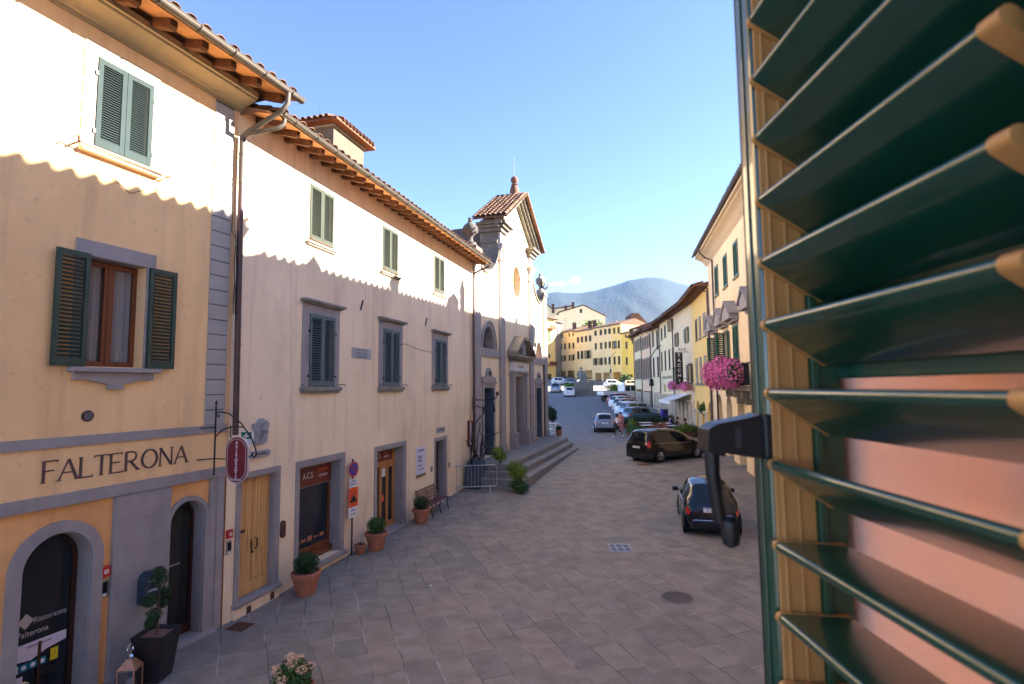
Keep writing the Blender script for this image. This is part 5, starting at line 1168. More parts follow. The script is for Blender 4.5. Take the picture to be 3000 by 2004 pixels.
# ================================================================ the window shutter beside the camera and its house
hs=thing('salmon_house','salmon plastered house wall right behind the open green louvres','house',(.5,.9,0),0)
mb=MB(); mb.box(0,-9,-.5,5,0,9.2); mb.build('wall',M['plaster_salmon'],hs)
mb=MB(); mb.tube([(-.035,-.06,-.2),(-.035,-.06,9.0)],.03,10); mb.build('downpipe',mat('navy_edge_fringe',(.012,.018,.05),rough=.35,bump=0),hs)  # navy tube added as a simple dark fringe at the wall's end
mb=MB(); mb.box(-.006,-.03,-.5,.0,.006,9); mb.box(-.002,.0,-.5,.05,.012,9); mb.build('corner_strip',M['plaster_window'],hs)
roof(hs,-1,5.5,.6,9.2,9) if False else None
mb=MB(); mb.box(-.8,-9.5,9.2,5.5,.8,9.35); mb.build('roof',M['tile'],hs)
SX=.272; YF=.59; YN=.285
sh=thing('louvred_shutter','glossy dark green louvred window shutter with tan slat ends, filling the right side','shutter',(SX,YF,CAMZ),0)
Z0,Z1=-.62,1.0
mb=MB(); mb.box(0,.0,Z0,.050,.034,Z1); st1=mb.build('stile',M['near_green'],sh,bevel=.004)
mb=MB(); mb.box(-.002,.016,Z0,.0,.024,Z1); mb.build('stile_bead',M['near_green'],st1,bevel=.001)
mb=MB(); mb.box(.002,.0345,Z0,.045,.042,Z1); mb.build('seal_strip',M['black_plastic'],sh,bevel=.003)
mb=MB(); mb.box(.004,-.0035,Z0,.046,-.0005,Z1); mb.box(.010,-.006,Z0,.013,-.003,Z1); mb.box(.026,-.006,Z0,.029,-.003,Z1); mb.build('stile_liner',M['near_tan'],sh,bevel=.0008)
mb=MB(); mb.box(.0465,-.010,Z0,.054,-.0002,Z1); mb.box(.054,-.002,Z0,.080,.03,Z1); mb.build('stile_flange',mat('dull_green_enamel',(.012,.05,.022),rough=.4,var=.1,bump=0),sh,bevel=.001)
mb=MB(); mb.box(0,-.39,Z0,.052,-.32,Z1); mb.build('stile',M['near_green'],sh,bevel=.004)
mb=MB(); mb.box(.002,-.32,Z0,.050,-.002,Z0+.07); mb.build('rail',M['near_green'],sh,bevel=.004)
mb=MB(); mb.box(.002,-.32,Z1-.07,.050,-.002,Z1); mb.build('rail',M['near_green'],sh,bevel=.004)
zs=[(1143-v)*YF/1600 for v in (-520,-340,-155,28,214,399,590,775,960,1160,1362,1595,1790,1975,2160)]
def slat_outline(ch,th,tilt):
    """rounded blade in (x,z): front edge at origin"""
    pts=[]; n=6; r=th/2
    for k in range(n+1): a=PI/2+PI*k/n; pts.append((r+r*math.cos(a),r*math.sin(a)))
    for k in range(n+1): a=-PI/2+PI*k/n; pts.append((ch-r*.5+r*.5*math.cos(a),r*.5*math.sin(a)))
    c,s_=math.cos(tilt),math.sin(tilt)
    return [(x*c-z*s_,x*s_+z*c) for x,z in pts]
def slat_mesh(ch,th,tilt,y0,y1,m,name,grow=0):
    o=slat_outline(ch+grow*2,th+grow*2,tilt); o=[(x-grow*math.cos(tilt),z-grow*math.sin(tilt)) for x,z in o]
    return MB().prism(o,y0,y1).mesh(name,m,True,50)
L_=YF-YN
up=slat_mesh(.078,.010,R(-36),-L_,-.004,M['near_green'],'slat'); lo=slat_mesh(.074,.010,R(-1),-L_,-.004,M['near_green'],'slat')
cu_=slat_mesh(.078,.010,R(-36),-.0105,-.004,M['near_tan'],'end_cap',.0012); cl_=slat_mesh(.074,.010,R(-1),-.0105,-.004,M['near_tan'],'end_cap',.0012)
cu2=slat_mesh(.078,.010,R(-36),-L_-.002,-L_+.013,M['near_tan'],'end_cap',.0012); cl2=slat_mesh(.074,.010,R(-1),-L_-.002,-L_+.013,M['near_tan'],'end_cap',.0012)
for i,z in enumerate(zs):
    low=i>=11
    s_=inst(lo if low else up,'slat',sh,(-.002,0,z)); inst(cl_ if low else cu_,'end_cap',s_); inst(cl2 if low else cu2,'end_cap',s_)
mb=MB(); mb.box(.080,-L_-.03,.030,.086,.0,Z1); mb.build('back_board',M['near_green'],sh)
mb=MB(); mb.box(.074,-L_-.03,.006,.092,.0,.029); mb.build('rail',M['near_green'],sh,bevel=.002)
# latch
mb=MB()
def yprism(mb,pts,y0,y1): return mb.prism(pts,y0,y1)
zl=lambda v:(1143-v)*.605/1600
body=[(-.002,zl(1226)),(-.022,zl(1238)),(-.052,zl(1252)),(-.062,zl(1268)),(-.064,zl(1330)),(-.046,zl(1345)),(-.044,zl(1335)),(-.024,zl(1345)),(-.002,zl(1352))]
yprism(mb,body,.002,.036); lt=mb.build('latch',M['black_plastic'],sh,bevel=.005)
mb=MB(); mb.tube([(-.053,.020,zl(1330)),(-.053,.020,zl(1400)),(-.050,.020,zl(1470)),(-.047,.020,zl(1535))],[.0082,.0075,.0072,.007],10); mb.build('latch_arm',M['black_plastic'],lt,smooth=True)
mb=MB(); mb.lathe([(.003,-.02),(.0085,-.016),(.0098,-.004),(.009,.008),(.004,.013)],(-.0385,.014,zl(1550)),14); mb.build('latch_knob',M['black_plastic'],lt,smooth=True)
mb=MB(); mb.box(-.004,-.002,zl(1352),.012,.046,zl(1226)); mb.build('latch_plate',M['black_plastic'],lt,bevel=.003)
mb=MB(); mb.box(-.034,.0005,zl(1318),-.028,.0018,zl(1262)); mb.build('latch_slot',mat('dull_black',(.03,.028,.028),bump=0),lt)

# ================================================================ signs on the left facades
def fp1(x,o,z): p=fpt(A0,AZ1,x,-o); return (p.x,p.y,z)
def fp2(x,o,z=0): p=fpt(A0,AZ2,x,-o); return (p.x,p.y,z)
def fpc(x,o,z=0): p=fpt(A2,AZC,x,-o); return (p.x,p.y,z)
RZ1,RZ2,RZC=rz_of(AZ1),rz_of(AZ2),rz_of(AZC)
def serif_word(word,h,m,parent,x0,z0,width,y=-.012):
    """thin roman capitals drawn as bars with serifs"""
    G={'F':[((0,0),(0,1),1),((0,1),(.55,1),.5),((0,.54),(.42,.54),.5)],'A':[((0,0),(.38,1),.5),((.38,1),(.76,0),1),((.14,.36),(.60,.36),.5)],'L':[((0,0),(0,1),1),((0,0),(.55,0),.5)],
       'T':[((.34,0),(.34,1),1),((0,1),(.68,1),.5)],'E':[((0,0),(0,1),1),((0,1),(.55,1),.5),((0,.53),(.44,.53),.5),((0,0),(.58,0),.5)],
       'R':[((0,0),(0,1),1),((.22,.5),(.62,0),1)],'O':[],'N':[((0,0),(0,1),.6),((0,1),(.66,0),1),((.66,0),(.66,1),.6)]}
    W_={'F':.54,'A':.74,'L':.58,'T':.66,'E':.58,'R':.64,'O':.86,'N':.68}; KG={'F':.08,'L':.02,'T':.12}
    tot=sum(W_[c]+KG.get(c,.17) for c in word)-.17; sx=width/tot
    x=x0
    for ch in word:
        mb=MB(); tk=h*.13
        def bar(a,b,w):
            ax,az=x+a[0]*sx,z0+a[1]*h; bx,bz=x+b[0]*sx,z0+b[1]*h; d=Vector((bx-ax,bz-az)); L=d.length; nx_,nz_=-d.y/L*tk*w/2,d.x/L*tk*w/2
            mb.prism([(ax-nx_,az-nz_),(bx-nx_,bz-nz_),(bx+nx_,bz+nz_),(ax+nx_,az+nz_)],y,y+.008)
        for a,b,w in G[ch]: bar(a,b,w)
        if ch=='R':
            P=[(.0,1),(.3,1),(.46,.93),(.53,.76),(.46,.58),(.3,.5),(0,.5)]
            for a,b in zip(P,P[1:]): bar(a,b,.7)
        if ch=='O':
            P=[(.43+.41*math.cos(2*PI*k/20),.5+.5*math.sin(2*PI*k/20)) for k in range(21)]
            for i,(a,b) in enumerate(zip(P,P[1:])): bar(a,b,.55+.5*abs(math.cos(2*PI*(i+.5)/20)))
        feet={'F':(0,),'A':(0,.76),'T':(.34,),'R':(0,.64),'N':(0,),'L':(0,),'E':(0,)}.get(ch,())
        for f in feet: bar((f-.11,.0),(f+.11,.0),.3)
        for f in {'F':(.0,),'L':(0,),'N':(0,.66)}.get(ch,()): bar((f-.1,1),(f+.1,1),.3)
        for f,z_ in {'F':[(.55,1)],'T':[(0,1),(.68,1)],'E':[(.55,1),(.58,0)],'L':[(.55,0)]}.get(ch,()): bar((f,z_-(.1 if z_ else -.1)),(f,z_+(.0)),.3)
        mb.build('letter',m,parent); x+=(W_[ch]+KG.get(ch,.17))*sx
serif_word('FALTERONA',.30,M['letter'],B1,-3.42,3.21,2.28)
# round vent, alarm boxes
t=thing('wall_vent','round dark vent grille in the ochre wall below the open window','vent',fp1(-2.87,.0,4.13),RZ1)
mb=MB(); mb.lathe([(.085,-.02),(.085,.0)],(0,0,0),20,'y'); mb.build('frame',M['iron'],t)
mb=MB()
for k in range(5): mb.box(-.06,-.03,-.055+k*.025,.06,-.021,-.045+k*.025)
mb.build('louvre',M['stone'],t)
for f,rz,x,o,lab in ((fp1,RZ1,-2.48,-.04,'red fire alarm box on the orange wall beside the big arched door'),(fp2,RZ2,-.165,0,'red fire alarm box left of the pine double door')):
    t=thing('alarm_box',lab,'alarm box',f(x,o,1.70),rz,'red alarm boxes'); mb=MB(); mb.box(-.065,-.06,-.08,.065,0,.08); mb.build('case',M['red_sign'],t,bevel=.006); mb=MB(); mb.box(-.03,-.066,-.03,.03,-.0605,.03); mb.build('glass_square',M['white_paint'],t); mb=MB(); mb.lathe([(.014,-.071),(.014,-.067)],(0,0,0),10,'y'); mb.build('button',M['red_sign'],t)
for f,rz,x,o,lab in ((fp1,RZ1,-2.48,-.04,'grey door intercom on the orange wall beside the big arched door'),(fp2,RZ2,-.16,0,'grey door intercom left of the pine double door')):
    t=thing('intercom',lab,'intercom',f(x,o,1.44),rz,'door intercoms'); mb=MB(); mb.box(-.065,-.03,-.13,.065,0,.13); mb.build('plate',M['steel'],t,bevel=.004); mb=MB(); mb.box(-.04,-.036,-.06,.045,-.0305,.10); mb.build('panel',M['black_plastic'],t)
    mb=MB(); mb.box(-.03,-.042,-.11,.03,-.0305,-.085); mb.build('button',M['white_paint'],t)
t=thing('mailbox','dark blue rounded mailbox on the grey stone pier','mailbox',fp1(-1.83,.03,1.02),RZ1)
mb=MB(); mb.prism([(-.15,0),(.15,0),(.15,.38),(.12,.46),(.05,.50),(-.05,.50),(-.12,.46),(-.15,.38)],-.16,0); mb.build('case',M['mailbox'],t,bevel=.008)
mb=MB(); mb.prism([(-.155,.30),(.155,.30),(.155,.39),(.12,.47),(.05,.515),(-.05,.515),(-.12,.47),(-.155,.39)],-.175,-.161); mb.build('flap',M['mailbox'],t,bevel=.004); text('POSTA',.06,M['white_paint'],t,(0,-.178,.37)); text('LETTERE',.04,M['white_paint'],t,(0,-.163,.2))
# hanging oval sign
t=thing('hanging_sign','maroon oval restaurant sign hanging from a scrolled iron bracket at the house corner','sign',fp1(-.68,.04,3.2),RZ1)
mb=MB(); mb.tube([(0,-.12,-.27),(0,-.12,1.02)],.016,8); mb.lathe([(.0,0),(.028,.03),(.0,.11)],(0,-.12,1.02),8); mb.lathe([(.0,-.03),(.026,0),(.0,.03)],(0,-.12,-.27),8)
mb.tube([(0,-.12,.86),(0,-.2,.90),(0,-.45,.86),(0,-.75,.68),(0,-1.0,.42),(0,-1.1,.22),(0,-1.12,.13),(0,-1.07,.07),(0,-1.02,.10),(0,-1.03,.15),(0,-1.06,.15)],.013,8)
mb.tube([(0,-.12,.86),(0,-.17,.80),(0,-.21,.80),(0,-.21,.84),(0,-.18,.85)],.01,6)
mb.tube([(0,-.12,.42),(0,-.3,.56),(0,-.5,.62),(0,-.8,.62)],.012,8); mb.tube([(0,-.5,.62),(0,-.5,.42)],.012,6)
mb.tube([(-.25,.03,.60),(0,-.12,.60)],.012,6); mb.tube([(-.25,.03,.02),(0,-.12,.02),(0,-.42,.02)],.011,6); mb.tube([(0,-.9,.05),(0,-1.03,.12)],.01,6)
mb.build('bracket',M['iron'],t,smooth=True)
def oval(hw,hh,n=12):
    return [(hw*math.cos(a),hh-hw+hw*math.sin(a)) for a in [PI*k/n for k in range(n+1)]]+[(hw*math.cos(a),-hh+hw+hw*math.sin(a)) for a in [PI+PI*k/n for k in range(n+1)]]
sp=thing('x','x','x',(0,-.68,.02)); 
for k in ('label','category'): del sp[k]
bpy.data.objects.remove(sp)
RZS=-PI/2
def turn(o): o.rotation_euler=(0,0,RZS) ; return o
mb=MB(); mb.prism(oval(.27,.43),-.02,.02); b=mb.build('board',M['sign_silver'],t,loc=(0,-.68,.02)); turn(b)
for y0,y1 in ((-.026,-.0205),(.0205,.026)): mb=MB(); mb.prism(oval(.25,.41),y0,y1); q=mb.build('panel',M['sign_maroon'],b)
mb=MB(); o1=oval(.225,.385); o2=oval(.213,.373); ring(mb,o2+[o2[0]],o1+[o1[0]],-.029,-.0265); mb.build('rim_line',M['sign_silver'],b)
for k,ch in enumerate('RISTORANTE'): text(ch,.078,M['paper'],b,(0,-.029,.235-.061*k),bold=.002)
text('FALTERONA',.05,M['paper'],b,(0,-.029,-.36),sx=.9)
mb=MB(); mb.prism([(-.035,.31),(0,.275),(.035,.31),(0,.345)],-.029,-.0265); mb.build('emblem',M['sign_silver'],b)
t=thing('pharmacy_sign','small green and white cross sign on the downpipe behind the maroon oval sign','sign',fp2(-.10,.18,3.55),RZ2)
mb=MB(); mb.box(-.02,-.28,-.14,.02,.0,.14); mb.build('board',M['white_paint'],t,bevel=.004); mb=MB(); mb.box(-.026,-.26,-.01,-.0205,-.02,.12); mb.build('panel',M['green_sign'],t); mb=MB(); mb.box(-.030,-.2,.03,-.0265,-.08,.06); mb.box(-.030,-.155,-.0,-.0265,-.125,.10); mb.build('cross',M['white_paint'],t)
# coat of arms and plaques
t=thing('coat_of_arms','carved grey stone shield with a crown on the cream wall above the pine door','carving',fp2(.62,0,3.36),RZ2)
mb=MB(); mb.prism([(-.15,.0),(-.05,-.01),(.07,-.01),(.16,.02),(.20,.30),(.24,.44),(.14,.46),(.04,.53),(0,.54),(-.05,.53),(-.13,.45),(-.24,.43),(-.2,.28)],-.07,0); o=mb.build('shield',M['marble'],t,bevel=.02)
mb=MB()
for k in range(26):
    a=rnd.random()*2*PI; r=rnd.random()*.14; mb.lathe([(.035,-.02),(.018,.02)],(r*math.cos(a),-.08,.24+1.3*r*math.sin(a)),7,'y')
for k in range(5): mb.lathe([(.03,-.02),(.01,.03)],(-.1+.05*k,-.085,.47),6,'y')
mb.build('relief',M['marble'],t)
t=thing('name_plaque','small rounded grey marble plaque lettered CANONICA over the pine door','plaque',fp2(.62,0,3.16),RZ2)
mb=MB(); mb.prism([(-.33,.0),(-.29,.05),(-.26,.07),(.26,.07),(.29,.05),(.33,0),(.29,-.05),(.26,-.08),(-.26,-.08),(-.29,-.05)],-.05,0); mb.build('slab',M['marble'],t,bevel=.008); text('CANONICA',.09,M['letter'],t,(0,-.053,-.005),sx=1)
t=thing('name_plaque','plain grey plaque above the small dark door','plaque',fp2(10.45,0,2.9),RZ2)
mb=MB(); mb.box(-.38,-.04,-.11,.38,0,.11); mb.build('slab',M['marble'],t,bevel=.006); text('ARCHIVIO',.12,M['letter'],t,(0,-.043,0))
t=thing('letter_slot','dark brown oval letter plate on the cream wall right of the pine door','letter plate',fp2(1.42,0,1.40),RZ2)
mb=MB(); mb.prism(oval(.07,.19,8),-.05,0); mb.build('plate',M['iron_rust'],t,bevel=.01); mb=MB(); mb.box(-.035,-.056,.05,.035,-.0505,.07); mb.build('slot',M['black_plastic'],t)
t=thing('poster_board','white printed poster board on the cream wall above the bench','poster',fp2(8.66,0,1.98),RZ2)
mb=MB(); mb.box(-.36,-.04,-.47,.36,0,.47); mb.build('board',M['paper'],t,bevel=.005); mb=MB(); mb.box(-.36,-.05,-.56,.36,0,-.475); mb.build('tray',M['wood_slat'],t)
text('Casentino',.13,M['blue_sign'],t,(-.04,-.043,.36)); text('Estate',.15,M['blue_sign'],t,(-.12,-.043,.14)); text('FESTA',.12,M['sign_maroon'],t,(-.1,-.043,.0)); text('dal 12 al 20 agosto',.06,M['letter'],t,(0,-.043,-.3)); text('in piazza',.08,M['letter'],t,(-.1,-.043,-.16))
for x,z in ((9.6,1.55),(11.35,1.45)):
    t=thing('doorbell_plate','small grey doorbell plate %s of the small dark door'%('left' if x<10 else 'right'),'doorbell',fp2(x,0,z),RZ2); mb=MB(); mb.box(-.08,-.03,-.1,.08,0,.1); mb.build('plate',M['stone'],t,bevel=.004); mb=MB(); mb.lathe([(.02,-.04),(.02,-.031)],(0,0,.03),8,'y'); mb.build('button',M['chrome'],t)
t=thing('notice_case','narrow glazed notice case in a brown frame at the corner before the church','notice case',fp2(13.72,.0,2.5),RZ2)
mb=MB(); ring(mb,[(-.18,-.5),(-.18,.5),(.18,.5),(.18,-.5),(-.18,-.5)],[(-.24,-.56),(-.24,.56),(.24,.56),(.24,-.56),(-.24,-.56)],-.09,0); mb.build('frame',M['fascia_red'],t); mb=MB(); mb.box(-.18,-.04,-.5,.18,-.01,.5); mb.build('paper',M['paper'],t)
# iron lamp arms
def lamp_bracket(label,loc,rz,L=1.7):
    t=thing('lamp_bracket',label,'lamp bracket',loc,rz); mb=MB()
    mb.tube([(0,0,-.45),(0,0,.12)],.03,6); mb.tube([(0,0,.0),(0,-L*.9,.02),(0,-L,.05),(0,-L-.06,.14),(0,-L-.02,.2)],.022,6); mb.tube([(0,0,-.35),(0,-.35,-.25),(0,-.45,-.30),(0,-.75,-.35),(0,-.95,-.30),(0,-1.0,-.15)],.018,6)
    mb.tube([(0,-L,.04),(0,-L-.2,.1),(0,-L-.3,.3)],.018,6); mb.build('arm',M['iron'],t)
    mb=MB(); mb.lathe([(.05,0),(.07,.08),(.03,.16)],(0,-L-.28,.22),8); mb.lathe([(.02,-.5),(.05,-.42),(.01,-.1)],(0,-L-.05,0),6); mb.build('finial',M['iron'],t)
lamp_bracket('black wrought iron lamp arm reaching from the corner before the church',fp2(14.1,.05,3.95),RZ2-R(35),1.5)
# ================================================================ street furniture
# traffic sign pole
px,py,_=fp2(4.13,.10); zg=gz(py)
t=thing('parking_sign','no parking disc over white and orange panels on a thin pole','traffic sign',(px,py,zg),RZ2-R(4))
mb=MB(); mb.tube([(0,0,-.05),(0,0,2.55)],.024,8); mb.build('pole',M['pipe_brown'],t)
mb=MB(); mb.lathe([(.21,-.035),(.21,-.028)],(0,0,2.28),24,'y'); mb.build('disc_rim',M['red_sign'],t); mb=MB(); mb.lathe([(.165,-.040),(.165,-.0355)],(0,0,2.28),24,'y'); mb.build('disc_face',M['blue_sign'],t)
mb=MB(); mb.obox((0,-.043,2.28),(.33,.004,.04),(0,R(45),0)); mb.build('bar',M['red_sign'],t)
mb=MB(); mb.box(-.17,-.035,1.80,.17,-.028,2.02); mb.build('panel',M['white_paint'],t); text('ZONA',.07,M['blue_sign'],t,(0,-.038,1.96)); text('RIMOZIONE',.05,M['blue_sign'],t,(0,-.038,1.88))
mb=MB(); mb.box(-.2,-.036,1.28,.2,-.028,1.79); mb.build('panel',M['orange_sign'],t); mb=MB(); mb.prism([(-.14,1.4),(.14,1.4),(.14,1.48),(.08,1.49),(.05,1.56),(-.05,1.56),(-.07,1.48),(-.14,1.47)],-.040,-.0365); mb.tube([(-.1,-.04,1.5),(.08,-.04,1.68)],.01,4); mb.build('pictogram',M['black_paint'],t)
mb=MB(); mb.box(-.2,-.035,1.00,.2,-.028,1.27); mb.build('panel',M['white_paint'],t); text('EVENTI',.07,M['blue_sign'],t,(0,-.038,1.19)); text('dalle 0 alle 24',.045,M['letter'],t,(0,-.038,1.09))
# boxwood pots
def potted(label,loc,s=1.0,leaf='leaf_dark',group=None,ball=True,z=0):
    t=thing('potted_shrub',label,'potted plant',loc,rnd.uniform(0,6),group)
    mb=MB(); mb.lathe([(.19*s,0),(.215*s,.06*s),(.27*s,.36*s),(.275*s,.38*s),(.31*s,.385*s),(.32*s,.47*s),(.30*s,.485*s),(.275*s,.48*s),(.265*s,.44*s)],(0,0,0),24); mb.build('pot',M['terracotta'],t,smooth=True,ang=30)
    mb=MB(); mb.lathe([(.26*s,.44*s),(.1*s,.455*s)],(0,0,0),16); mb.build('soil',M['gravel'],t)
    if ball:
        c=(0,0,.66*s); mb=MB(); blob(mb,c,(.19*s,.19*s,.16*s)); mb.build('inner_foliage',M['leaf_core'],t)
        mb=MB(); leaves(mb,c,(.27*s,.27*s,.225*s),3400,.018*s,.68); mb.build('foliage',M[leaf],t)
    else:
        mb=MB(); 
        for k in range(4): mb.tube([(0,0,.4*s),(.05*math.cos(k*1.6),.05*math.sin(k*1.6),.62*s)],.004,4)
        leaves(mb,(0,0,.55*s),(.1*s,.1*s,.1*s),30,.02,.2); mb.build('twigs',M['leaf_dark'],t)
    return t
GP='round clipped box shrubs in terracotta pots'
potted('clipped round box shrub in a large terracotta pot, nearest, beside the shop window',fp2(1.55,.55,.0),1.02,group=GP)
potted('loose bright box shrub in a terracotta pot near the glazed A.C.S. door',fp2(4.72,.50,.06),1.0,'leaf_mid',group=GP)
potted('clipped box shrub in a terracotta pot beside the wooden bench',fp2(7.66,.50,.10),.96,group=GP)
potted('small nearly empty terracotta pot at the foot of the sign pole',fp2(4.32,.24,.05),.5,ball=False)
# bench
bx,by,_=fp2(9.0,.42); t=thing('bench','wooden bench with maroon seat slats and iron legs against the cream wall','bench',(bx,by,gz(by)),RZ2)
mb=MB(); 
for k in range(4): mb.obox((0,.28+.035*k,.52+.105*k),(1.65,.022,.085),(R(-18),0,0))
mb.build('backrest',M['wood_slat'],t,bevel=.006)
mb=MB()
for k in range(5): mb.box(-.82,-.22+.09*k,.42,.82,-.145+.09*k,.445)
mb.build('seat',M['bench_red'],t,bevel=.005)
for x in (-.7,0,.7):
    mb=MB(); mb.tube([(x,-.24,0),(x,-.2,.1),(x,-.16,.25),(x,-.2,.41)],.018,6); mb.tube([(x,.3,0),(x,.24,.2),(x,.26,.42),(x,.40,.88)],.018,6); mb.tube([(x,-.2,.41),(x,.26,.41)],.016,6); mb.build('leg',M['iron'],t)
# grey planter with topiary, lanterns, flowering shrub
lx,ly,_=fp1(-2.05,.60,0); t=thing('topiary_planter','tall black square planter with a cloud pruned topiary by the grey pier','potted plant',(lx,ly,0),RZ1+R(20))
mb=MB(); b0_,b1_=.17,.25; mb.add([(-b0_,-b0_,0),(b0_,-b0_,0),(b0_,b0_,0),(-b0_,b0_,0),(-b1_,-b1_,.72),(b1_,-b1_,.72),(b1_,b1_,.72),(-b1_,b1_,.72),(-b1_+.03,-b1_+.03,.72),(b1_-.03,-b1_+.03,.72),(b1_-.03,b1_-.03,.72),(-b1_+.03,b1_-.03,.72),(-.2,-.2,.64),(.2,-.2,.64),(.2,.2,.64),(-.2,.2,.64)],
 [(0,3,2,1),(0,1,5,4),(1,2,6,5),(2,3,7,6),(3,0,4,7),(4,5,9,8),(5,6,10,9),(6,7,11,10),(7,4,8,11),(8,9,13,12),(9,10,14,13),(10,11,15,14),(11,8,12,15)]); mb.build('planter',M['planter_black'],t,bevel=.006)
mb=MB(); mb.box(-.205,-.205,.62,.205,.205,.66); mb.build('bark_chips',M['gravel'],t)
mb=MB(); mb.tube([(0,0,.64),(.02,0,.85),(-.02,0,1.05),(.03,0,1.3),(.02,0,1.5)],[.018,.016,.014,.012,.008],7)
for p in ((.16,0,1.22),(-.17,.02,1.25),(-.1,0,.98),(.13,0,1.1)): mb.tube([(0,0,p[2]-.12),(p[0]*.6,p[1],p[2]-.06),p],[.011,.009,.006],5)
mb.build('trunk',M['bark'],t)
mb=MB()
for c,r in (((.02,0,1.52),.15),((.0,0,1.62),.10),((.17,.0,1.24),.115),((-.18,.02,1.25),.115),((-.08,0,.99),.12),((.13,0,1.10),.085),((-.17,0,.9),.09)): leaves(mb,c,(r,r,r*.95),620,.019,.3)
mb.build('foliage',M['leaf_dark'],t)
def lantern(label,loc,rz,s=1.0):
    t=thing('lantern',label,'lantern',loc,rz,'copper lidded lanterns by the arched door'); w=.115*s
    mb=MB(); mb.add([(-w*1.1,-w*1.1,.37*s),(w*1.1,-w*1.1,.37*s),(w*1.1,w*1.1,.37*s),(-w*1.1,w*1.1,.37*s),(-w*.3,-w*.3,.50*s),(w*.3,-w*.3,.50*s),(w*.3,w*.3,.50*s),(-w*.3,w*.3,.50*s)],[(0,3,2,1),(0,1,5,4),(1,2,6,5),(2,3,7,6),(3,0,4,7),(4,5,6,7)]); mb.build('lid',M['copper'],t,bevel=.004)
    mb=MB(); mb.lathe([(w*.42,.50*s),(w*.42,.53*s),(w*.15,.56*s)],(0,0,0),10); mb.tube([(.075*s*math.cos(a),.01,.63*s+.075*s*math.sin(a)) for a in [2*PI*k/20 for k in range(21)]],.007*s,6,False); mb.build('ring_handle',M['chrome'],t,smooth=True)
    mb=MB()
    for sx_,sy_ in ((-1,-1),(1,-1),(1,1),(-1,1)): mb.box(sx_*w-.008,sy_*w-.008,.02,sx_*w+.008,sy_*w+.008,.37*s)
    mb.box(-w,-w,0,w,w,.025); mb.box(-w,-w-.006,.34*s,w,-w+.006,.37*s); mb.box(-w,w-.006,.34*s,w,w+.006,.37*s); mb.build('frame',M['copper'],t)
    mb=MB(); mb.lathe([(.045*s,.025),(.045*s,.2*s),(.01,.205*s)],(0,0,0),12); mb.build('candle',M['white_paint'],t,smooth=True)
    mb=MB(); mb.box(-w+.009,-w,.03,w-.009,-w+.002,.34*s); mb.box(-w,-w+.009,.03,-w+.002,w-.009,.34*s); mb.build('pane',M['glass_clear'],t)
lantern('copper lidded lantern with a ring handle beside the black planter',fp1(-2.47,.62,0),RZ1+R(25))
lantern('copper lidded lantern with a ring handle at the left edge',fp1(-3.86,.62,0),RZ1+R(10),1.15)
t=thing('flowering_shrub','shrub with cream blossom clusters at the lower edge, in the street','shrub',(-3.12,8.02,-.02))
mb=MB(); mb.lathe([(.2,0),(.27,.32),(.3,.34),(.3,.38)],(0,0,0),18); mb.build('pot',M['terracotta'],t,smooth=True)
mb=MB(); leaves(mb,(0,0,.48),(.27,.27,.26),1500,.035,.35); mb.build('foliage',M['leaf_mid'],t)
mb=MB()
for c in ((.02,-.1,.74),(.17,-.12,.66),(-.18,-.1,.62),(-.08,.1,.73),(.05,.12,.70),(.2,.1,.6),(-.24,.05,.6),(-.05,-.24,.58)): leaves(mb,c,(.085,.085,.055),110,.018,.5)
mb.build('blossom',M['petal_cream'],t)
# grates, covers, litter
def gbox(name,label,cat,pts,m,z=.006,th=.004):
    zz=gz(sum(p[1] for p in pts)/len(pts)); t=thing(name,label,cat,(0,0,zz)); return t
t=thing('cellar_grate','small rusty grate in the paving at the foot of the house corner','grate',fp2(-.22,.38,.008),RZ2)
mb=MB(); mb.box(-.16,-.19,-.01,.2,.19,.004); mb.build('plate',M['iron_rust'],t)
mb=MB()
for k in range(9): mb.box(-.15+.04*k,-.18,.004,-.135+.04*k,.18,.009)
mb.build('bar',M['iron_rust'],t)
t=thing('drain_grate','rectangular steel street drain with three gridded panels in the paving','grate',(2.92,15.48,gz(15.48)+.006),R(-2))
mb=MB(); mb.box(-.27,-.33,-.01,.27,.33,.003); mb.build('pit',M['black_plastic'],t)
mb=MB(); mb.box(-.29,-.35,-.01,.29,-.32,.012); mb.box(-.29,.32,-.01,.29,.35,.012)
for x in (-.29,-.105,.085,.27): mb.box(x,-.32,-.01,x+.022,.32,.012)
mb.box(-.27,-.01,-.01,.27,.01,.011); mb.build('frame',mat('worn_steel_edge',(.40,.42,.52),rough=.5,metal=.3,bump=0),t)
mb=MB()
for k in range(9): mb.box(-.25+.06*k,-.32,.0,-.238+.06*k,.32,.007)
mb.build('bar',M['stone'],t)
t=thing('manhole_cover','round ribbed manhole cover set in the paving in the foreground','manhole',(3.47,12.06,.006))
mb=MB(); mb.lathe([(.36,-.01),(.36,.003)],(0,0,0),32); mb.build('rim',mat('worn_iron_rim',(.16,.14,.135),rough=.6,bump=.2),t)
mb=MB(); mb.lathe([(.32,-.01),(.32,.006)],(0,0,0),32)
for k in range(14):
    y=-.28+.043*k; h_=math.sqrt(max(0,.3**2-y*y)); mb.box(-h_,y,.006,h_,y+.02,.011)
mb.build('lid',mat('ribbed_cast_iron',(.12,.10,.10),rough=.6,metal=.2,bump=.2),t)
t=thing('drain_plate','flat brown drain plate in the paving behind the dark minivan','grate',(6.9,29.0,gz(29)+.006),R(8)); mb=MB(); mb.box(-.42,-.3,-.01,.42,.3,.003); mb.build('plate',M['iron_rust'],t)
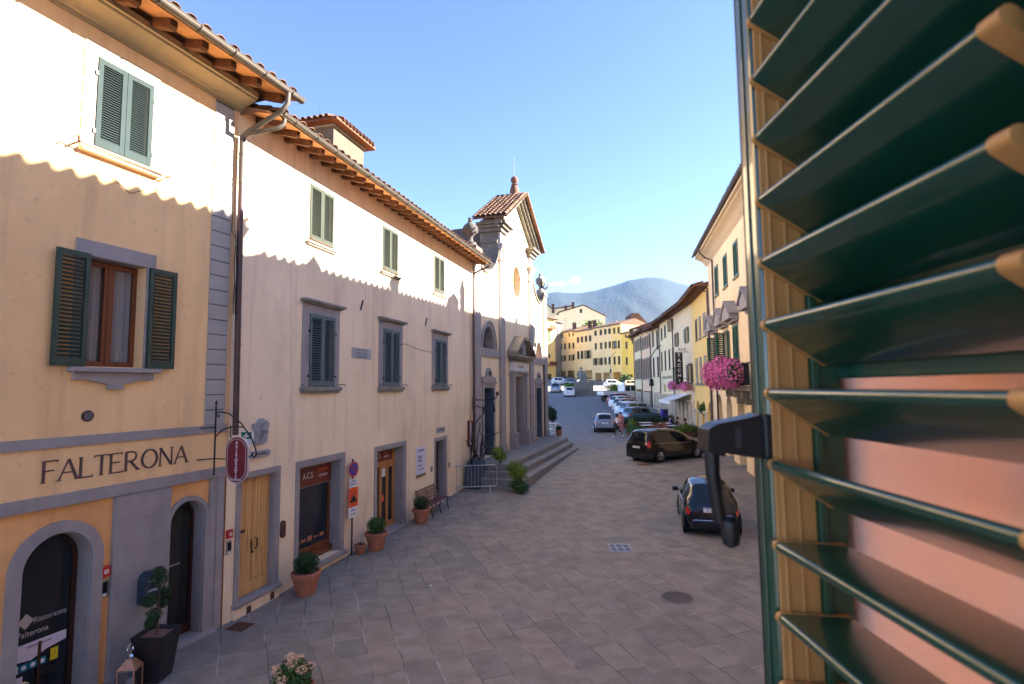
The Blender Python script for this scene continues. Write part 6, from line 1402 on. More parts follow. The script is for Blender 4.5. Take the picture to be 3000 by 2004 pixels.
t=thing('paper_scrap','crumpled scrap of white paper lying on the paving','litter',(-1.92,12.83,.02)); mb=MB(); vs=[(rnd.uniform(-.05,.05),rnd.uniform(-.04,.04),rnd.uniform(0,.03)) for _ in range(12)]; mb.add(vs,[(0,1,2),(2,3,4),(4,5,6),(6,7,8),(8,9,10),(10,11,0),(1,3,5),(5,7,9),(9,11,1)]); mb.build('sheet',M['white_paint'],t)
# crowd barrier
bx,by=-1.55,22.95
t=thing('crowd_barrier','galvanised steel crowd barrier standing before the church steps','barrier',(-1.65,22.85,gz(22.9)),R(8))
def bar_pts(w,z0,z1): return [(-w,0,z0+.08),(-w,0,z1-.08),(-w+.08,0,z1),(w-.08,0,z1),(w,0,z1-.08),(w,0,z0+.08),(w-.08,0,z0),(-w+.08,0,z0),(-w,0,z0+.08)]
mb=MB(); mb.tube(bar_pts(.98,.22,1.08),.021,8); mb.build('frame',M['steel'],t,smooth=True)
for k in range(12): mb=MB(); x=-.83+.15*k; mb.tube([(x,0,.22),(x,0,1.08)],.008,6); mb.build('upright',M['steel'],t)
for x in (-.7,.7): mb=MB(); mb.tube([(x,0,.22),(x,-.06,.14),(x,-.28,.0)],.018,6); mb.tube([(x,0,.22),(x,.06,.14),(x,.28,.0)],.018,6); mb.build('foot',M['steel'],t)
# wrought iron branch sculpture on its stone base
bx,by,_=fp2(13.3,.45); t=thing('iron_sculpture','twisted wrought iron branches on a dark plinth, before the church corner','sculpture',(bx,by,gz(by)),RZ2)
mb=MB(); mb.prism([(-.5,.0),(.6,.0),(.55,.9),(.2,1.2),(-.3,1.1),(-.45,.7)],-.3,.3); mb.build('plinth',mat('slate_blue_plinth',(.06,.08,.11),rough=.6,var=.2,bump=.2),t,bevel=.04)
rs=random.Random(5); mb=MB()
for k in range(9):
    p=Vector((rs.uniform(-.3,.35),rs.uniform(-.15,.15),1.0)); pts=[p.copy()]
    d=Vector((rs.uniform(-.3,.3),rs.uniform(-.15,.15),1))
    for i in range(9): d+=Vector((rs.uniform(-.7,.7),rs.uniform(-.4,.4),rs.uniform(-.3,.4))); d.normalize(); p=p+d*.24; pts.append(p.copy())
    mb.tube(pts,[.032*(1-i/12) for i in range(len(pts))],5)
mb.tube([(-.35,0,.9),(-.65,0,1.15),(-.95,-.1,1.4),(-.6,0,1.45),(-.45,0,1.9),(-.5,0,2.3),(-.3,0,2.6),(.1,-.1,2.9),(.5,-.2,3.1),(.55,-.2,3.4)],[.04,.04,.03,.03,.03,.03,.03,.03,.025,.04],6)
mb.tube([(-.5,0,2.3),(-.7,-.1,2.0),(-.6,0,1.7),(-.35,0,1.5),(0,0,1.4)],.022,5); mb.build('branch',M['iron'],t,smooth=True)
# plants at the steps
def shrub(label,loc,r,mt='leaf_mid',n=1500,ls=.05,name='shrub',core=True,blobs=3,group=None,cat='shrub'):
    t=thing(name,label,cat,loc,0,group); mb=MB()
    for k in range(5): mb.tube([(0,0,0),(r[0]*.3*math.cos(k*1.26),r[1]*.3*math.sin(k*1.26),r[2]*1.1)],[.02,.008],5)
    mb.build('stem',M['bark'],t); mb=MB()
    for k in range(blobs):
        a=k*2.4; leaves(mb,(r[0]*.45*math.cos(a)*(k>0),r[1]*.45*math.sin(a)*(k>0),r[2]*(1+.25*math.sin(k*1.7))),(r[0]*.72,r[1]*.72,r[2]*.75),n//blobs,ls,.25)
    mb.build('foliage',M[mt],t); return t
q=fpc(-.1,1.3,.9); shrub('yellow-green shrub growing behind the steel barrier, higher of two on the steps',(q[0],q[1],1.15),(.42,.4,.4),'leaf_lime',1800,.045)
q=fpc(-1.2,2.45,.9); shrub('yellow-green shrub at the foot of the church steps, lower of the two',(q[0],q[1],.5),(.52,.45,.5),'leaf_lime',2200,.045)
shrub('trailing dark green plant spilling beside the lowest church step',(q[0]+.1,q[1]-.35,.18),(.5,.35,.28),'leaf_mid',1200,.05)
q=fpc(13.3,1.0,ZP); potted('terracotta trough of low plants at the far end of the church platform',fpc(14.0,.9,ZP),.8,'leaf_mid')
t=shrub('dark green bushy plant on a white stand past the far end of the church',fpc(15.2,.15,1.9),(.5,.5,.65),'leaf_dark',1600,.08)
t=thing('plant_stand','white wire plant stand with small pots past the far end of the church','plant stand',fpc(15.3,.2,.75),RZC)
mb=MB(); 
for z in (.3,.75,1.15): mb.box(-.5,-.3,z,.5,.3,z+.03)
for x in (-.48,.48):
    for y in (-.28,.28): mb.tube([(x,y,0),(x,y,1.2)],.02,5)
mb.build('shelf',M['white_paint'],t); mb=MB()
for k in range(6): mb.lathe([(.07,0),(.1,.18)],(-.35+.35*(k%3),-.1,.33+.45*(k//3)),8)
mb.build('pot',M['marble_white'],t)
# ================================================================ vehicles
def interp(tab,x):
    if x<=tab[0][0]: return tab[0][1]
    for (a,b),(c,d) in zip(tab,tab[1:]):
        if x<=c:
            t=(x-a)/(c-a); t=t*t*(3-2*t)*.5+t*.5; return b+(d-b)*t
    return tab[-1][1]
class Car:
    """lengthwise tables give roof line, belt line, sill and half widths; x=0 at the rear bumper"""
    def __init__(s,L,Wd,top,belt,wtop,wbody,zb=.18): s.L=L;s.W=Wd;s.top=top;s.belt=belt;s.wt=wtop;s.wb=wbody;s.zb=zb
    def sec(s,x,off=0.0):
        zt=interp(s.top,x); zbt=min(interp(s.belt,x),zt-.02); w=interp(s.wb,x); wt=min(interp(s.wt,x),w); zb=s.zb+(.08 if x<.25 or x>s.L-.3 else 0)
        k=.0; h=zt-zbt
        P=[(0,zt+.035+off),(wt*.55,zt+.022+off),(wt*.88,zt-.015+off*.8),(wt+off*.7,zt-.07*min(1,h/.25)+off*.5),
           (wt+(w-wt)*.55+off,zbt+h*.42),(w-.025+off,zbt+.01),(w+off,zbt-.10),(w+.012+off,(zbt+zb)/2),(w-.01+off,zb+.13),(w-.07,zb)]
        return P
    def patch(s,x0,x1,i0,i1,off=.0,nx=10,side=1,f0=0.0,f1=1.0,both=False):
        mb=MB()
        for sd in ((1,-1) if both else (side,)):
            V_=[]; 
            for k in range(nx+1):
                x=x0+(x1-x0)*k/nx; P=s.sec(x,off); seg=[P[i] for i in range(i0,i1+1)]
                a=list(seg[0]); 
                if f0: seg[0]=(seg[0][0]+(seg[1][0]-seg[0][0])*f0,seg[0][1]+(seg[1][1]-seg[0][1])*f0)
                if f1<1: seg[-1]=(seg[-2][0]+(seg[-1][0]-seg[-2][0])*f1,seg[-2][1]+(seg[-1][1]-seg[-2][1])*f1)
                V_+= [(x,sd*y,z) for y,z in seg]
            m=i1-i0+1; F_=[(k*m+j,k*m+j+1,(k+1)*m+j+1,(k+1)*m+j) for k in range(nx) for j in range(m-1)]
            if sd>0: F_=[f[::-1] for f in F_]
            mb.add(V_,F_)
        return mb
def make_car(label,loc,az,car,paintm,cabin,wheels=(.62,),wb=2.5,wr=.31,rear_glass=None,wind=None,side=None,tail='hatch',plate_z=.75,group=None,cat='car',name='parked_car',detail=True,bumper=None,plate_txt='',tails=None,chrome=False,roofwin=False):
    c=car; t=thing(name,label,cat,(loc[0],loc[1],loc[2]),PI/2-az,group)
    n=46; mb=MB(); rows=[]
    xs_=[c.L*(.5-.5*math.cos(PI*k/n)) for k in range(n+1)]
    for x in xs_:
        P=c.sec(x); full=[(x,-y,z) for y,z in P[::-1]]+[(x,y,z) for y,z in P[1:]]; rows.append(full)
    m=len(rows[0]); vs=[p for r in rows for p in r]; fs=[(i*m+j,(i+1)*m+j,(i+1)*m+j+1,i*m+j+1) for i in range(n) for j in range(m-1)]
    fs.append(tuple(range(m))); fs.append(tuple(n*m+j for j in range(m-1,-1,-1)))
    fs+=[(i*m,i*m+m-1,(i+1)*m+m-1,(i+1)*m) for i in range(n)]
    mb.add(vs,fs); body=mb.build('body',M[paintm],t,smooth=True,ang=34)
    if rear_glass: a,b=rear_glass; c.patch(a,b,0,2,.012,8,both=True,f1=.9).build('rear_window',M['glass_car'],t,smooth=True)
    if wind: a,b=wind; c.patch(a,b,0,2,.012,8,both=True).build('windscreen',M['glass_car'],t,smooth=True)
    for a,b in side or ():
        for sd in (1,-1): c.patch(a,b,3,5,.010,8,side=sd,f0=.12,f1=.93).build('side_window',M['glass_car'],t,smooth=True)
    # wheels
    xr=wheels[0]; 
    for x in (xr,xr+wb):
        for sd in (1,-1):
            w=interp(c.wb,x); mb=MB(); mb.lathe([(wr+.075,-.02),(wr+.065,.018)],(0,0,0),22,'y'); mb.build('wheel_arch',M['black_plastic'],t,loc=(x,sd*(w+.0),wr+.02)) if detail else None
            mb=MB(); pr=[(wr*.5,-.10),(wr*.94,-.10),(wr,-.07),(wr,.07),(wr*.94,.10),(wr*.66,.105)]; mb.lathe(pr,(0,0,0),24,'y'); wh=mb.build('wheel',M['tar'],t,smooth=True,loc=(x,sd*(w-.075),wr))
            mb=MB(); y=sd*.108
            mb.lathe([(wr*.66,y-.004*sd),(wr*.60,y+.006*sd)] if sd>0 else [(wr*.60,y+.006*sd),(wr*.66,y-.004*sd)],(0,0,0),24,'y')
            rim0=mb.build('rim_well',M['black_plastic'],wh)
            mb=MB(); mb.tube([(wr*.62*math.cos(a),y+.006*sd,wr*.62*math.sin(a)) for a in [2*PI*k/24 for k in range(25)]],.014,5,False)
            for k in range(5):
                a=2*PI*k/5+.3; mb.tube([(0,y+.012*sd,0),(wr*.33*math.cos(a-.12),y+.016*sd,wr*.33*math.sin(a-.12)),(wr*.62*math.cos(a-.16),y+.008*sd,wr*.62*math.sin(a-.16))],[.03,.022,.018],5)
                mb.tube([(0,y+.012*sd,0),(wr*.33*math.cos(a+.12),y+.016*sd,wr*.33*math.sin(a+.12)),(wr*.62*math.cos(a+.16),y+.008*sd,wr*.62*math.sin(a+.16))],[.03,.022,.018],5)
            mb.build('rim',M['alloy'],wh,smooth=True)
    # tail and head lamps
    x0,x1,i0,i1,f0,f1=tails or (.0,.22,5,7,.2,.5)
    for sd in (1,-1):
        c.patch(x0,x1,i0,i1,.014,4,side=sd,f0=f0,f1=f1).build('taillight',M['tail_red'],t,smooth=True)
        c.patch(c.L-.45,c.L-.05,5,7,.012,4,side=sd,f0=.2,f1=.3).build('headlight',M['lens'],t,smooth=True)
    w=interp(c.wb,0.02)
    mb=MB(); mb.box(-.045,-w*.97,c.zb+.02,.12,w*.97,c.zb+.30); mb.build('bumper',M[bumper or paintm],t,bevel=.05)
    mb=MB(); mb.box(c.L-.12,-w*.9,c.zb+.02,c.L+.03,w*.9,c.zb+.30); mb.build('bumper',M[bumper or paintm],t,bevel=.05)
    mb=MB(); mb.box(-.014-(.04 if plate_z<c.zb+.3 else 0),-.26,plate_z,-.006-(.04 if plate_z<c.zb+.3 else 0),.26,plate_z+.11); pl=mb.build('number_plate',M['plate'],t)
    if plate_txt:
        text(plate_txt,.10,M['blue_sign'],pl,(-.018-(.04 if plate_z<c.zb+.3 else 0),0,plate_z+.055),rot=(PI/2,0,-PI/2),sx=.8)
    for sd in (1,-1):
        xm=cabin[1]-.35; w=interp(c.wb,xm); zb_=interp(c.belt,xm); mb=MB(); mb.obox((xm,sd*(w+.10),zb_+.06),(.10,.19,.13)); mb.box(xm-.02,sd*w-.02,zb_-.01,xm+.02,sd*(w)+.05,zb_+.03); mb.build('mirror',M[paintm],t,bevel=.02)
    if detail:
        mb=MB(); mb.tube([(.05,0,interp(c.top,.5)+.05),(-.02,0,interp(c.top,.5)+.05)],.001,4)
        mb2=MB()
        for x in side_lines(side):
            for sd in (1,-1):
                P=c.sec(x,.004); mb2.tube([(x,sd*P[6][0],P[6][1]),(x,sd*P[7][0],P[7][1]),(x,sd*P[8][0],P[8][1])],.004,4)
        if side: mb2.build('door_gap',M['black_plastic'],t)
        for sd in (1,-1):
            mb=MB(); a_,b_=side[0][0]-.05,side[-1][1]+.25; pts=[]
            for k in range(13): x=a_+(b_-a_)*k/12; P=c.sec(x,.012); pts.append((x,sd*P[5][0],P[5][1]-.012))
            mb.tube(pts,.009,5); mb.build('belt_trim',M['steel'],t)
            mb=MB(); P=[c.sec(a_+(b_-a_)*k/12,.008) for k in range(13)]; mb.tube([(a_+(b_-a_)*k/12,sd*P[k][8][0],P[k][8][1]+.02) for k in range(13)],.016,5); mb.build('sill_trim',M['black_plastic'],t)
            for a2,b2 in side[1:]+((side[0][0],side[0][1]),) if isinstance(side,tuple) else []:
                q=c.sec(a2+.12,.02); mb=MB(); mb.obox((a2+.12,sd*(q[6][0]+.012),q[6][1]-.02),(.17,.025,.028)); mb.build('handle',M['chrome' if chrome else 'black_plastic'],t,bevel=.006)
    if chrome:
        mb=MB(); mb.tube([(-.05,-.55,c.zb+.31),(-.055,0,c.zb+.31),(-.05,.55,c.zb+.31)],.016,6); mb.build('chrome_strip',M['chrome'],t)
    return t
def side_lines(side): return [b+.02 for a,b in (side or ())]
# body tables --------------------------------------------------------
def VAN(): return Car(4.72,1.84,[(0,.95),(.03,1.02),(.12,1.30),(.28,1.56),(.42,1.64),(1.4,1.685),(2.4,1.64),(3.0,1.46),(3.65,1.16),(4.2,.98),(4.55,.78),(4.72,.6)],
    [(0,.92),(.3,1.0),(1.5,.98),(3.0,.94),(3.7,.93),(4.3,.80),(4.72,.55)],[(0,.60),(.3,.64),(1.5,.66),(3,.62),(3.7,.62),(4.72,.5)],[(0,.78),(.12,.87),(.6,.915),(2.5,.92),(3.9,.90),(4.4,.82),(4.72,.55)])
def MINI(): return Car(3.55,1.63,[(0,.72),(.03,.80),(.10,.97),(.20,1.06),(.36,1.20),(.62,1.40),(1.2,1.49),(1.8,1.47),(2.25,1.28),(2.7,1.0),(3.2,.87),(3.48,.70),(3.55,.55)],
    [(0,.70),(.12,.88),(.4,.92),(1.5,.90),(2.5,.88),(2.9,.86),(3.3,.72),(3.55,.5)],[(0,.50),(.4,.54),(1.2,.57),(2.2,.55),(2.8,.56),(3.55,.42)],[(0,.62),(.10,.72),(.45,.80),(1.7,.815),(2.9,.79),(3.3,.70),(3.55,.48)],.17)
def HATCH(L=3.95): return Car(L,1.72,[(0,.82),(.03,.92),(.12,1.12),(.26,1.34),(.42,1.44),(1.3,1.49),(2.0,1.45),(2.6,1.22),(3.05,.99),(L-.35,.88),(L-.05,.65),(L,.55)],
    [(0,.80),(.2,.93),(1.5,.90),(2.9,.88),(L-.5,.76),(L,.5)],[(0,.55),(.35,.58),(1.3,.60),(2.6,.58),(3.1,.60),(L,.45)],[(0,.70),(.12,.79),(.5,.85),(2.0,.865),(3.2,.83),(L-.2,.72),(L,.5)])
def BOXY(): return Car(4.1,1.75,[(0,.9),(.03,1.0),(.1,1.35),(.2,1.56),(.4,1.62),(1.6,1.64),(2.4,1.58),(2.95,1.25),(3.3,1.05),(3.8,.92),(4.05,.7),(4.1,.55)],
    [(0,.88),(.2,.95),(1.5,.93),(3.2,.92),(3.7,.8),(4.1,.5)],[(0,.66),(.3,.68),(1.5,.68),(2.6,.64),(3.2,.62),(4.1,.5)],[(0,.76),(.12,.84),(.5,.87),(2.0,.875),(3.4,.85),(3.9,.74),(4.1,.52)])
azv=R(59)
rw=Vector((7.80,29.48)); hd=Vector((math.sin(azv),math.cos(azv))); rt=Vector((hd.y,-hd.x))
o=rw-hd*.85-rt*.85
v=make_car('dark grey minivan with five spoke wheels turning across the square','x' and (o.x,o.y,gz(o.y)+.02),azv,VAN(),'car_darkgrey',(.3,3.6),wheels=(.85,),wb=2.85,wr=.33,rear_glass=(.05,.27),wind=(2.75,3.5),side=((.5,1.35),(1.42,2.25),(2.33,3.0)),plate_z=.72,name='minivan',cat='minivan',plate_txt='DG 318 KL',tails=(.02,.20,4,7,.0,.2))
az5=R(13); rl=Vector((5.22,17.08)); hd=Vector((math.sin(az5),math.cos(az5))); rt=Vector((hd.y,-hd.x)); o=rl-hd*.55+rt*.76
v=make_car('small glossy navy hatchback with chrome trim, parked below the black shutter latch',(o.x,o.y,gz(o.y)+.01),az5,MINI(),'car_navy',(.3,2.8),wheels=(.58,),wb=2.3,wr=.29,rear_glass=(.22,.60),wind=(1.95,2.6),side=((.72,1.25),(1.32,2.15)),plate_z=.70,bumper='car_navy',plate_txt='EK 527 ZT',tails=(.03,.13,5,7,.3,.35),chrome=True)
mb=MB(); mb.box(-.02,-.30,.82,.0,.30,.845); mb.build('trim',M['chrome'],v,bevel=.005)
mb=MB(); mb.tube([(.58,.0,1.42),(.45,0,1.55),(.30,0,1.72)],.004,4); mb.build('aerial',M['black_plastic'],v)
az6=R(6); v=make_car('silver-blue hatchback with red tail lamps driving up the square',(7.5,44.9,gz(45)+.02),az6,HATCH(3.96),'car_silver',(.3,3.0),wheels=(.65,),wb=2.45,wr=.31,rear_glass=(.08,.34),wind=(2.1,2.8),side=((.5,1.3),(1.38,2.4)),plate_z=.70,name='hatchback',plate_txt='FA 204 RM',tails=(.0,.14,5,7,.0,.3))
mb=MB(); mb.box(-.05,-.72,.2,.03,.72,.42); mb.build('rear_valance',M['black_plastic'],v,bevel=.03)
RC='cars parked nose-in along the right side'
row_=[((10.5,51.6),'slate blue hatchback, nearest of the parked row behind the hedge','car_teal',HATCH,R(72)),((11.0,55.2),'light blue upright car, second nearest of the parked row','car_lightblue',BOXY,R(70)),((11.3,59.2),'white rounded car, third of the parked row','car_white',HATCH,R(68)),
  ((11.7,62.8),'champagne car, fourth of the parked row','car_beige',HATCH,R(66)),((12.0,66.4),'white car with red lamps, fifth of the parked row','car_white',HATCH,R(64)),((12.5,70.2),'red car, sixth of the parked row, before the white truck','car_red',HATCH,R(62))]
for (p,lab,pm,K_,a) in row_:
    boxy=K_ is BOXY
    make_car(lab,(p[0],p[1],gz(p[1])+.03),a,K_(),pm,(.3,3.0),wheels=(.65,),wb=2.5,wr=.31,rear_glass=(.06,.30) if not boxy else (.04,.18),wind=(2.1,2.9) if not boxy else (2.5,3.1),side=((.45,1.3),(1.38,2.35)),plate_z=.7,group=RC,detail=False,tails=(.0,.16,5,7,.0,.3))
# truck
t=thing('flatbed_truck','white flatbed truck with a double cab, parked at the far end of the row','truck',(13.2,75.5,gz(75.5)+.02),R(18))
mb=MB(); mb.box(-1.2,-.95,.85,1.9,.95,.93); mb.box(-1.2,-.97,.93,1.9,-.92,1.35); mb.box(-1.2,.92,.93,1.9,.97,1.35); mb.box(-1.24,-.97,.93,-1.2,.97,1.35); mb.build('flatbed',M['car_white'],t,bevel=.01)
mb=MB(); mb.prism([(1.95,.45),(5.3,.45),(5.35,1.0),(5.05,1.25),(4.3,1.35),(3.75,2.15),(3.5,2.25),(2.05,2.25),(1.95,2.1)],-.92,.92); mb.build('cab',M['car_white'],t,bevel=.06)
for a,b in ((2.15,2.85),(3.0,3.6)):
    for y0,y1 in ((-.935,-.921),(.921,.935)): mb=MB(); mb.prism([(a,1.4),(b+(.35 if a>2.9 else 0),1.4),(b,2.1),(a,2.1)],y0,y1); mb.build('side_window',M['glass_car'],t)
mb=MB(); mb.box(-1.0,-.4,.5,4.8,.4,.84); mb.build('chassis',M['black_plastic'],t)
for x in (-.3,4.4):
    for y in (-.82,.82): mb=MB(); mb.lathe([(.33,-.11),(.35,-.08),(.35,.08),(.33,.11)],(0,0,0),18,'y'); w=mb.build('wheel',M['tar'],t,loc=(x,y,.35)); mb=MB(); mb.lathe([(.2,-.12),(.2,.12)],(0,0,0),14,'y'); mb.build('rim',M['alloy'],w)
# far cars
far=[((8.7,83.5),4,'car_white','white car driving beside the fountain steps',HATCH),((7.6,97),8,'car_silver','silver car left of the green bush, farther up the square',BOXY),((11.2,101),5,'car_white','white upright car beyond the green bush, beside the fountain',BOXY)]
for p,a,pm,lab,K_ in far:
    make_car(lab,(p[0],p[1],gz(p[1])+.03),R(a),K_(),pm,(.3,3.0),wheels=(.65,),wb=2.45,wr=.31,rear_glass=(.06,.30) if K_ is HATCH else (.04,.18),wind=(2.1,2.9),side=((.45,1.3),(1.38,2.35)),plate_z=.7,detail=False,name='car')
fc_=[((9.6,133),80,'car_white','white van under the left end of the far arcade'),((12.4,131),80,'car_silver','silver car second from left before the far arcade'),((14.6,128),75,'car_darkgrey','dark car before the far arcade, left of the statue'),((14.0,122),70,'car_white','pale car just left of the statue pedestal'),
     ((19.5,116),80,'car_white','white off-roader right of the statue'),((22.4,111),78,'car_beige','pale yellow car right of the statue, lower than the off-roader')]
for p,a,pm,lab in fc_:
    make_car(lab,(p[0],p[1],gz(p[1])+.05),R(a),BOXY() if 'van' in lab or 'off' in lab else HATCH(),pm,(.3,3.0),wheels=(.65,),wb=2.45,wr=.31,rear_glass=(.06,.30),wind=(2.1,2.9),side=((.45,1.3),(1.38,2.35)),plate_z=.7,detail=False,name='parked_car',group='cars parked before the far arcade')
# ================================================================ fountain monument
t=thing('monument','stone monument with a statue group on a block pedestal over steps','monument',(11.3,88,gz(87)),R(-6))
mb=MB(); mb.box(-2.3,-2.3,-1,2.6,2.3,.25); mb.box(-1.95,-1.9,.25,2.2,1.9,.5); mb.build('step',M['stone_light'],t,bevel=.03)
mb=MB(); mb.box(-1.5,-1.5,.5,1.7,1.5,.75); mb.box(-1.4,-1.4,.75,1.6,1.4,2.0); mb.box(-1.5,-1.5,2.0,1.7,1.5,2.15); mb.build('pedestal',M['stone_light'],t,bevel=.03)
mb=MB(); blob(mb,(-.25,0,3.1),(.38,.32,1.0)); blob(mb,(-.25,0,4.35),(.2,.2,.26)); blob(mb,(.3,.1,2.8),(.3,.3,.75)); blob(mb,(.3,.1,3.75),(.17,.17,.22)); mb.tube([(-.5,0,3.7),(-.9,-.1,3.3),(-.7,-.3,2.9)],[.13,.1,.08],7); mb.tube([(0,0,3.8),(.4,-.1,3.6),(.45,-.2,3.3)],[.12,.1,.08],7); mb.box(-.7,-.5,2.15,.75,.5,2.4)
mb.build('statue',M['stone_rough'],t,smooth=True)
# ================================================================ hedge, cafe
def planter(label,loc,L,rz,mt,n,h=.45,group='planters round the cafe terrace'):
    t=thing('planter',label,'planter',loc,rz,group); mb=MB(); mb.box(-L/2,-.22,0,L/2,.22,.4); mb.build('trough',M['chair_brown'],t,bevel=.02)
    mb=MB()
    k=max(1,int(L/.6))
    for i in range(k): leaves(mb,(-L/2+(i+.5)*L/k,0,.55+.08*math.sin(i*2)),(L/k*.7,.36,h),n//k,.07,.2)
    mb.build('foliage',M[mt],t); return t
planter('lime green bush at the near left corner of the cafe terrace',(9.4,43.6,gz(43.6)),1.5,R(80),'leaf_lime',2400,.62)
planter('dark green hedge trough along the near side of the cafe terrace',(9.1,41.2,gz(41.2)),2.6,R(95),'leaf_mid',2600,.45)
planter('long dark hedge trough behind the cafe tables, before the slate blue car',(11.9,48.2,gz(48.2)),4.8,R(12),'leaf_dark',3600,.5)
planter('pale speckled plants in a trough between the terrace and the columns',(12.9,41.2,gz(41.2)),2.2,R(20),'leaf_lime',1600,.4)
shrub('leafy green plant hanging on the arcade columns of the yellow house',(14.25,40.3,2.1),(.55,.5,.55),'leaf_mid',2000,.10)
shrub('small green shrub in front of the columns, right of the cafe',(13.6,41.4,gz(41.4)),(.4,.4,.5),'leaf_mid',900,.07)
shrub('low green plant bed on the paving at right, under the latch body',(10.9,22.6,gz(22.6)),(.55,.35,.2),'leaf_mid',1200,.06)
shrub('low green plant beside the small navy car, right edge of the paving',(10.0,19.8,gz(19.8)),(.3,.35,.4),'leaf_mid',900,.06)
shrub('green bush at the left of the monument steps',(10.0,95,gz(95)),(1.1,.8,1.0),'leaf_lime',1500,.14)
shrub('yellow-green bush right of the monument, behind the truck bed',(16.3,84,gz(84)),(1.7,1.1,1.0),'leaf_lime',2200,.14)
shrub('dark green shrub against the golden house passage',(23.5,112,gz(112)),(1.6,1.0,1.5),'leaf_mid',1500,.2)
TB='white topped cafe tables'
def cafe_table(label,loc,w=.8,rz=0):
    t=thing('cafe_table',label,'table',loc,rz,TB); mb=MB(); mb.box(-w/2,-.4,.72,w/2,.4,.76); mb.build('tabletop',M['white_plastic'],t,bevel=.01)
    mb=MB(); mb.tube([(0,0,.72),(0,0,.03)],.03,8); mb.box(-.25,-.03,0,.25,.03,.03); mb.box(-.03,-.25,0,.03,.25,.03); mb.build('pedestal',M['iron'],t)
def chair(label,loc,rz,m='chair_brown'):
    t=thing('cafe_chair',label,'chair',loc,rz,'cafe chairs'); mb=MB(); mb.box(-.22,-.22,.42,.22,.22,.46); mb.build('seat',M[m],t,bevel=.01)
    mb=MB(); mb.obox((0,.23,.68),(.44,.03,.44),(R(-8),0,0)); mb.build('backrest',M[m],t,bevel=.01)
    for x in (-.19,.19):
        for y in (-.19,.19): mb=MB(); mb.tube([(x,y,0),(x,y,.43)],.015,5); mb.build('leg',M['iron'],t)
tabs=[((10.93,45.4),'farthest left white cafe table, by the dark hedge'),((10.55,43.4),'left white cafe table between two brown chairs'),((9.89,39.9),'nearest white cafe table, just over the minivan roof'),((12.3,44.8),'white cafe table beside the blue jacketed guest'),((12.34,42.9),'white cafe table by the black clothed guests'),((13.8,43.3),'rightmost white cafe table next to the columns')]
for k,((x,y),lab) in enumerate(tabs):
    cafe_table(lab,(x,y,gz(y)),.9,R(10))
chs=[((9.9,43.2),1.6,'brown wicker chair left of the left cafe table'),((11.2,43.6),-1.4,'brown wicker chair right of the left cafe table'),((11.5,42.4),.3,'brown wicker chair in the middle of the terrace'),((11.5,44.0),2.8,'brown wicker chair facing away, centre of the terrace'),((11.9,44.0),-.6,'brown wicker chair before the blue jacketed guest'),((10.3,45.0),1.0,'brown wicker chair by the farthest left table'),((11.8,42.0),2.0,'brown wicker chair beside the speckled planter')]
for (x,y),a,lab in chs: chair(lab,(x,y,gz(y)),a)
for k,((x,y),lab,zz) in enumerate((((14.0,33.5),'white slatted panel stand, left of two right of the columns',1.0),((14.9,34.0),'white slatted panel stand, right of two beside the palazzo arch',1.2))):
    t=thing('menu_stand',lab,'stand',(x-1.6,y,gz(y)),R(10)); mb=MB(); mb.box(-.45,-.03,.1,.45,.03,zz); mb.build('frame',M['white_paint'],t,bevel=.01); mb=MB(); mb.box(-.38,-.035,.2,.38,-.031,zz-.1); mb.build('panel',M['paper'],t); mb=MB(); mb.tube([(-.4,.3,0),(-.4,0,zz*.8)],.02,5); mb.tube([(.4,.3,0),(.4,0,zz*.8)],.02,5); mb.build('leg',M['white_paint'],t)
t=thing('post_box','deep blue box standing at the terrace edge beside the dark hedge','box',(14.0,50.8,gz(50.8)),R(10)); mb=MB(); mb.box(-.28,-.25,.1,.28,.25,1.3); mb.build('case',M['cloth_blue'],t,bevel=.06); mb=MB(); mb.box(-.31,-.28,1.3,.31,.28,1.36); mb.build('lid',M['cloth_blue'],t,bevel=.02); mb=MB(); mb.box(-.2,-.31,1.05,.2,-.301,1.12); mb.build('slot',M['black_plastic'],t)
# street lamps
for (x,y,lab) in ((14.6,57.5,'tall dark street lamp with a curved arm before the ivory house'),(20.2,112,'thin street lamp with a lantern before the yellow row')):
    t=thing('street_lamp',lab,'street lamp',(x,y,gz(y)),0); mb=MB(); mb.lathe([(.16,0),(.14,.4),(.08,.6),(.06,3.2)],(0,0,0),10); mb.tube([(0,0,3.2),(0,0,6.2),(.5,0,7.0),(1.1,0,7.5)],.05,6); mb.build('pole',M['iron'],t)
    mb=MB(); mb.lathe([(.12,0),(.28,.1),(.2,.5),(.32,.52),(.05,.8)],(0,0,3.2),8); mb.build('lantern',M['iron'],t)
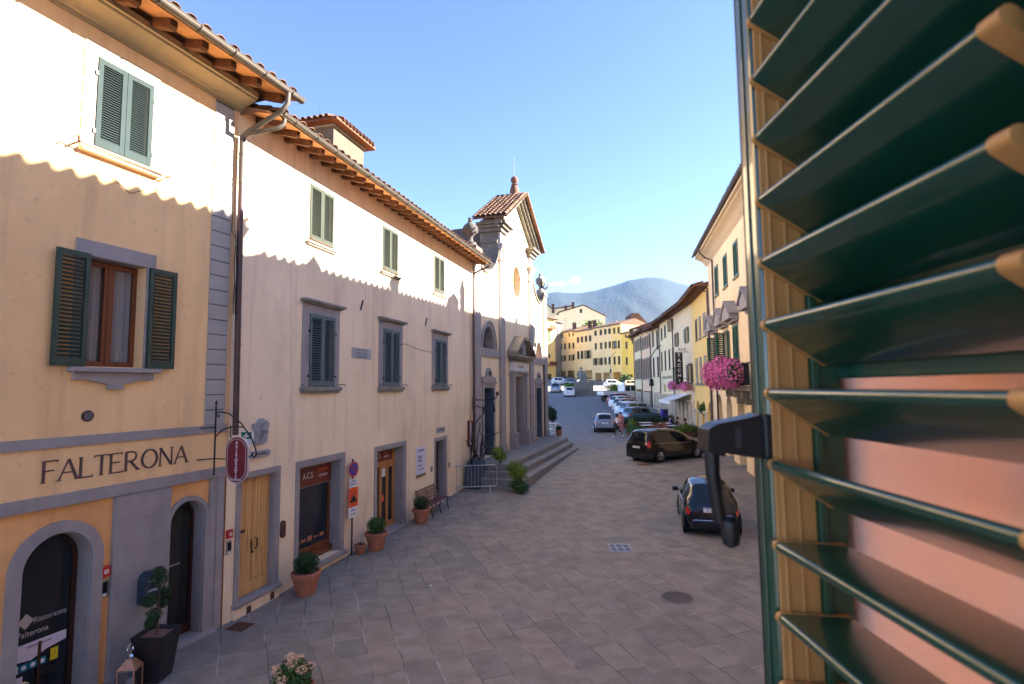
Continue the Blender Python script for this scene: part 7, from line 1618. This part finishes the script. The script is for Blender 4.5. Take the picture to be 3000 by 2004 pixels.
# ================================================================ people
def person(label,loc,rz,J,parts,height=1.68,hair='hair',shirt='cloth_white',legs='cloth_black',extra=None):
    """J: joint name -> (x,y,z); grown as one skinned surface, facing -y"""
    t=thing('person',label,'person',loc,rz)
    def skin(name,m,verts,edges,rad,sub=2,parent=t):
        me=bpy.data.meshes.new(name); me.from_pydata(verts,edges,[]); me.materials.append(M[m]); o=bpy.data.objects.new(name,me); COL.objects.link(o); o.parent=parent
        md=o.modifiers.new('skin','SKIN'); md.use_smooth_shade=True
        for i,r in enumerate(rad): me.skin_vertices[0].data[i].radius=(r,r)
        me.skin_vertices[0].data[0].use_root=True
        sd_=o.modifiers.new('sub','SUBSURF'); sd_.levels=sub; sd_.render_levels=sub; return o
    N_=list(J); idx={n:i for i,n in enumerate(N_)}
    E_=[('pelvis','waist'),('waist','chest'),('chest','neck'),('neck','head'),('head','crown'),('chest','shL'),('shL','elL'),('elL','wrL'),('wrL','haL'),('chest','shR'),('shR','elR'),('elR','wrR'),('wrR','haR'),
        ('pelvis','hiL'),('hiL','knL'),('knL','anL'),('anL','toL'),('pelvis','hiR'),('hiR','knR'),('knR','anR'),('anR','toR')]
    rad={'pelvis':.13,'waist':.105,'chest':.125,'neck':.05,'head':.088,'crown':.07,'shL':.06,'shR':.06,'elL':.042,'elR':.042,'wrL':.028,'wrR':.028,'haL':.03,'haR':.03,'hiL':.09,'hiR':.09,'knL':.058,'knR':.058,'anL':.038,'anR':.038,'toL':.03,'toR':.03}
    body=skin('body','skin',[J[n] for n in N_],[(idx[a],idx[b]) for a,b in E_],[rad[n] for n in N_])
    def sub_(names,edges,name,m,gr):
        ii={n:i for i,n in enumerate(names)}; return skin(name,m,[J[n] for n in names],[(ii[a],ii[b]) for a,b in edges],[rad[n]*gr+.008 for n in names])
    sub_(['pelvis','waist','chest','shL','shR','elL','elR'],[('pelvis','waist'),('waist','chest'),('chest','shL'),('chest','shR'),('shL','elL'),('shR','elR')],'shirt',shirt,1.08)
    sub_(['pelvis','hiL','knL','anL','hiR','knR','anR'],[('pelvis','hiL'),('hiL','knL'),('knL','anL'),('pelvis','hiR'),('hiR','knR'),('knR','anR')],'trousers',legs,1.12)
    h=Vector(J['head']); mb=MB(); blob(mb,(h.x,h.y+.025,h.z+.05),(.105,.12,.125)); mb.build('hair',M[hair],t,smooth=True)
    mb=MB(); blob(mb,(h.x,h.y-.105,h.z+.0),(.014,.02,.02),4,6); mb.build('nose',M['skin'],t,smooth=True)
    for s_ in ('toL','toR'):
        p=J[s_]; mb=MB(); blob(mb,(p[0],p[1]+.05,.045),(.045,.13,.045)); mb.build('shoe',M['white_paint'],t,smooth=True)
    for s_ in ('haL','haR'):
        p=Vector(J[s_]); mb=MB()
        for k in range(4): mb.tube([p+Vector((-.02+.014*k,-.01,-.01)),p+Vector((-.022+.015*k,-.025,-.05)),p+Vector((-.022+.015*k,-.02,-.08+abs(k-1.5)*.008))],[.009,.008,.006],5)
        mb.tube([p+Vector((.03,0,.01)),p+Vector((.045,-.02,-.02)),p+Vector((.04,-.03,-.045))],[.010,.009,.007],5); mb.build('finger',M['skin'],t,smooth=True)
    return t
walk={'pelvis':(0,0,.93),'waist':(0,-.01,1.08),'chest':(0,-.03,1.30),'neck':(0,-.04,1.45),'head':(0,-.06,1.55),'crown':(0,-.055,1.64),
 'shL':(.17,-.02,1.38),'elL':(.22,.16,1.16),'wrL':(.21,.08,.96),'haL':(.21,.02,.90),'shR':(-.17,-.02,1.38),'elR':(-.21,-.14,1.16),'wrR':(-.17,-.33,1.06),'haR':(-.16,-.39,1.04),
 'hiL':(.09,0,.90),'knL':(.10,-.22,.52),'anL':(.10,-.30,.11),'toL':(.10,-.42,.05),'hiR':(-.09,0,.90),'knR':(-.10,.10,.50),'anR':(-.10,.42,.20),'toR':(-.10,.38,.07)}
person('woman in a white top and black trousers striding left past the silver-blue car',(8.05,42.3,gz(42.3)),R(-90+8),walk,None)
t=thing('handbag','pink-red shoulder bag carried by the striding woman','bag',(8.12,42.18,gz(42.3)+.98),R(10)); mb=MB(); mb.box(-.14,-.05,-.16,.14,.05,.10); mb.build('pouch',M['cloth_pink'],t,bevel=.03); mb=MB(); mb.tube([(-.1,0,.1),(-.06,.05,.3),(0,.1,.42),(.06,.05,.3),(.1,0,.1)],.01,5); mb.build('strap',M['cloth_pink'],t)
stand={k:(v_[0],v_[1]*.25,v_[2]) for k,v_ in walk.items()}; stand['toL']=(.1,-.12,.05); stand['toR']=(-.1,-.12,.05); stand['anL']=(.1,-.0,.1); stand['anR']=(-.1,0,.1)
person('person in a pink top standing by the tail of the silver-blue car',(8.75,44.6,gz(44.6)),R(20),stand,None,shirt='cloth_pink',legs='cloth_pink')
sit={'pelvis':(0,0,.52),'waist':(0,.0,.68),'chest':(0,-.02,.92),'neck':(0,-.03,1.08),'head':(0,-.06,1.18),'crown':(0,-.05,1.27),'shL':(.17,-.0,1.0),'elL':(.22,-.08,.76),'wrL':(.14,-.28,.76),'haL':(.11,-.34,.77),'shR':(-.17,0,1.0),'elR':(-.22,-.08,.76),'wrR':(-.14,-.28,.76),'haR':(-.11,-.34,.77),
 'hiL':(.09,-.03,.50),'knL':(.11,-.43,.48),'anL':(.11,-.42,.10),'toL':(.11,-.54,.05),'hiR':(-.09,-.03,.50),'knR':(-.11,-.43,.48),'anR':(-.11,-.42,.10),'toR':(-.11,-.54,.05)}
for (x,y,a,sh_,lab) in ((12.95,45.2,R(-100),'cloth_blue','seated guest in a blue jacket at the cafe table by the dark hedge'),(13.1,43.9,R(60),'cloth_black','seated guest in black, left of two at the table near the columns'),(13.2,42.3,R(100),'cloth_black','seated guest in black, right of two at the table near the columns')):
    person(lab,(x,y,gz(y)),a,sit,None,shirt=sh_)
    chair('dark chair under the %s'%('blue jacketed guest' if 'blue' in lab else ('left black clothed guest' if 'left' in lab else 'right black clothed guest')),(x,y,gz(y)),a,'black_paint')
